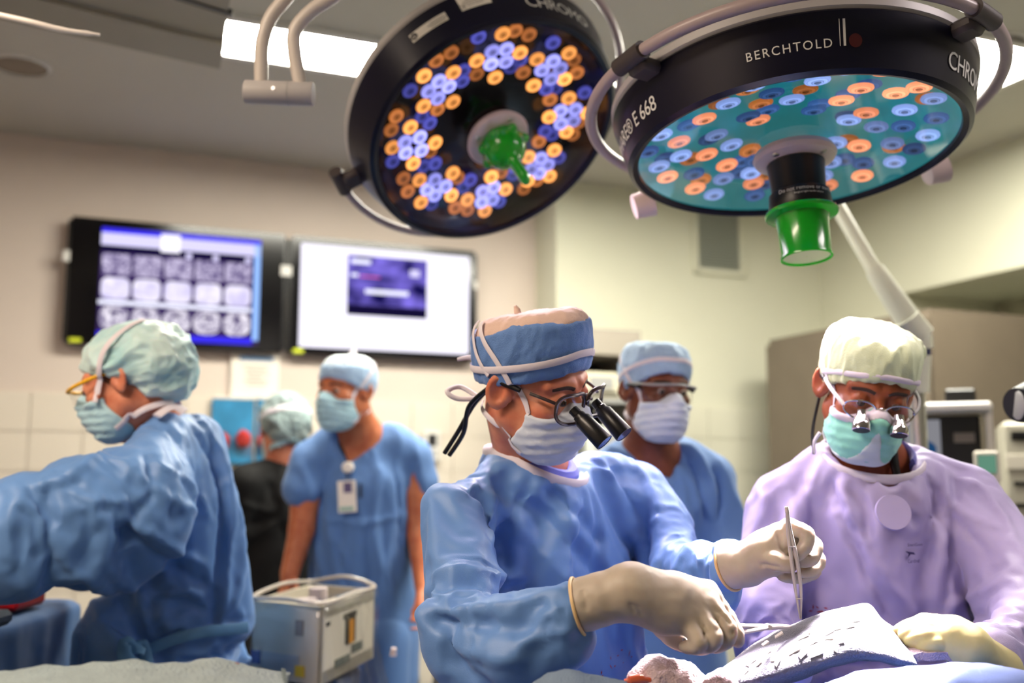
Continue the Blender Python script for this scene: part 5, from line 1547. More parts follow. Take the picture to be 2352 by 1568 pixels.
def badge_man():
    hd = Head(A(794, 896, 3.2), (-.50, -.85, -.06), (.86, -.5, -.03), .95)
    pel = np.array([A(830, 1400, 3.3)[0], A(830, 1400, 3.3)[1], .97])
    t = thing('person', 'bare-armed man in blue V-neck scrubs with a white badge, standing by the tiled wall', 'person', (pel[0], pel[1], 0))
    nb, chest, belly = A(828, 1005, 3.28), A(832, 1110, 3.3), A(830, 1290, 3.3)
    sR, sL = A(712, 1062, 3.24), A(948, 1050, 3.34); lat = unit(sL - sR)
    F = Field(axc(-1.0, hd.c[0] - .13, hd.c[0] + .13, .0, .0075, .011), axc(2.85, hd.c[1] - .13, hd.c[1] + .13, 3.65, .0075, .012), axc(.8, 1.0, hd.c[2] + .16, hd.c[2] + .17, .0075, .02))
    add_head(F, hd); F.cap(hd.wor((0, -.03, -.06)), nb, .06, .068, .03)
    F.chain([A(760, 1038, 3.28), nb - [0, 0, .035], A(900, 1034, 3.33)], [.03, .042, .03], .03)
    F.chain([nb, chest, belly, pel], [.07, .085, .09, .1], .03, flat=(lat, 1.15))
    hands = []
    for sh, el, wr, hn in ((sR, A(693, 1215, 3.2), A(666, 1315, 3.15), A(652, 1372, 3.12)), (sL, A(962, 1215, 3.3), A(972, 1340, 3.18), A(965, 1400, 3.1))):
        F.chain([sh, (sh + el) / 2, el, wr], [.052, .05, .042, .03], .02, kin=.01)
        F.cap(wr, hn, .028, .03, .02, flat=((1, 0, 0), .7))
        dr = unit(hn - wr)
        for j in range(4):
            r0 = hn + np.array([-.022 + .0145 * j, -.008, 0]); F.chain([r0, r0 + dr * .04, r0 + dr * .065 + np.array([0, -.018, 0])], [.009, .008, .007], .006)
        F.chain([wr + dr * .02 + np.array([.02, -.01, 0]), wr + dr * .05 + np.array([.038, -.02, 0]), wr + dr * .08 + np.array([.035, -.03, 0])], [.011, .01, .008], .008)
    V, Q = F.mesh(1); mesh_np('body', V, Q, m_skin_d, t)
    eyes(hd, t)
    cf = cap_fn_make(.045, -.025, .011, .122, (.003, .0, .012), .012)
    ln = lambda p: p[..., 2] - (.08 + p[..., 1] * .05)
    cap_mesh(hd, cf, 'cap_side', m_caplt, t, (22, .003, (1, 1, .6)), seed=7, clip=ln)
    cap_mesh(hd, lambda p: cf(p) + .002, 'cap_crown', cloth_mat('cap_crown_pale', (214, 226, 232), .7), t, (22, .003, (1, 1, .6)), seed=8, clip=lambda p: -ln(p) - .006)
    local_tube(hd, [(.03, -.07, .12), (.04, -.09, .135), (.06, -.095, .13)], [.008, .009, .004], 'tie_knot', m_trim, t)
    mo, mf = mask(hd, t, m_maskaq, top=-.03, low=-.138)
    straps(hd, t, mf, cf, m_trim, width=.014)
    G = grid((-1.05, 2.85, .6), (.05, 3.75, 1.75), .0085, .8)
    G.chain([sR, A(770, 1030, 3.27), nb - [0, 0, .035], A(895, 1020, 3.32), sL], [.062, .062, .06, .062, .062], .02, kin=.03)
    G.chain([chest, belly, pel, pel - [0, 0, .2]], [.118, .118, .128, .14], .04, flat=(lat, 1.4))
    G.cap(sR, A(695, 1120, 3.22), .056, .064, .02); G.cap(sL, A(962, 1105, 3.34), .056, .064, .02)
    c0 = A(822, 1000, 3.2)
    G.cap(nb + [0, 0, -.02], nb + [0, 0, .1], .062, .075, .006, mode='s')
    for k in range(7):                                             # V neck
        u = k / 6; q = A(820 - 18 * u, 1010 + 62 * u, 3.24 - .02 * u)
        G.cap(q, q + [-.06, -.12, .02], .052 * (1 - u) + .004, None, .004, mode='s')
    fs = [([(760, 1060), (740, 1150), (735, 1260)], .02, -.012), ([(900, 1060), (915, 1160), (920, 1280)], .02, -.012), ([(870, 1080), (860, 1200), (880, 1330)], .018, .008), ([(790, 1180), (780, 1260), (800, 1350)], .018, -.008),
          ([(730, 1190), (830, 1200), (930, 1180)], .014, .006), ([(760, 1230), (790, 1290), (770, 1370)], .018, .008), ([(840, 1210), (850, 1300), (840, 1390)], .018, -.008), ([(900, 1200), (890, 1300), (910, 1390)], .018, .008), ([(690, 1060), (700, 1100), (680, 1130)], .014, .006), ([(960, 1060), (950, 1100), (970, 1120)], .014, -.006)]
    gn = garment('scrub_top', t, G, fs, m_scrub, (6, .003, (1, 1, .5), 6), regions=[(830, 1100, 120, (.1, 1), .09, .012, 3), (830, 1320, 160, (.1, 1), .09, .014, 4)])
    V = np.array([v.co[:] for v in gn.data.vertices]); xx, yy, dd = to_px(V)
    def surf(px, py, off=.01):
        c = np.where((xx - px) ** 2 + (yy - py) ** 2 < 300)[0]; return A(px, py, dd[c].min() - off)
    # black undershirt in the V
    U = grid((-.75, 2.9, 1.2), (-.25, 3.5, 1.7), .008)
    U.chain([A(770, 1030, 3.27), nb - [0, 0, .035], A(895, 1020, 3.32)], [.055, .058, .055], .02, kin=.03)
    U.chain([chest, belly], [.105, .105], .04, flat=(lat, 1.4))
    U.cap(nb + [0, 0, .02], nb + [-.01, -.03, .12], .06, .072, .004, mode='s')
    V2, Q2 = U.mesh(1); mesh_np('undershirt', V2, Q2, m_scrubk, t)
    for a_, b_ in ((A(700, 1135, 3.21), A(706, 1140, 3.21)),): pass
    b = thing('id_badge', 'white identity badge with photo on a reel clipped to the scrub top', 'badge', surf(797, 1140, .02))
    p0 = surf(797, 1140, .012)
    Mb = frame_M(p0, (1, 0, .06), (0, 1, 0), (-.06, 0, 1))
    MB().box((0, 0, 0), (.058, .004, .1), Mb, .0015).build('card', m_paper, b)
    MB().box((0.004, -.003, .028), (.026, .002, .032), Mb).build('photo', mat('badge_photo', (96, 84, 120), .5), b)
    MB().box((-.002, -.003, -.038), (.044, .002, .012), Mb).build('print_line', mat('badge_green', (150, 186, 170), .6), b)
    MB().tube([surf(797, 1100, .02), surf(797, 1085, .02)], .003, 8).build('cord', m_black, b)
    q = surf(799, 1073, .012); MB().lathe([(.001, -.012), (.014, -.012), (.019, -.006), (.019, .004), (.001, .004)], 24, frame_M(q, (1, 0, 0), (0, 0, 1), (0, 1, 0))).build('reel', m_paper, b)
    q = surf(829, 1110, .006); pn = MB().tube([q, q - [0, 0, .045]], .004, 10).build('pen', m_dark); tag(pn, 'dark pen clipped in the scrub pocket beside the badge', 'pen')
    legs(t, pel - [0, 0, .06], (-.5, -.85), m_scrub)
badge_man()

def goggles_man():
    hd = Head(A(1506, 895, 2.5), (.36, -.92, -.10), (.93, .36, -.04), .94)
    pel = np.array([A(1515, 1500, 2.62)[0], A(1515, 1500, 2.62)[1], .95])
    t = thing('person', 'man in blue scrubs, pale blue cap and clear safety glasses standing between the two surgeons', 'person', (pel[0], pel[1], 0))
    nb, chest, belly = A(1495, 1050, 2.58), A(1510, 1150, 2.6), A(1515, 1380, 2.62)
    sR, sL = A(1395, 1105, 2.56), A(1625, 1100, 2.62); lat = unit(sL - sR)
    F = body_grid(hd, (pel[0] - .3, pel[1] - .35, .8), (pel[0] + .3, pel[1] + .3, 0), 1.36, .0055)
    add_head(F, hd); F.cap(hd.wor((0, -.03, -.06)), nb, .057, .066, .03)
    F.chain([A(1430, 1075, 2.57), nb - [0, 0, .025], A(1560, 1075, 2.6)], [.035, .055, .035], .04)
    F.chain([nb, chest, belly, pel], [.07, .085, .085, .09], .03, flat=(lat, 1.15))
    V, Q = F.mesh(1); mesh_np('body', V, Q, m_skin_c, t)
    eyes(hd, t)
    cf = cap_fn_make(.05, -.02, .012, .125, (.002, .0, .03), .014)
    cap_mesh(hd, cf, 'cap', m_caplt, t, (20, .005, (1, 1, .6)), seed=9)
    both = lambda p: np.minimum(cf(p), head_sdf(p))
    for s in (-1, 1): ribbon_on(hd, [(0, .12, .085), (s * .06, .085, .078), (s * .09, .0, .045), (s * .07, -.08, .01)], both, .003, .012, .003, 'tie_band', m_trim, t, 30)
    mo, mf = mask(hd, t, m_maskb, top=-.032, low=-.138)
    straps(hd, t, mf, cf, m_trim, width=.013)
    for k in range(3):
        local_tube(hd, [(-.05, -.09, -.06), (-.075, -.115 - .01 * k, -.05 - .02 * k), (-.085, -.1, -.075 - .02 * k), (-.05, -.09, -.06)], .0045, 'strap_bow', m_trim, t)
    g = thing('safety_glasses', None, None); g.parent = t; g.matrix_parent_inverse = t.matrix_basis.inverted(); del_keys(g)
    local_tube(hd, [(-.084, .0, .012), (-.08, .06, .012), (-.06, .1, .012), (0, .125, .016), (.06, .1, .012), (.08, .06, .012), (.084, .0, .012)], .003, 'brow_bar', m_greyp, g, 40)
    for sx in (-1, 1):
        q = [(sx * .003, .125, .012), (sx * .035, .117, .012), (sx * .065, .092, .01), (sx * .078, .06, .008), (sx * .076, .058, -.022), (sx * .06, .088, -.034), (sx * .03, .112, -.034), (sx * .006, .122, -.012)]
        MB().add([hd.wor(p) for p in q], [list(range(8))]).build('lens', m_clear, g)
        local_tube(hd, [(sx * .08, .055, .006), (sx * .086, .02, .008), (sx * .084, -.02, .004)], [.007, .004, .003], 'temple_arm', m_dark, g)
    G = grid((.02, 2.1, .6), (.85, 3.0, 1.66), .0075, .9)
    G.chain([sR, A(1440, 1068, 2.58), nb - [0, 0, .035], A(1565, 1062, 2.6), sL], [.06, .058, .058, .058, .06], .02, kin=.03)
    G.chain([chest, belly, pel, pel - [0, 0, .2]], [.12, .12, .13, .14], .04, flat=(lat, 1.4))
    G.chain([sR, A(1375, 1230, 2.52)], [.066, .075], .02); G.chain([sL, A(1655, 1215, 2.6), A(1668, 1330, 2.55)], [.066, .072, .07], .02)
    G.cap(nb + [0, 0, -.02], nb + [0, 0, .1], .064, .08, .006, mode='s')
    for k in range(8):
        u = k / 7; q = A(1515 + 15 * u, 1045 + 55 * u, 2.53 - .0 * u)
        G.cap(q, q + [.06, -.15, .02], .052 * (1 - u) + .004, None, .004, mode='s')
    fs = [([(1560, 1030), (1600, 1100), (1620, 1200)], .018, -.013), ([(1580, 1020), (1625, 1090), (1640, 1200)], .016, .010), ([(1555, 1060), (1570, 1140), (1580, 1220)], .016, .008), ([(1640, 1080), (1650, 1140), (1640, 1200)], .014, -.010)]
    gn = garment('scrub_top', t, G, fs, m_scrub, (6, .003, (1, 1, .5), 7), regions=[(1560, 1150, 200, (.5, 1), .07, .013, 4)])
    legs(t, pel - [0, 0, .06], (.36, -.93), m_scrub)
goggles_man()

def black_scrubs():
    hd = Head(A(652, 985, 3.75), (-.45, .88, -.22), (-.88, -.45, 0), 1.0)
    pel = np.array([A(640, 1400, 3.72)[0], A(640, 1400, 3.72)[1], .95])
    t = thing('person', 'person in black scrubs and grey bouffant cap with back turned, facing the wall', 'person', (pel[0], pel[1], 0))
    nb, chest, belly = A(650, 1070, 3.72), A(645, 1150, 3.72), A(642, 1330, 3.72)
    lat = unit([.9, .35, 0])
    F = body_grid(hd, (pel[0] - .3, pel[1] - .3, .8), (pel[0] + .3, pel[1] + .3, 0), 1.36, .0075)
    add_head(F, hd); F.cap(hd.wor((0, -.03, -.06)), nb, .056, .062, .03); F.chain([nb, chest, belly, pel], [.06, .08, .08, .09], .03)
    V, Q = F.mesh(1); mesh_np('body', V, Q, m_skin_a, t)
    eyes(hd, t)
    def bf(p):
        q = p.astype(np.float32)
        d = smin(sd_ell(q, (0, -.02, .045), (.09, .112, .088)), sd_ell(q, (0, -.07, -.01), (.08, .065, .075)), .05)
        return smax(d, (.045 - .11 * np.clip((.1 - q[..., 1]) / .17, 0, 1.2) ** 1.6) - q[..., 2], .012)
    cap_mesh(hd, bf, 'bouffant_cap', m_boufg, t, (17, .008, (1, .6, 1)), lo=(-.14, -.19, -.13), hi=(.14, .12, .17), seed=10)
    both = lambda p: np.minimum(bf(p), head_sdf(p))
    mo, mf = mask(hd, t, m_maskaq)
    f2 = lambda p: np.minimum(np.minimum(mf(p), both(p)), neck_sdf(p))
    for sx in (-1, 1):
        ribbon_on(hd, [(sx * .06, .055, -.035), (sx * .08, .02, .01), (sx * .088, -.04, .03), (sx * .06, -.11, .04), (0, -.14, .045)], f2, .004, .02, .003, 'mask_strap', m_trim, t, 30)
        ribbon_on(hd, [(sx * .055, .035, -.105), (sx * .066, .0, -.09), (sx * .066, -.06, -.08), (0, -.125, -.08)], f2, .003, .02, .003, 'mask_strap', m_maskaq, t, 30)
    G = grid((-1.35, 3.3, .6), (-.45, 4.15, 1.62), .0095, .85)
    sR, sL = A(745, 1095, 3.8), A(565, 1105, 3.62)
    G.chain([sR, nb - [0, 0, .03], sL], [.06, .07, .06], .03, kin=.03)
    G.chain([chest, belly, pel, pel - [0, 0, .2]], [.12, .115, .13, .14], .04, flat=(lat, 1.35))
    G.chain([sR, A(760, 1200, 3.85), A(735, 1290, 3.95)], [.06, .055, .05], .02); G.chain([sL, A(555, 1210, 3.62), A(575, 1300, 3.75)], [.062, .058, .05], .02)
    G.cap(nb + [0, 0, -.01], nb + [0, 0, .1], .06, .075, .006, mode='s')
    garment('scrub_top', t, G, fan(650, 1180, 0, 360, 10, 20, 120, .02, .008, 4), m_scrubk, (5, .006, (1, 1, .5), 8))
    legs(t, pel - [0, 0, .06], (-.45, .88), m_scrubk)
black_scrubs()
# ================================================================== THE FIELD: drapes, towels, instruments
def patch(name, rows, m, parent=None, thick=.006, nu=60, nv=24, cr=None, seed=0):
    """cloth sheet through rows of control points (each row: world points left to right), given thickness"""
    R = [np.array(spline(r, nu)) for r in rows]
    n = min(len(r) for r in R); R = [r[:n] for r in R]
    cols = [np.array(spline([r[i] for r in R], nv)) for i in range(n)]
    m_ = len(cols[0]); P = np.array(cols)                        # n x m_ x 3
    du = np.gradient(P, axis=0); dv = np.gradient(P, axis=1)
    N = np.cross(du, dv); N /= np.linalg.norm(N, axis=-1)[..., None] + 1e-9
    if N[..., 2].mean() < 0 and abs(N[..., 2].mean()) > .2: N = -N
    if cr: P = P + N * crumple(P.reshape(-1, 3), cr[0], cr[1], (1, 1, 1), seed, 3).reshape(n, m_, 1)
    T = P - N * thick
    V = np.concatenate([P.reshape(-1, 3), T.reshape(-1, 3)]); k = n * m_
    fs = []
    for i in range(n - 1):
        for j in range(m_ - 1):
            a, b, c, d = i * m_ + j, i * m_ + j + 1, (i + 1) * m_ + j + 1, (i + 1) * m_ + j
            fs.append((a, b, c, d)); fs.append((a + k, d + k, c + k, b + k))
    for i in range(n - 1):
        for j in (0, m_ - 1):
            a, d = i * m_ + j, (i + 1) * m_ + j; fs.append((a, d, d + k, a + k))
    for j in range(m_ - 1):
        for i in (0, n - 1):
            a, b = i * m_ + j, i * m_ + j + 1; fs.append((a, b, b + k, a + k))
    mb = MB(); mb.v = [tuple(v) for v in V]; mb.f = [list(f) for f in fs]; mb.sm = [True] * len(fs)
    return mb.build(name, m, parent, None, 60)
m_towel = mat('towel_grey', (86, 88, 104), .9, noise=(40, .12), bump=(420, .5, 'voronoi'), sheen=.3)
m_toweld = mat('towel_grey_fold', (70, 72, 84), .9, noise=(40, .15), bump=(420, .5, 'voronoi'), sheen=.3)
m_pink = mat('gauze_pink_white', (214, 190, 194), .9, bump=(300, .5, 'voronoi'), sheen=.3)
m_drape = cloth_mat('drape_blue', (72, 98, 158), .6)
m_sheet = mat('sheet_grey_white', (140, 152, 152), .9, noise=(30, .15), bump=(240, .9, 'voronoi'))
def rows_px(*rows): return [[A(*p) for p in r] for r in rows]
# operating table under the drapes (below the picture's edge)
ot = thing('operating_table', 'draped operating table under the grey towel and blue drape', 'table', (.55, 1.42, 0))
MB().box((.55, 1.40, .83), (1.5, .5, .1), None, .02).build('table_top', m_dark, ot)
MB().box((.55, 1.40, .42), (.3, .26, .74), None, .02).build('column', m_steel, ot)
MB().box((.55, 1.40, .03), (.9, .45, .06), None, .01).build('base', m_dark, ot)
# blue drape over the patient: one hilly sheet
D = Field(np.arange(-.22, 1.36, .012), np.arange(1.1, 1.72, .012), np.arange(.78, 1.26, .009))
D.chain([(-.15, 1.42, 1.02), (.4, 1.44, 1.02), (1.28, 1.42, 1.02)], [.05, .07, .06], .03, flat=((0, 1, 0), 2.6))
D.chain([A(1800, 1660, 1.32), A(2000, 1630, 1.32), A(2200, 1625, 1.30), A(2420, 1640, 1.30)], [.04, .05, .055, .05], .05)
D.cap((-.15, 1.2, .95), (1.25, 1.2, .95), .04, None, .03); D.cap((-.15, 1.62, .95), (1.25, 1.62, .95), .04, None, .03)
V, Q = D.mesh(2); V = V + normals(V, Q) * crumple(V, 7, .008, (1, 1, 1), 2)[:, None]
dr = mesh_np('surgical_drape', V, Q, m_drape); tag(dr, 'blue surgical drape humped over the operating table in front of the surgeons', 'drape')
# big grey towel: top edge, brow, face and hem
tw = thing('surgical_towel', 'grey folded towel scattered with white scraps, brightly lit at its peak', 'towel', A(1880, 1500, 1.43))
patch('towel_face', rows_px(
    [(1668, 1528, 1.50), (1725, 1482, 1.50), (1800, 1440, 1.50), (1880, 1410, 1.50), (1950, 1392, 1.50), (1995, 1387, 1.50), (2022, 1418, 1.49), (2050, 1440, 1.48), (2075, 1465, 1.47)],
    [(1662, 1540, 1.44), (1720, 1500, 1.44), (1800, 1465, 1.44), (1880, 1440, 1.44), (1950, 1425, 1.44), (2000, 1425, 1.44), (2035, 1450, 1.435), (2065, 1470, 1.43), (2088, 1490, 1.43)],
    [(1672, 1556, 1.39), (1735, 1530, 1.385), (1810, 1502, 1.38), (1890, 1478, 1.38), (1955, 1466, 1.38), (2005, 1472, 1.38), (2045, 1488, 1.38), (2075, 1500, 1.385), (2098, 1512, 1.39)],
    [(1690, 1575, 1.37), (1760, 1562, 1.36), (1825, 1545, 1.355), (1900, 1520, 1.355), (1965, 1505, 1.36), (2015, 1508, 1.36), (2055, 1518, 1.365), (2085, 1522, 1.37), (2106, 1528, 1.38)],
    [(1700, 1590, 1.40), (1770, 1580, 1.39), (1835, 1562, 1.38), (1905, 1536, 1.38), (1970, 1518, 1.385), (2018, 1518, 1.385), (2055, 1526, 1.39), (2085, 1530, 1.395), (2104, 1534, 1.40)]),
    m_towel, tw, .008, 70, 30, (16, .0022))
patch('towel_fold', rows_px(
    [(1648, 1548, 1.41), (1662, 1530, 1.42), (1690, 1512, 1.43)], [(1650, 1556, 1.385), (1672, 1545, 1.39), (1700, 1535, 1.40)],
    [(1662, 1572, 1.37), (1690, 1566, 1.37), (1720, 1560, 1.37)], [(1675, 1590, 1.385), (1700, 1585, 1.385), (1730, 1580, 1.385)]), m_toweld, tw, .012, 24, 16, (16, .002))
tw2 = patch('surgical_towel', rows_px(
    [(2040, 1470, 1.47), (2100, 1462, 1.47), (2160, 1462, 1.47), (2210, 1475, 1.46), (2245, 1500, 1.45)],
    [(2060, 1490, 1.43), (2110, 1482, 1.43), (2165, 1484, 1.42), (2210, 1496, 1.42), (2245, 1516, 1.42)],
    [(2080, 1505, 1.41), (2130, 1500, 1.40), (2175, 1500, 1.40), (2215, 1512, 1.40), (2250, 1530, 1.41)]), mat('towel_pale_pink', (204, 184, 200), .9, bump=(420, .5, 'voronoi'), sheen=.3), None, .012, 40, 16, (18, .003))
tag(tw2, 'pale pink towel tucked under the olive-gloved hand', 'towel')
# white scraps on the towel
tf = bpy.data.objects['towel_face']; TV = np.array([v.co[:] for v in tf.data.vertices]); TN = np.array([v.normal[:] for v in tf.data.vertices]); tx, ty, td = to_px(TV)
m_scrap = mat('felt_white', (232, 226, 228), .8)
sk = [(1708, 1520, 62, .9), (1725, 1511, 20, .5), (1705, 1535, 30, .6), (1760, 1492, 25, .5), (1775, 1505, 70, .9), (1735, 1518, 15, .45), (1785, 1512, 40, .6), (1815, 1490, 10, .6), (1838, 1496, 30, .7), (1822, 1486, -20, .5), (1880, 1492, 8, .9),
      (1840, 1455, 15, .8), (1850, 1445, -10, .6), (1895, 1450, 25, .8), (1910, 1440, 5, .7), (1900, 1458, -30, .6), (1945, 1432, 20, .7), (1920, 1470, 5, .7), (1925, 1482, 60, .55), (1865, 1468, 20, .6), (1970, 1420, 10, .6), (1750, 1470, 30, .6), (1792, 1450, 15, .7)]
pr = None; scraps = []
for i, (px, py, an, sz) in enumerate(sk):
    c = np.where((tx - px) ** 2 + (ty - py) ** 2 < 150)[0]
    if not len(c): continue
    c = c[np.argmin(td[c])]; n = unit(TN[c]); n = n if n @ (_C - TV[c]) > 0 else -n
    x = unit(np.cross([0, 1, 0], n)); y = np.cross(n, x); a = math.radians(an)
    x, y = x * math.cos(a) + y * math.sin(a), y * math.cos(a) - x * math.sin(a)
    M = frame_M(TV[c] + n * .0012, x * sz, y * sz * (.6 + .5 * ((i * 37) % 10) / 10), n)
    if pr is None:
        o = pr = MB().add([(-.012, -.005, 0), (.009, -.007, .001), (.013, .004, .0025), (-.006, .007, .001), (-.012, -.005, -.0022), (.009, -.007, -.0012), (.013, .004, .0003), (-.006, .007, -.0012)],
                          [(0, 1, 2, 3), (7, 6, 5, 4), (0, 4, 5, 1), (1, 5, 6, 2), (2, 6, 7, 3), (3, 7, 4, 0)]).build('pledget', m_scrap, None, M)
    else: o = copy_child(pr, None, M)
    scraps.append((px, o))
ORD = 'first second third fourth fifth sixth seventh eighth ninth tenth eleventh twelfth thirteenth fourteenth fifteenth sixteenth seventeenth eighteenth nineteenth twentieth twenty-first twenty-second twenty-third'.split()
for k, (_, o) in enumerate(sorted(scraps, key=lambda q: q[0])): tag(o, 'small white felt scrap on the grey towel, %s from its folded dark end' % ORD[k], 'scrap', 'white scraps on the towel')
# crumpled sheet and gauze at the lower edge
S = Field(np.arange(-.02, .3, .006), np.arange(1.06, 1.45, .006), np.arange(.98, 1.24, .006))
S.chain([A(1225, 1632, 1.25), A(1310, 1606, 1.25), A(1390, 1622, 1.25)], [.025, .028, .022], .02, flat=((0, 1, 0), 1.6)); S.cap(A(1310, 1660, 1.25), A(1390, 1670, 1.25), .05, .05, .04)
V, Q = S.mesh(2); V[:, 2] = np.maximum(V[:, 2], 1.10); V = V + normals(V, Q) * crumple(V, 12, .006, (1, 1, 1), 3)[:, None]
tag(mesh_np('cloth_sheet', V, Q, mat('sheet_slate_blue', (112, 130, 150), .9, bump=(320, .5, 'voronoi'))), 'slate grey cloth peak at the bottom edge below the blue-gowned surgeon', 'cloth')
S = Field(np.arange(.1, .34, .005), np.arange(1.2, 1.5, .005), np.arange(1.0, 1.24, .005))
S.chain([A(1475, 1570, 1.36), A(1500, 1548, 1.37), A(1560, 1560, 1.38), A(1590, 1575, 1.38)], [.02, .022, .02, .015], .02, flat=((0, 1, 0), 1.6)); S.cap(A(1510, 1620, 1.36), A(1560, 1620, 1.37), .04, .04, .03)
V, Q = S.mesh(2); V[:, 2] = np.maximum(V[:, 2], 1.105); V = V + normals(V, Q) * crumple(V, 22, .007, (1, 1, 1), 4)[:, None]
tag(mesh_np('gauze_wad', V, Q, m_pink), 'crumpled pinkish gauze wad beside the slate cloth', 'gauze')
S = Field(np.arange(.2, .36, .005), np.arange(1.2, 1.5, .005), np.arange(1.0, 1.24, .005))
S.chain([A(1650, 1590, 1.33), A(1658, 1570, 1.335), A(1663, 1556, 1.34)], [.02, .018, .01], .02); S.cap(A(1650, 1610, 1.34), A(1656, 1610, 1.34), .022, .025, .03)
V, Q = S.mesh(2); V[:, 2] = np.maximum(V[:, 2], 1.105); V = V + normals(V, Q) * crumple(V, 40, .003, (1, 1, 1), 5)[:, None]
tag(mesh_np('gauze_pad', V, Q, mat('gauze_net_pink', (206, 176, 186), .9, bump=(500, .9, 'voronoi'))), 'pink netted gauze pad tucked against the folded end of the towel', 'gauze')
bl = MB().tube(spline([A(1435, 1566, 1.33), A(1460, 1560, 1.33), A(1495, 1562, 1.33)], 10), [.004] * 3 + [.007] * 5 + [.004] * 3, 10).build('orange_probe', mat('orange_gloss', (196, 92, 60), .2, coat=.5))
tag(bl, 'glossy orange probe lying on the gauze wad', 'probe')

# instruments -----------------------------------------------------------------
m_inst = mat('instrument_steel', (214, 206, 206), .28, .35)
t = thing('forceps', 'slim steel tissue forceps held upright in the brightly lit glove', 'forceps', A(1838, 1422, 1.485))
top = A(1808, 1173, 1.487)
for s in (-1, 1):
    pts = spline([top, A(1812, 1215, 1.486) + [s * .0012, 0, 0], A(1824, 1285, 1.482) + [s * .004, 0, 0], A(1833, 1350, 1.482) + [s * .0042, 0, 0], A(1839, 1421, 1.485) + [s * .0006, 0, 0]], 24)
    MB().tube(pts, list(np.interp(np.linspace(0, 1, len(pts)), [0, .3, .7, 1], [.0028, .0034, .0026, .0010])), 8).build('arm', m_inst, t)
MB().tube([top + [0, 0, -.002], top + [-.0008, 0, .006]], [.0034, .0028], 10).build('heel', m_inst, t)
for q in ((1818, 1255), (1835, 1375)):
    p = A(*q, 1.478); MB().tube([p + [-.0045, 0, 0], p + [.0045, 0, 0]], .0012, 6).build('guide_pin', m_inst, t)
t = thing('needle_holder', 'steel needle holder pointing from the near fist to the towel edge', 'needle holder', A(1750, 1442, 1.40))
for pts in ([(1560, 1438, 1.345), (1690, 1437, 1.375), (1762, 1438, 1.41)], [(1570, 1470, 1.335), (1694, 1453, 1.372), (1770, 1440, 1.41), (1812, 1439, 1.43)]):
    q = spline([A(*p) for p in pts], 16); MB().tube(q, list(np.linspace(.0036, .0030, len(q))), 8).build('shank', m_inst, t)
MB().tube([A(1755, 1440, 1.405), A(1790, 1439, 1.42), A(1818, 1438, 1.435)], [.0045, .004, .0016], 10).build('jaw', m_inst, t)
p = A(1765, 1439, 1.41); MB().tube([p + [0, -.006, 0], p + [0, .006, 0]], .004, 12).build('pivot', m_inst, t)
cen = A(1624, 1487, 1.318)
MB().tube([cen + np.array([.011 * math.cos(a), .003 * math.sin(a), .0045 * math.sin(a)]) for a in np.linspace(0, 2 * math.pi, 25)[:-1]], .0019, 8, closed=True).build('finger_ring', mat('instrument_gold', (214, 168, 92), .25, 1.0), t)
MB().tube([cen + [-.004, .006, .003], A(1570, 1470, 1.335)], .003, 8).build('handle', m_inst, t)

# ------------------------------------------------------------------ foreground sheet on an instrument stand
st = thing('instrument_stand', 'instrument stand under the white sheet at the bottom left corner', 'stand', (-.42, 1.02, 0))
MB().box((-.42, 1.02, 1.125), (.72, .32, .02), None, .008).build('tray', m_steel, st)
MB().tube([(-.42, 1.05, 1.12), (-.42, 1.05, .05)], .016, 14).build('pole', m_steel, st)
for s in (-1, 1): MB().tube([(-.42 + s * .25, .9, .02), (-.42, 1.05, .05), (-.42 + s * .25, 1.2, .02)], .018, 10).build('foot', m_steel, st)
sh = thing('cover_sheet', 'white woven cover sheet with a stitched corner across the bottom left', 'sheet', A(330, 1540, 1.12))
patch('cloth', rows_px(
    [(-60, 1600, 1.22), (60, 1580, 1.22), (200, 1572, 1.22), (400, 1565, 1.22), (560, 1565, 1.22), (640, 1585, 1.22)],
    [(-60, 1546, 1.19), (60, 1538, 1.19), (200, 1529, 1.19), (400, 1521, 1.19), (560, 1520, 1.19), (668, 1543, 1.19)],
    [(-60, 1560, 1.13), (60, 1552, 1.13), (200, 1546, 1.13), (400, 1540, 1.13), (560, 1542, 1.13), (655, 1565, 1.13)],
    [(-60, 1620, 1.02), (60, 1612, 1.02), (200, 1610, 1.02), (400, 1606, 1.02), (560, 1610, 1.02), (640, 1640, 1.02)],
    [(-60, 1760, .95), (60, 1760, .95), (200, 1760, .95), (400, 1760, .95), (560, 1770, .95), (640, 1790, .95)]), m_sheet, sh, .005, 70, 24, (9, .006))
m_stitch = mat('stitch_thread', (120, 132, 134), .8)
for k in range(7):
    a, b = A(646 + 1 * k, 1537 + 5 * k, 1.165 - .006 * k), A(656 + 1 * k, 1539 + 5 * k, 1.165 - .006 * k); MB().tube([a, b], .0012, 6).build('stitch', m_stitch, sh)
for q in ((540, 1527), (243, 1535)):
    p = A(q[0], q[1], 1.172); MB().tube([p, p + [.004, .002, .001]], [.0028, .002], 7).build('stain', mat('dried_blood', (120, 48, 40), .7), sh)

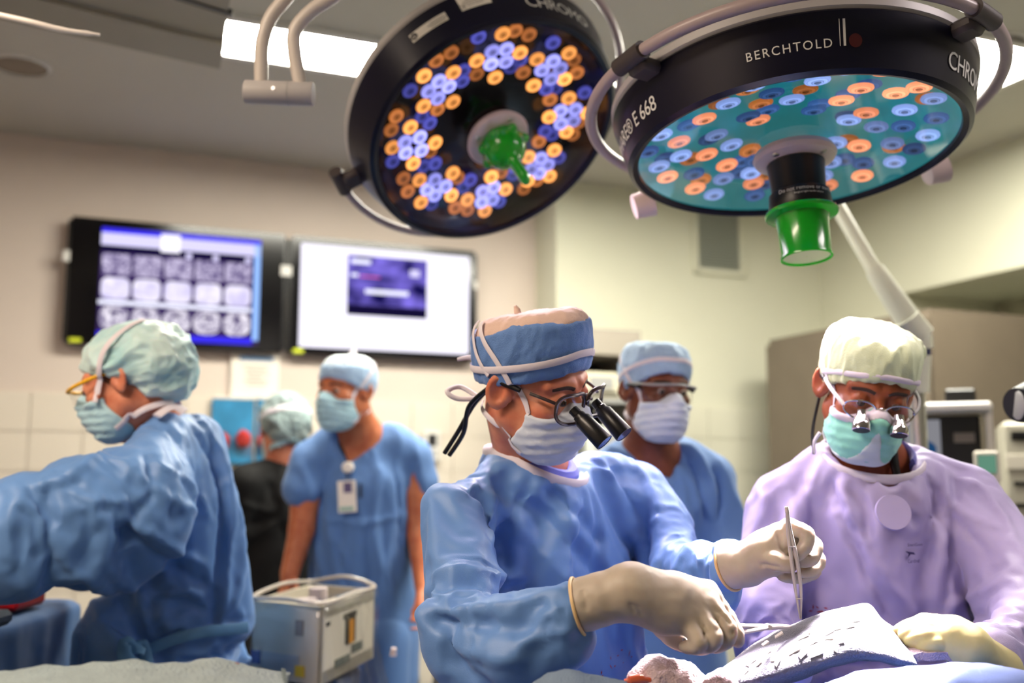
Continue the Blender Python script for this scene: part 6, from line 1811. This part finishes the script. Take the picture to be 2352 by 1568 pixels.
# ------------------------------------------------------------------ draped back table at the left, tray and red basin
bt = thing('back_table', 'blue-draped instrument table in front of the gowned nurse', 'table', (-1.45, 2.15, 0))
TZ = 1.14
B = Field(np.arange(-2.16, -.9, .014), np.arange(1.62, 2.62, .014), axis_pts([(.1, .95, .04), (.95, 1.2, .008)]))
B.op(lambda P: np.sqrt((np.maximum(np.abs(P - np.array([-1.58, 2.12, .62], np.float32)) - np.array([.51 - .03, .44 - .03, .52 - .03], np.float32), 0) ** 2).sum(-1)) - .03, (-2.2, 1.6, 0), (-.9, 2.65, 1.25))
V, Q = B.mesh(1); N = normals(V, Q); V = V + N * (crumple(V, 6, .006, (1, 1, .25), 5) * (np.abs(N[:, 2]) < .6) + crumple(V, 9, .002, (1, 1, 1), 6))[:, None]
V[:, 2] = np.maximum(V[:, 2], .1)
mesh_np('drape', V, Q, cloth_mat('drape_teal_blue', (40, 84, 134), .6), bt)
for dx in (-.45, .45):
    for dy in (-.38, .38): MB().tube([(-1.58 + dx, 2.12 + dy, .15), (-1.58 + dx, 2.12 + dy, 0)], .018, 10).build('leg', m_steel, bt)
tr = thing('instrument_tray', 'dark grey ribbed tray mat at the left picture edge', 'tray', A(20, 1430, 1.92))
p = np.array([A(20, 1430, 1.95)[0] - .2, 1.86, TZ + .022]); MB().box(p, (.36, .42, .03), Matrix.Identity(4), .01).build('mat', mat('rubber_grey', (78, 84, 96), .7, bump=(140, .6, 'wave')), tr)
for k in range(9): MB().box(p + [-.16 + .04 * k, 0, .0165], (.02, .4, .004)).build('rib', mat('rubber_rib', (86, 92, 104), .7), tr) if k == 0 else None
bs = thing('red_basin', 'small red plastic basin on the blue-draped table', 'basin', (-1.08, 2.3, TZ))
MB().box((-1.17, 2.31, TZ + .012), (.16, .13, .01), None, .003).build('floor_panel', mat('red_plastic', (160, 18, 26), .35), bs)
for dx, dy, sx, sy in ((0, .065, .16, .008), (0, -.065, .16, .008), (.08, 0, .008, .13), (-.08, 0, .008, .13)):
    MB().box((-1.17 + dx, 2.31 + dy, TZ + .028), (sx, sy, .03), None, .002).build('side_panel', MATS['red_plastic'], bs)
S = Field(np.arange(-1.45, -1.0, .007), np.arange(2.0, 2.35, .007), np.arange(TZ, TZ + .16, .007))
S.chain([(-1.24, 2.14, TZ + .06), (-1.17, 2.15, TZ + .065), (-1.12, 2.17, TZ + .05)], [.05, .04, .026], .02); S.cap((-1.2, 2.13, TZ + .04), (-1.13, 2.14, TZ + .035), .03, .026, .02)
V, Q = S.mesh(2); V = V + normals(V, Q) * crumple(V, 24, .008, (1, 1, 1), 8)[:, None]; V[:, 2] = np.maximum(V[:, 2], TZ + .008)
tag(mesh_np('sponge_heap', V, Q, mat('sponge_blush', (216, 150, 128), .8, noise=(20, .5, (170, 70, 60)))), 'crumpled blush-coloured lap sponge spilling over the red basin', 'sponge')

# dried smears on the gowns (marks of the cloth itself)
m_smear = mat('smear_red', (150, 40, 44), .7)
def smear(gown, px, py, w, h, n, seed):
    V = np.array([v.co[:] for v in gown.data.vertices]); x, y, d = to_px(V); g = random.Random(seed); mb = MB()
    for _ in range(n):
        qx, qy = px + g.uniform(-w, w), py + g.uniform(-h, h); c = np.where((x - qx) ** 2 + (y - qy) ** 2 < 120)[0]
        if not len(c): continue
        c = c[np.argmin(d[c])]; nn = unit(np.array(gown.data.vertices[int(c)].normal[:])); e1 = unit(np.cross([.3, 1, .2], nn)); e2 = np.cross(nn, e1)
        a = g.uniform(0, 6.28); u, v = (e1 * math.cos(a) + e2 * math.sin(a)) * g.uniform(.002, .007), (e2 * math.cos(a) - e1 * math.sin(a)) * g.uniform(.0008, .002)
        p = V[c] + nn * .0012; mb.add([p + u, p + v, p - u, p - v], [(0, 1, 2, 3)])
    if mb.v: mb.build('smear', m_smear, gown)['kind'] = 'stuff'
gs = [o for o in bpy.data.objects if o.name.split('.')[0] == 'gown']
smear(gs[0], 1440, 1510, 30, 22, 9, 1); smear(gs[0], 1385, 1545, 8, 10, 4, 2); smear(gs[1], 1865, 1398, 22, 8, 12, 3)
# ================================================================== EQUIPMENT IN THE BACKGROUND
# beige console under a clear plastic cover, between the nurse and the badge wearer
ZT, ZBt = 1.129, .945
n0 = A(740, 1394, 2.40); n0 = np.array([n0[0], n0[1], ZT])
eR = np.array([.075, .37, 0]); eL = np.array([-.20, .13, 0])
t = thing('blood_console', 'beige console with open top under a clear plastic cover, beside the gowned nurse', 'medical console', (n0[0] - .1, n0[1] + .3, 0))
m_beige = mat('console_beige', (206, 196, 176), .45, noise=(10, .06)); m_cgrey = mat('console_grey', (140, 130, 120), .5)
def para(o, a, b, z0, z1): 
    c = [o, o + a, o + a + b, o + b]
    vs = [(*q[:2], z0) for q in c] + [(*q[:2], z1) for q in c]
    return vs, [(3, 2, 1, 0), (4, 5, 6, 7), (0, 1, 5, 4), (1, 2, 6, 5), (2, 3, 7, 6), (3, 0, 4, 7)]
w = .05
for nm, o, a, b, z0, z1 in (('wall_panel', n0, eR, eL * .04, ZBt, ZT), ('wall_panel', n0 + eL * .96, eR, eL * .04, ZBt, ZT), ('wall_panel', n0, eR * .03, eL, ZBt, ZT), ('wall_panel', n0 + eR * .97, eR * .03, eL, ZBt, ZT), ('control_deck', n0 + eR * .03, eR * .94, eL * .34, ZT - .03, ZT - .012)):
    MB().add(*para(o, a, b, z0, z1)).build(nm, m_beige, t)
MB().add(*para(n0 + eR * .03, eR * .94, eL, ZBt, ZBt + .03)).build('well_floor', m_cgrey, t)
MB().add(*para(n0 + eR * .1 + eL * .05, eR * .25, eL * .22, ZT - .012, ZT - .008)).build('yellow_card', mat('card_yellow', (226, 204, 120), .5), t)
MB().add(*para(n0 + eR * .6 + eL * .05, eR * .3, eL * .24, ZT - .012, ZT - .006)).build('touch_panel', mat('panel_glass_grey', (120, 132, 136), .2), t)
for k in range(3): 
    p = n0 + eR * (.25 + .2 * k) + eL * .6; MB().tube([(p[0], p[1], ZBt + .02), (p[0], p[1], ZT - .03 + .02 * k)], [.03, .026], 16).build('centrifuge_post', m_lensw, t)
# right-hand face: slot with orange insert and a dark label; left-hand face stickers
nr = unit(np.cross(eR, [0, 0, 1])); nl = unit(np.cross([0, 0, 1], eL))
def card(o, a, u0, u1, v0, v1, nrm, name, m, off=.003):
    P = lambda u, v: np.array([*(o + a * u)[:2], ZT - v * (ZT - ZBt)]) + nrm * off
    vs = [P(u0, v1), P(u1, v1), P(u1, v0), P(u0, v0)]; vs += [v - nrm * (off + .002) for v in vs]
    MB().add(vs, [(0, 1, 2, 3), (7, 6, 5, 4), (0, 4, 5, 1), (1, 5, 6, 2), (2, 6, 7, 3), (3, 7, 4, 0)]).build(name, m, t)
card(n0, eR, .38, .62, .2, .27, nr, 'label_band', m_dark); card(n0, eR, .42, .6, .26, .62, nr, 'slot', m_black); card(n0, eR, .47, .55, .3, .62, nr, 'slot_insert', mat('insert_orange', (196, 128, 30), .4), .005)
card(n0, eR, .24, .5, .76, .87, nr, 'label_band', mat('label_slate', (84, 90, 84), .5)); card(n0, eR, .54, .74, .66, .78, nr, 'label_band', MATS['label_slate']); card(n0, eR, .08, .13, .22, .27, nr, 'button', m_dark)
card(n0, eL, .86, .99, .66, .84, nl, 'blue_sticker', mat('sticker_blue', (40, 70, 150), .5)); card(n0, eL, .3, .84, .66, .9, nl, 'data_sticker', mat('sticker_grey', (168, 172, 176), .5)); card(n0, eL, .22, .34, .78, .92, nl, 'yellow_sticker', mat('sticker_yellow', (224, 190, 40), .5), .005)
card(n0, eL, .25, .36, .2, .4, nl, 'knob_plate', m_cgrey)
p0 = n0 + (eR + eL) / 2
MB().box((p0[0] + .03, p0[1] + .02, .5), (.14, .3, .86), None, .02).build('trolley_body', mat('trolley_navy', (32, 48, 84), .6), t)
MB().box((p0[0] + .05, p0[1] + .02, .04), (.2, .36, .06), None, .02).build('trolley_base', m_dark, t)
m_film = glass_mat('plastic_film', (.98, .98, .98, 1), .35, .06)
hem = []
for k, (o, a) in enumerate(((n0 + eL, -eL), (n0, eR))):
    for u in np.linspace(0, 1, 12)[(1 if k else 0):]: hem.append((o + a * u, nl if k == 0 else nr))
vs = []; prof = [(-.03, .012), (.006, .010), (.012, -.05), (.018, -.14), (.04, -.22), (.07, -.32), (.09, -.42)]
for j, (p, nn) in enumerate(hem):
    for off, dz in prof:
        wv = .012 * math.sin(j * 1.9) * max(0, -dz) / .2 + .004 * math.sin(j * 4.1 + dz * 30)
        vs.append(np.array([p[0], p[1], ZT + dz]) + nn * (off + wv) * (.35 if nn is nl else 1))
L = len(prof); MB().add(vs, [(i * L + k, (i + 1) * L + k, (i + 1) * L + k + 1, i * L + k + 1) for i in range(len(hem) - 1) for k in range(L - 1)], None, True).build('plastic_cover', m_film, t, None, 180)
rimp = [n0 + eL, n0 + eL * .5 + [0, -.005, .004], n0, n0 + eR * .5 + [.006, 0, .003], n0 + eR, n0 + eR + eL * .45 + [0, 0, .02], n0 + eR + eL, n0 + eL + eR * .5 + [0, 0, .014]]
MB().tube([p + np.array([0, 0, .008]) for p in spline(rimp, 64, True)], .0052, 8, closed=True).build('plastic_rim', mat('film_bunched', (232, 220, 206), .25, trans=.4), t)
MB().tube([A(905, 1488, 2.6), A(903, 1505, 2.6)], [.007, .009], 10).build('cover_clip', m_lensw, t)

# wall phone plate, hanging count bags
q = on_room_y(986, 1025, YB)
t = thing('wall_intercom', 'small white wall intercom with a dark screen on the tiles', 'intercom', room(q[0], YB - .03, q[2] - .08))
bx('plate', (q[0], YB - .03, q[2]), (.085, .035, .15), m_white, t, .006); bx('display', (q[0], YB - .05, q[2] + .03), (.045, .006, .06), m_dark, t, .001)
for k in range(6): bx('button', (q[0] - .02 + .02 * (k % 3), YB - .05, q[2] - .025 - .02 * (k // 3)), (.012, .006, .012), m_greyp, t, .001)
m_bag = mat('bag_blue_film', (64, 152, 204), .3, noise=(9, .35), trans=.15); m_sp = mat('sponge_red', (196, 50, 48), .7, noise=(20, .4))
for j, (px, w) in enumerate(((535, .19), (628, .15))):
    q = on_room_y(px, 990, YB - .06)
    t = thing('count_bag', ('blue hanging pocket bag with two red sponges on the tiled wall', 'second blue pocket bag half hidden behind the grey bouffant cap')[j], 'count bag', room(q[0], YB - .04, q[2] - .14), 'hanging pocket bags')
    bx('back_sheet', (q[0], YB - .035, q[2]), (w, .01, .30), m_bag, t, .003)
    bx('hanger', (q[0], YB - .03, q[2] + .155), (w * .9, .03, .014), m_white, t, .003)
    for k in range(2):
        S = Field(np.arange(-.06, .061, .008), np.arange(-.045, .046, .008), np.arange(-.06, .061, .008)); S.ell((0, 0, 0), (.034, .024, .04), .01)
        V, Q = S.mesh(1); V = V + normals(V, Q) * crumple(V, 22, .01, (1, 1, 1), k + 3)[:, None]
        c = room(q[0] + (k - .5) * w * .5, YB - .065, q[2] - .045 + .01 * k); mesh_np('sponge', V + c, Q, m_sp, t)
        bx('pocket', (q[0] + (k - .5) * w * .5, YB - .095, q[2] - .07), (w * .45, .004, .1), m_film, t, .001)
# open steel supply cabinet in the bay, behind the two surgeons
def shelf_unit(label, px0, px1, py0, yroom, depth, levels, m_body, nm='supply_cabinet', cat='cabinet'):
    a, b = on_room_y(px0, py0, yroom), on_room_y(px1, py0, yroom); z1 = (a[2] + b[2]) / 2; xc, wd = (a[0] + b[0]) / 2, b[0] - a[0]; yc = yroom + depth / 2
    t = thing(nm, label, cat, room(xc, yc, 0))
    for s in (-1, 1): bx('side_panel', (xc + s * (wd / 2 - .012), yc, z1 / 2), (.024, depth, z1), m_body, t)
    bx('back_panel', (xc, yroom + depth - .01, z1 / 2), (wd - .05, .016, z1), m_black, t)
    bx('header', (xc, yc, z1 - .06), (wd - .048, depth, .12), m_body, t)
    for z in levels: bx('shelf', (xc, yc, z), (wd - .05, depth - .03, .02), m_greyp, t)
    return t, xc, wd, yc
t, xc, wd, yc = shelf_unit('open grey supply cabinet with dark shelves between the two surgeons', 1300, 1472, 755, YC - .45, .42, (.3, .7, 1.1, 1.45, 1.78), mat('cabinet_greige', (150, 142, 130), .5))
bxs = [('ventilator_box', 'pale box on the upper shelf of the open cabinet', .0, 1.853, .2, .12, (206, 200, 176)), ('printer_box', 'white device on the middle shelf of the open cabinet', .02, 1.563, .2, .2, (196, 200, 192)), ('green_crate', 'dark green crate on a lower shelf of the open cabinet', .0, 1.213, .24, .2, (44, 78, 62))]
for nm, lb, dx, zc, w, h, c in bxs:
    t = thing(nm, lb, 'box', room(xc + dx, yc - .08, zc - h / 2)); bx('case', (xc + dx, yc - .06, zc), (w, .24, h), mat(nm + '_shell', c, .5), t, .01); bx('front_panel', (xc + dx, yc - .183, zc + h * .1), (w * .6, .006, h * .45), m_greyp, t, .001)
    bx('vent_strip', (xc + dx, yc - .183, zc - h * .3), (w * .8, .006, h * .12), m_dark, t, .001)
# wire shelf trolley behind the badge wearer
q = A(1005, 1300, 3.85)
t = thing('wire_trolley', 'steel wire trolley behind the badge wearer', 'trolley', (q[0], q[1], 0))
for dx in (-.2, .2):
    for dy in (-.15, .15): MB().tube([(q[0] + dx, q[1] + dy, .05), (q[0] + dx, q[1] + dy, 1.15)], .011, 10).build('post', m_steel, t); MB().lathe([(.001, 0), (.03, .0), (.03, .05), (.001, .05)], 16, Matrix.Translation((q[0] + dx, q[1] + dy, 0))).build('caster', m_dark, t)
for z in (.3, .62, .92):
    MB().box((q[0], q[1], z), (.42, .32, .012), None, .002).build('shelf', m_steel, t)
    for k in range(9): MB().tube([(q[0] - .2 + .05 * k, q[1] - .16, z + .006), (q[0] - .2 + .05 * k, q[1] - .16, z + .09)], .003, 6).build('wire', m_steel, t)
pu = MB().box((q[0] - .1, q[1] - .05, .99), (.16, .16, .12), None, .03).build('purple_bag', mat('bag_purple', (96, 30, 150), .4)); tag(pu, 'purple plastic bag on the top shelf of the wire trolley', 'bag')
for k in range(3):
    o = MB().lathe([(.001, 0), (.03, 0), (.032, .01), (.032, .11), (.014, .135), (.014, .15), (.001, .15)], 20, Matrix.Translation((q[0] + .02 + .07 * k, q[1] + .02 * (k % 2), .627))).build('bottle', m_offw)
    tag(o, ('pale bottle on the middle trolley shelf, nearest the purple bag', 'pale bottle on the middle trolley shelf, between two others', 'pale bottle on the middle trolley shelf, far end')[k], 'bottle', 'bottles on the wire trolley')
cb = MB().tube(spline([A(952, 1095, 3.62), A(962, 1200, 3.6), A(950, 1290, 3.58), A(965, 1350, 3.58), A(985, 1380, 3.58)], 24), .012, 8).build('tubing', mat('tubing_white', (206, 198, 186), .4)); tag(cb, 'white coiled tubing hanging behind the elbow of the badge wearer', 'tubing')

# right-hand side: video tower, anaesthesia machine, lamp joint
xs = A(2155, 940, 3.1)
t = thing('video_tower', 'white-topped equipment tower with a dark video screen behind the green-capped surgeon', 'equipment tower', (xs[0], xs[1] + .12, 0))
fc = unit([-xs[0], -xs[1], 0]); sd = np.array([-fc[1], fc[0], 0]); sd = sd if sd[0] > 0 else -sd; z0 = A(2155, 938, 3.1)[2]
M = frame_M((xs[0], xs[1], 0), sd, -fc, (0, 0, 1))
MB().box((0, .1, z0), (.30, .34, .03), M, .008).build('top_shelf', m_white, t)
MB().box((0, .06, z0 - .115), (.235, .04, .19), M, .006).build('screen_housing', m_black, t)
MB().box((-.05, .037, z0 - .115), (.105, .004, .165), M).build('screen_picture', emission('video_picture', (176, 176, 184), .42), t)
S = Field(np.arange(-.06, .061, .006), np.arange(-.02, .021, .004), np.arange(-.06, .061, .006))
for px_, zz, rr, mm, nm in ((-.045, -.125, .034, emission('video_cap', (44, 96, 150), .4), 'video_figure'), (-.035, -.158, .024, emission('video_face', (176, 96, 80), .4), 'video_figure')):
    MB().add([(px_ + rr * math.cos(a), .034, z0 + zz + rr * .8 * math.sin(a)) for a in np.linspace(0, 2 * math.pi, 24)[:-1]], [list(range(23))]).build(nm, mm, t, M)
MB().box((.07, .035, z0 - .09), (.06, .003, .03), M).build('screen_glare', m_cgrey, t)
for s in (-1, 1): MB().box((s * .14, .12, z0 / 2), (.02, .3, z0), M).build('upright', m_offw, t)
for z in (.25, .6, .95): MB().box((0, .12, z), (.27, .3, .02), M).build('shelf', m_white, t)
bk = A(2207, 912, 3.1); o = MB().box((0, 0, 0), (.09, .1, .05), frame_M((bk[0] - fc[0] * .12, bk[1] - fc[1] * .12, z0 + .042), sd, -fc, (0, 0, 1)), .006).build('black_box', m_black); tag(o, 'small black box standing on the white tower top', 'box')
b2 = A(2268, 1072, 2.75)
t = thing('small_monitor', 'small pale monitor with a green trace beside the video tower', 'monitor', (b2[0], b2[1], 0))
M = frame_M((b2[0], b2[1], b2[2]), sd, -fc, (0, 0, 1))
MB().box((0, .03, 0), (.065, .05, .09), M, .006).build('case', m_offw, t); MB().box((0, .003, .008), (.045, .004, .05), M).build('screen', emission('trace_green', (120, 176, 150), .5), t)
MB().tube([(b2[0], b2[1] + .03, b2[2] - .045), (b2[0], b2[1] + .03, .03)], .014, 10).build('pole', m_steel, t); MB().lathe([(.001, 0), (.16, 0), (.16, .02), (.001, .03)], 28, Matrix.Translation((b2[0], b2[1] + .03, 0))).build('foot', m_dark, t)
am = A(2345, 1100, 3.3)
t = thing('anaesthesia_machine', 'grey anaesthesia machine with black vent slots at the right picture edge', 'anaesthesia machine', (am[0] + .12, am[1] + .15, 0))
M = frame_M((am[0], am[1], 0), sd, -fc, (0, 0, 1)); zt_ = A(2345, 965, 3.3)[2]
MB().box((.13, .2, zt_ / 2 + .06), (.36, .36, zt_ - .12), M, .015).build('cabinet', mat('machine_greige', (176, 172, 156), .5), t); MB().box((.13, .2, .06), (.4, .4, .1), M, .02).build('base', m_dark, t)
for z_, h in ((1000, .03), (1110, .012), (1160, .012)): MB().box((.04, .017, A(2345, z_, 3.3)[2]), (.12, .006, h), M).build('slot', m_black, t)
for z_ in (1060, 1210): MB().box((.06, .016, A(2345, z_, 3.3)[2]), (.2, .006, .05), M, .002).build('drawer_front', m_offw, t)
t = thing('lamp_joint', 'dark grey round arm joint poking in at the right picture edge', 'arm joint', A(2350, 925, 2.0))
p = A(2352, 930, 2.0); MB().tube([p + [-.012, 0, 0], p + [.05, .03, .01]], [.035, .05], 24).build('joint_disc', m_dark, t)
MB().tube([p + [-.013, 0, 0], p + [-.016, 0, 0]], [.03, .026], 24).build('joint_face', m_greyp, t)
q = p + [.05, .03, .01]; MB().tube(spline([q, q + [.02, .02, .12], q + [.1, .1, .5], [q[0] + .2, q[1] + .2, CEIL]], 20), .028, 16).build('arm_tube', m_arm, t)

# the many tiny lenses and screen details are seen, but need no direct light sampling of their own
for m_ in bpy.data.materials:
    if m_.name.startswith(('led_', 'scan_', 'screen_', 'blue_picture', 'tray_teal_reflection', 'video_', 'trace_')) and m_.name != 'screen_white':
        m_.cycles.emission_sampling = 'NONE'
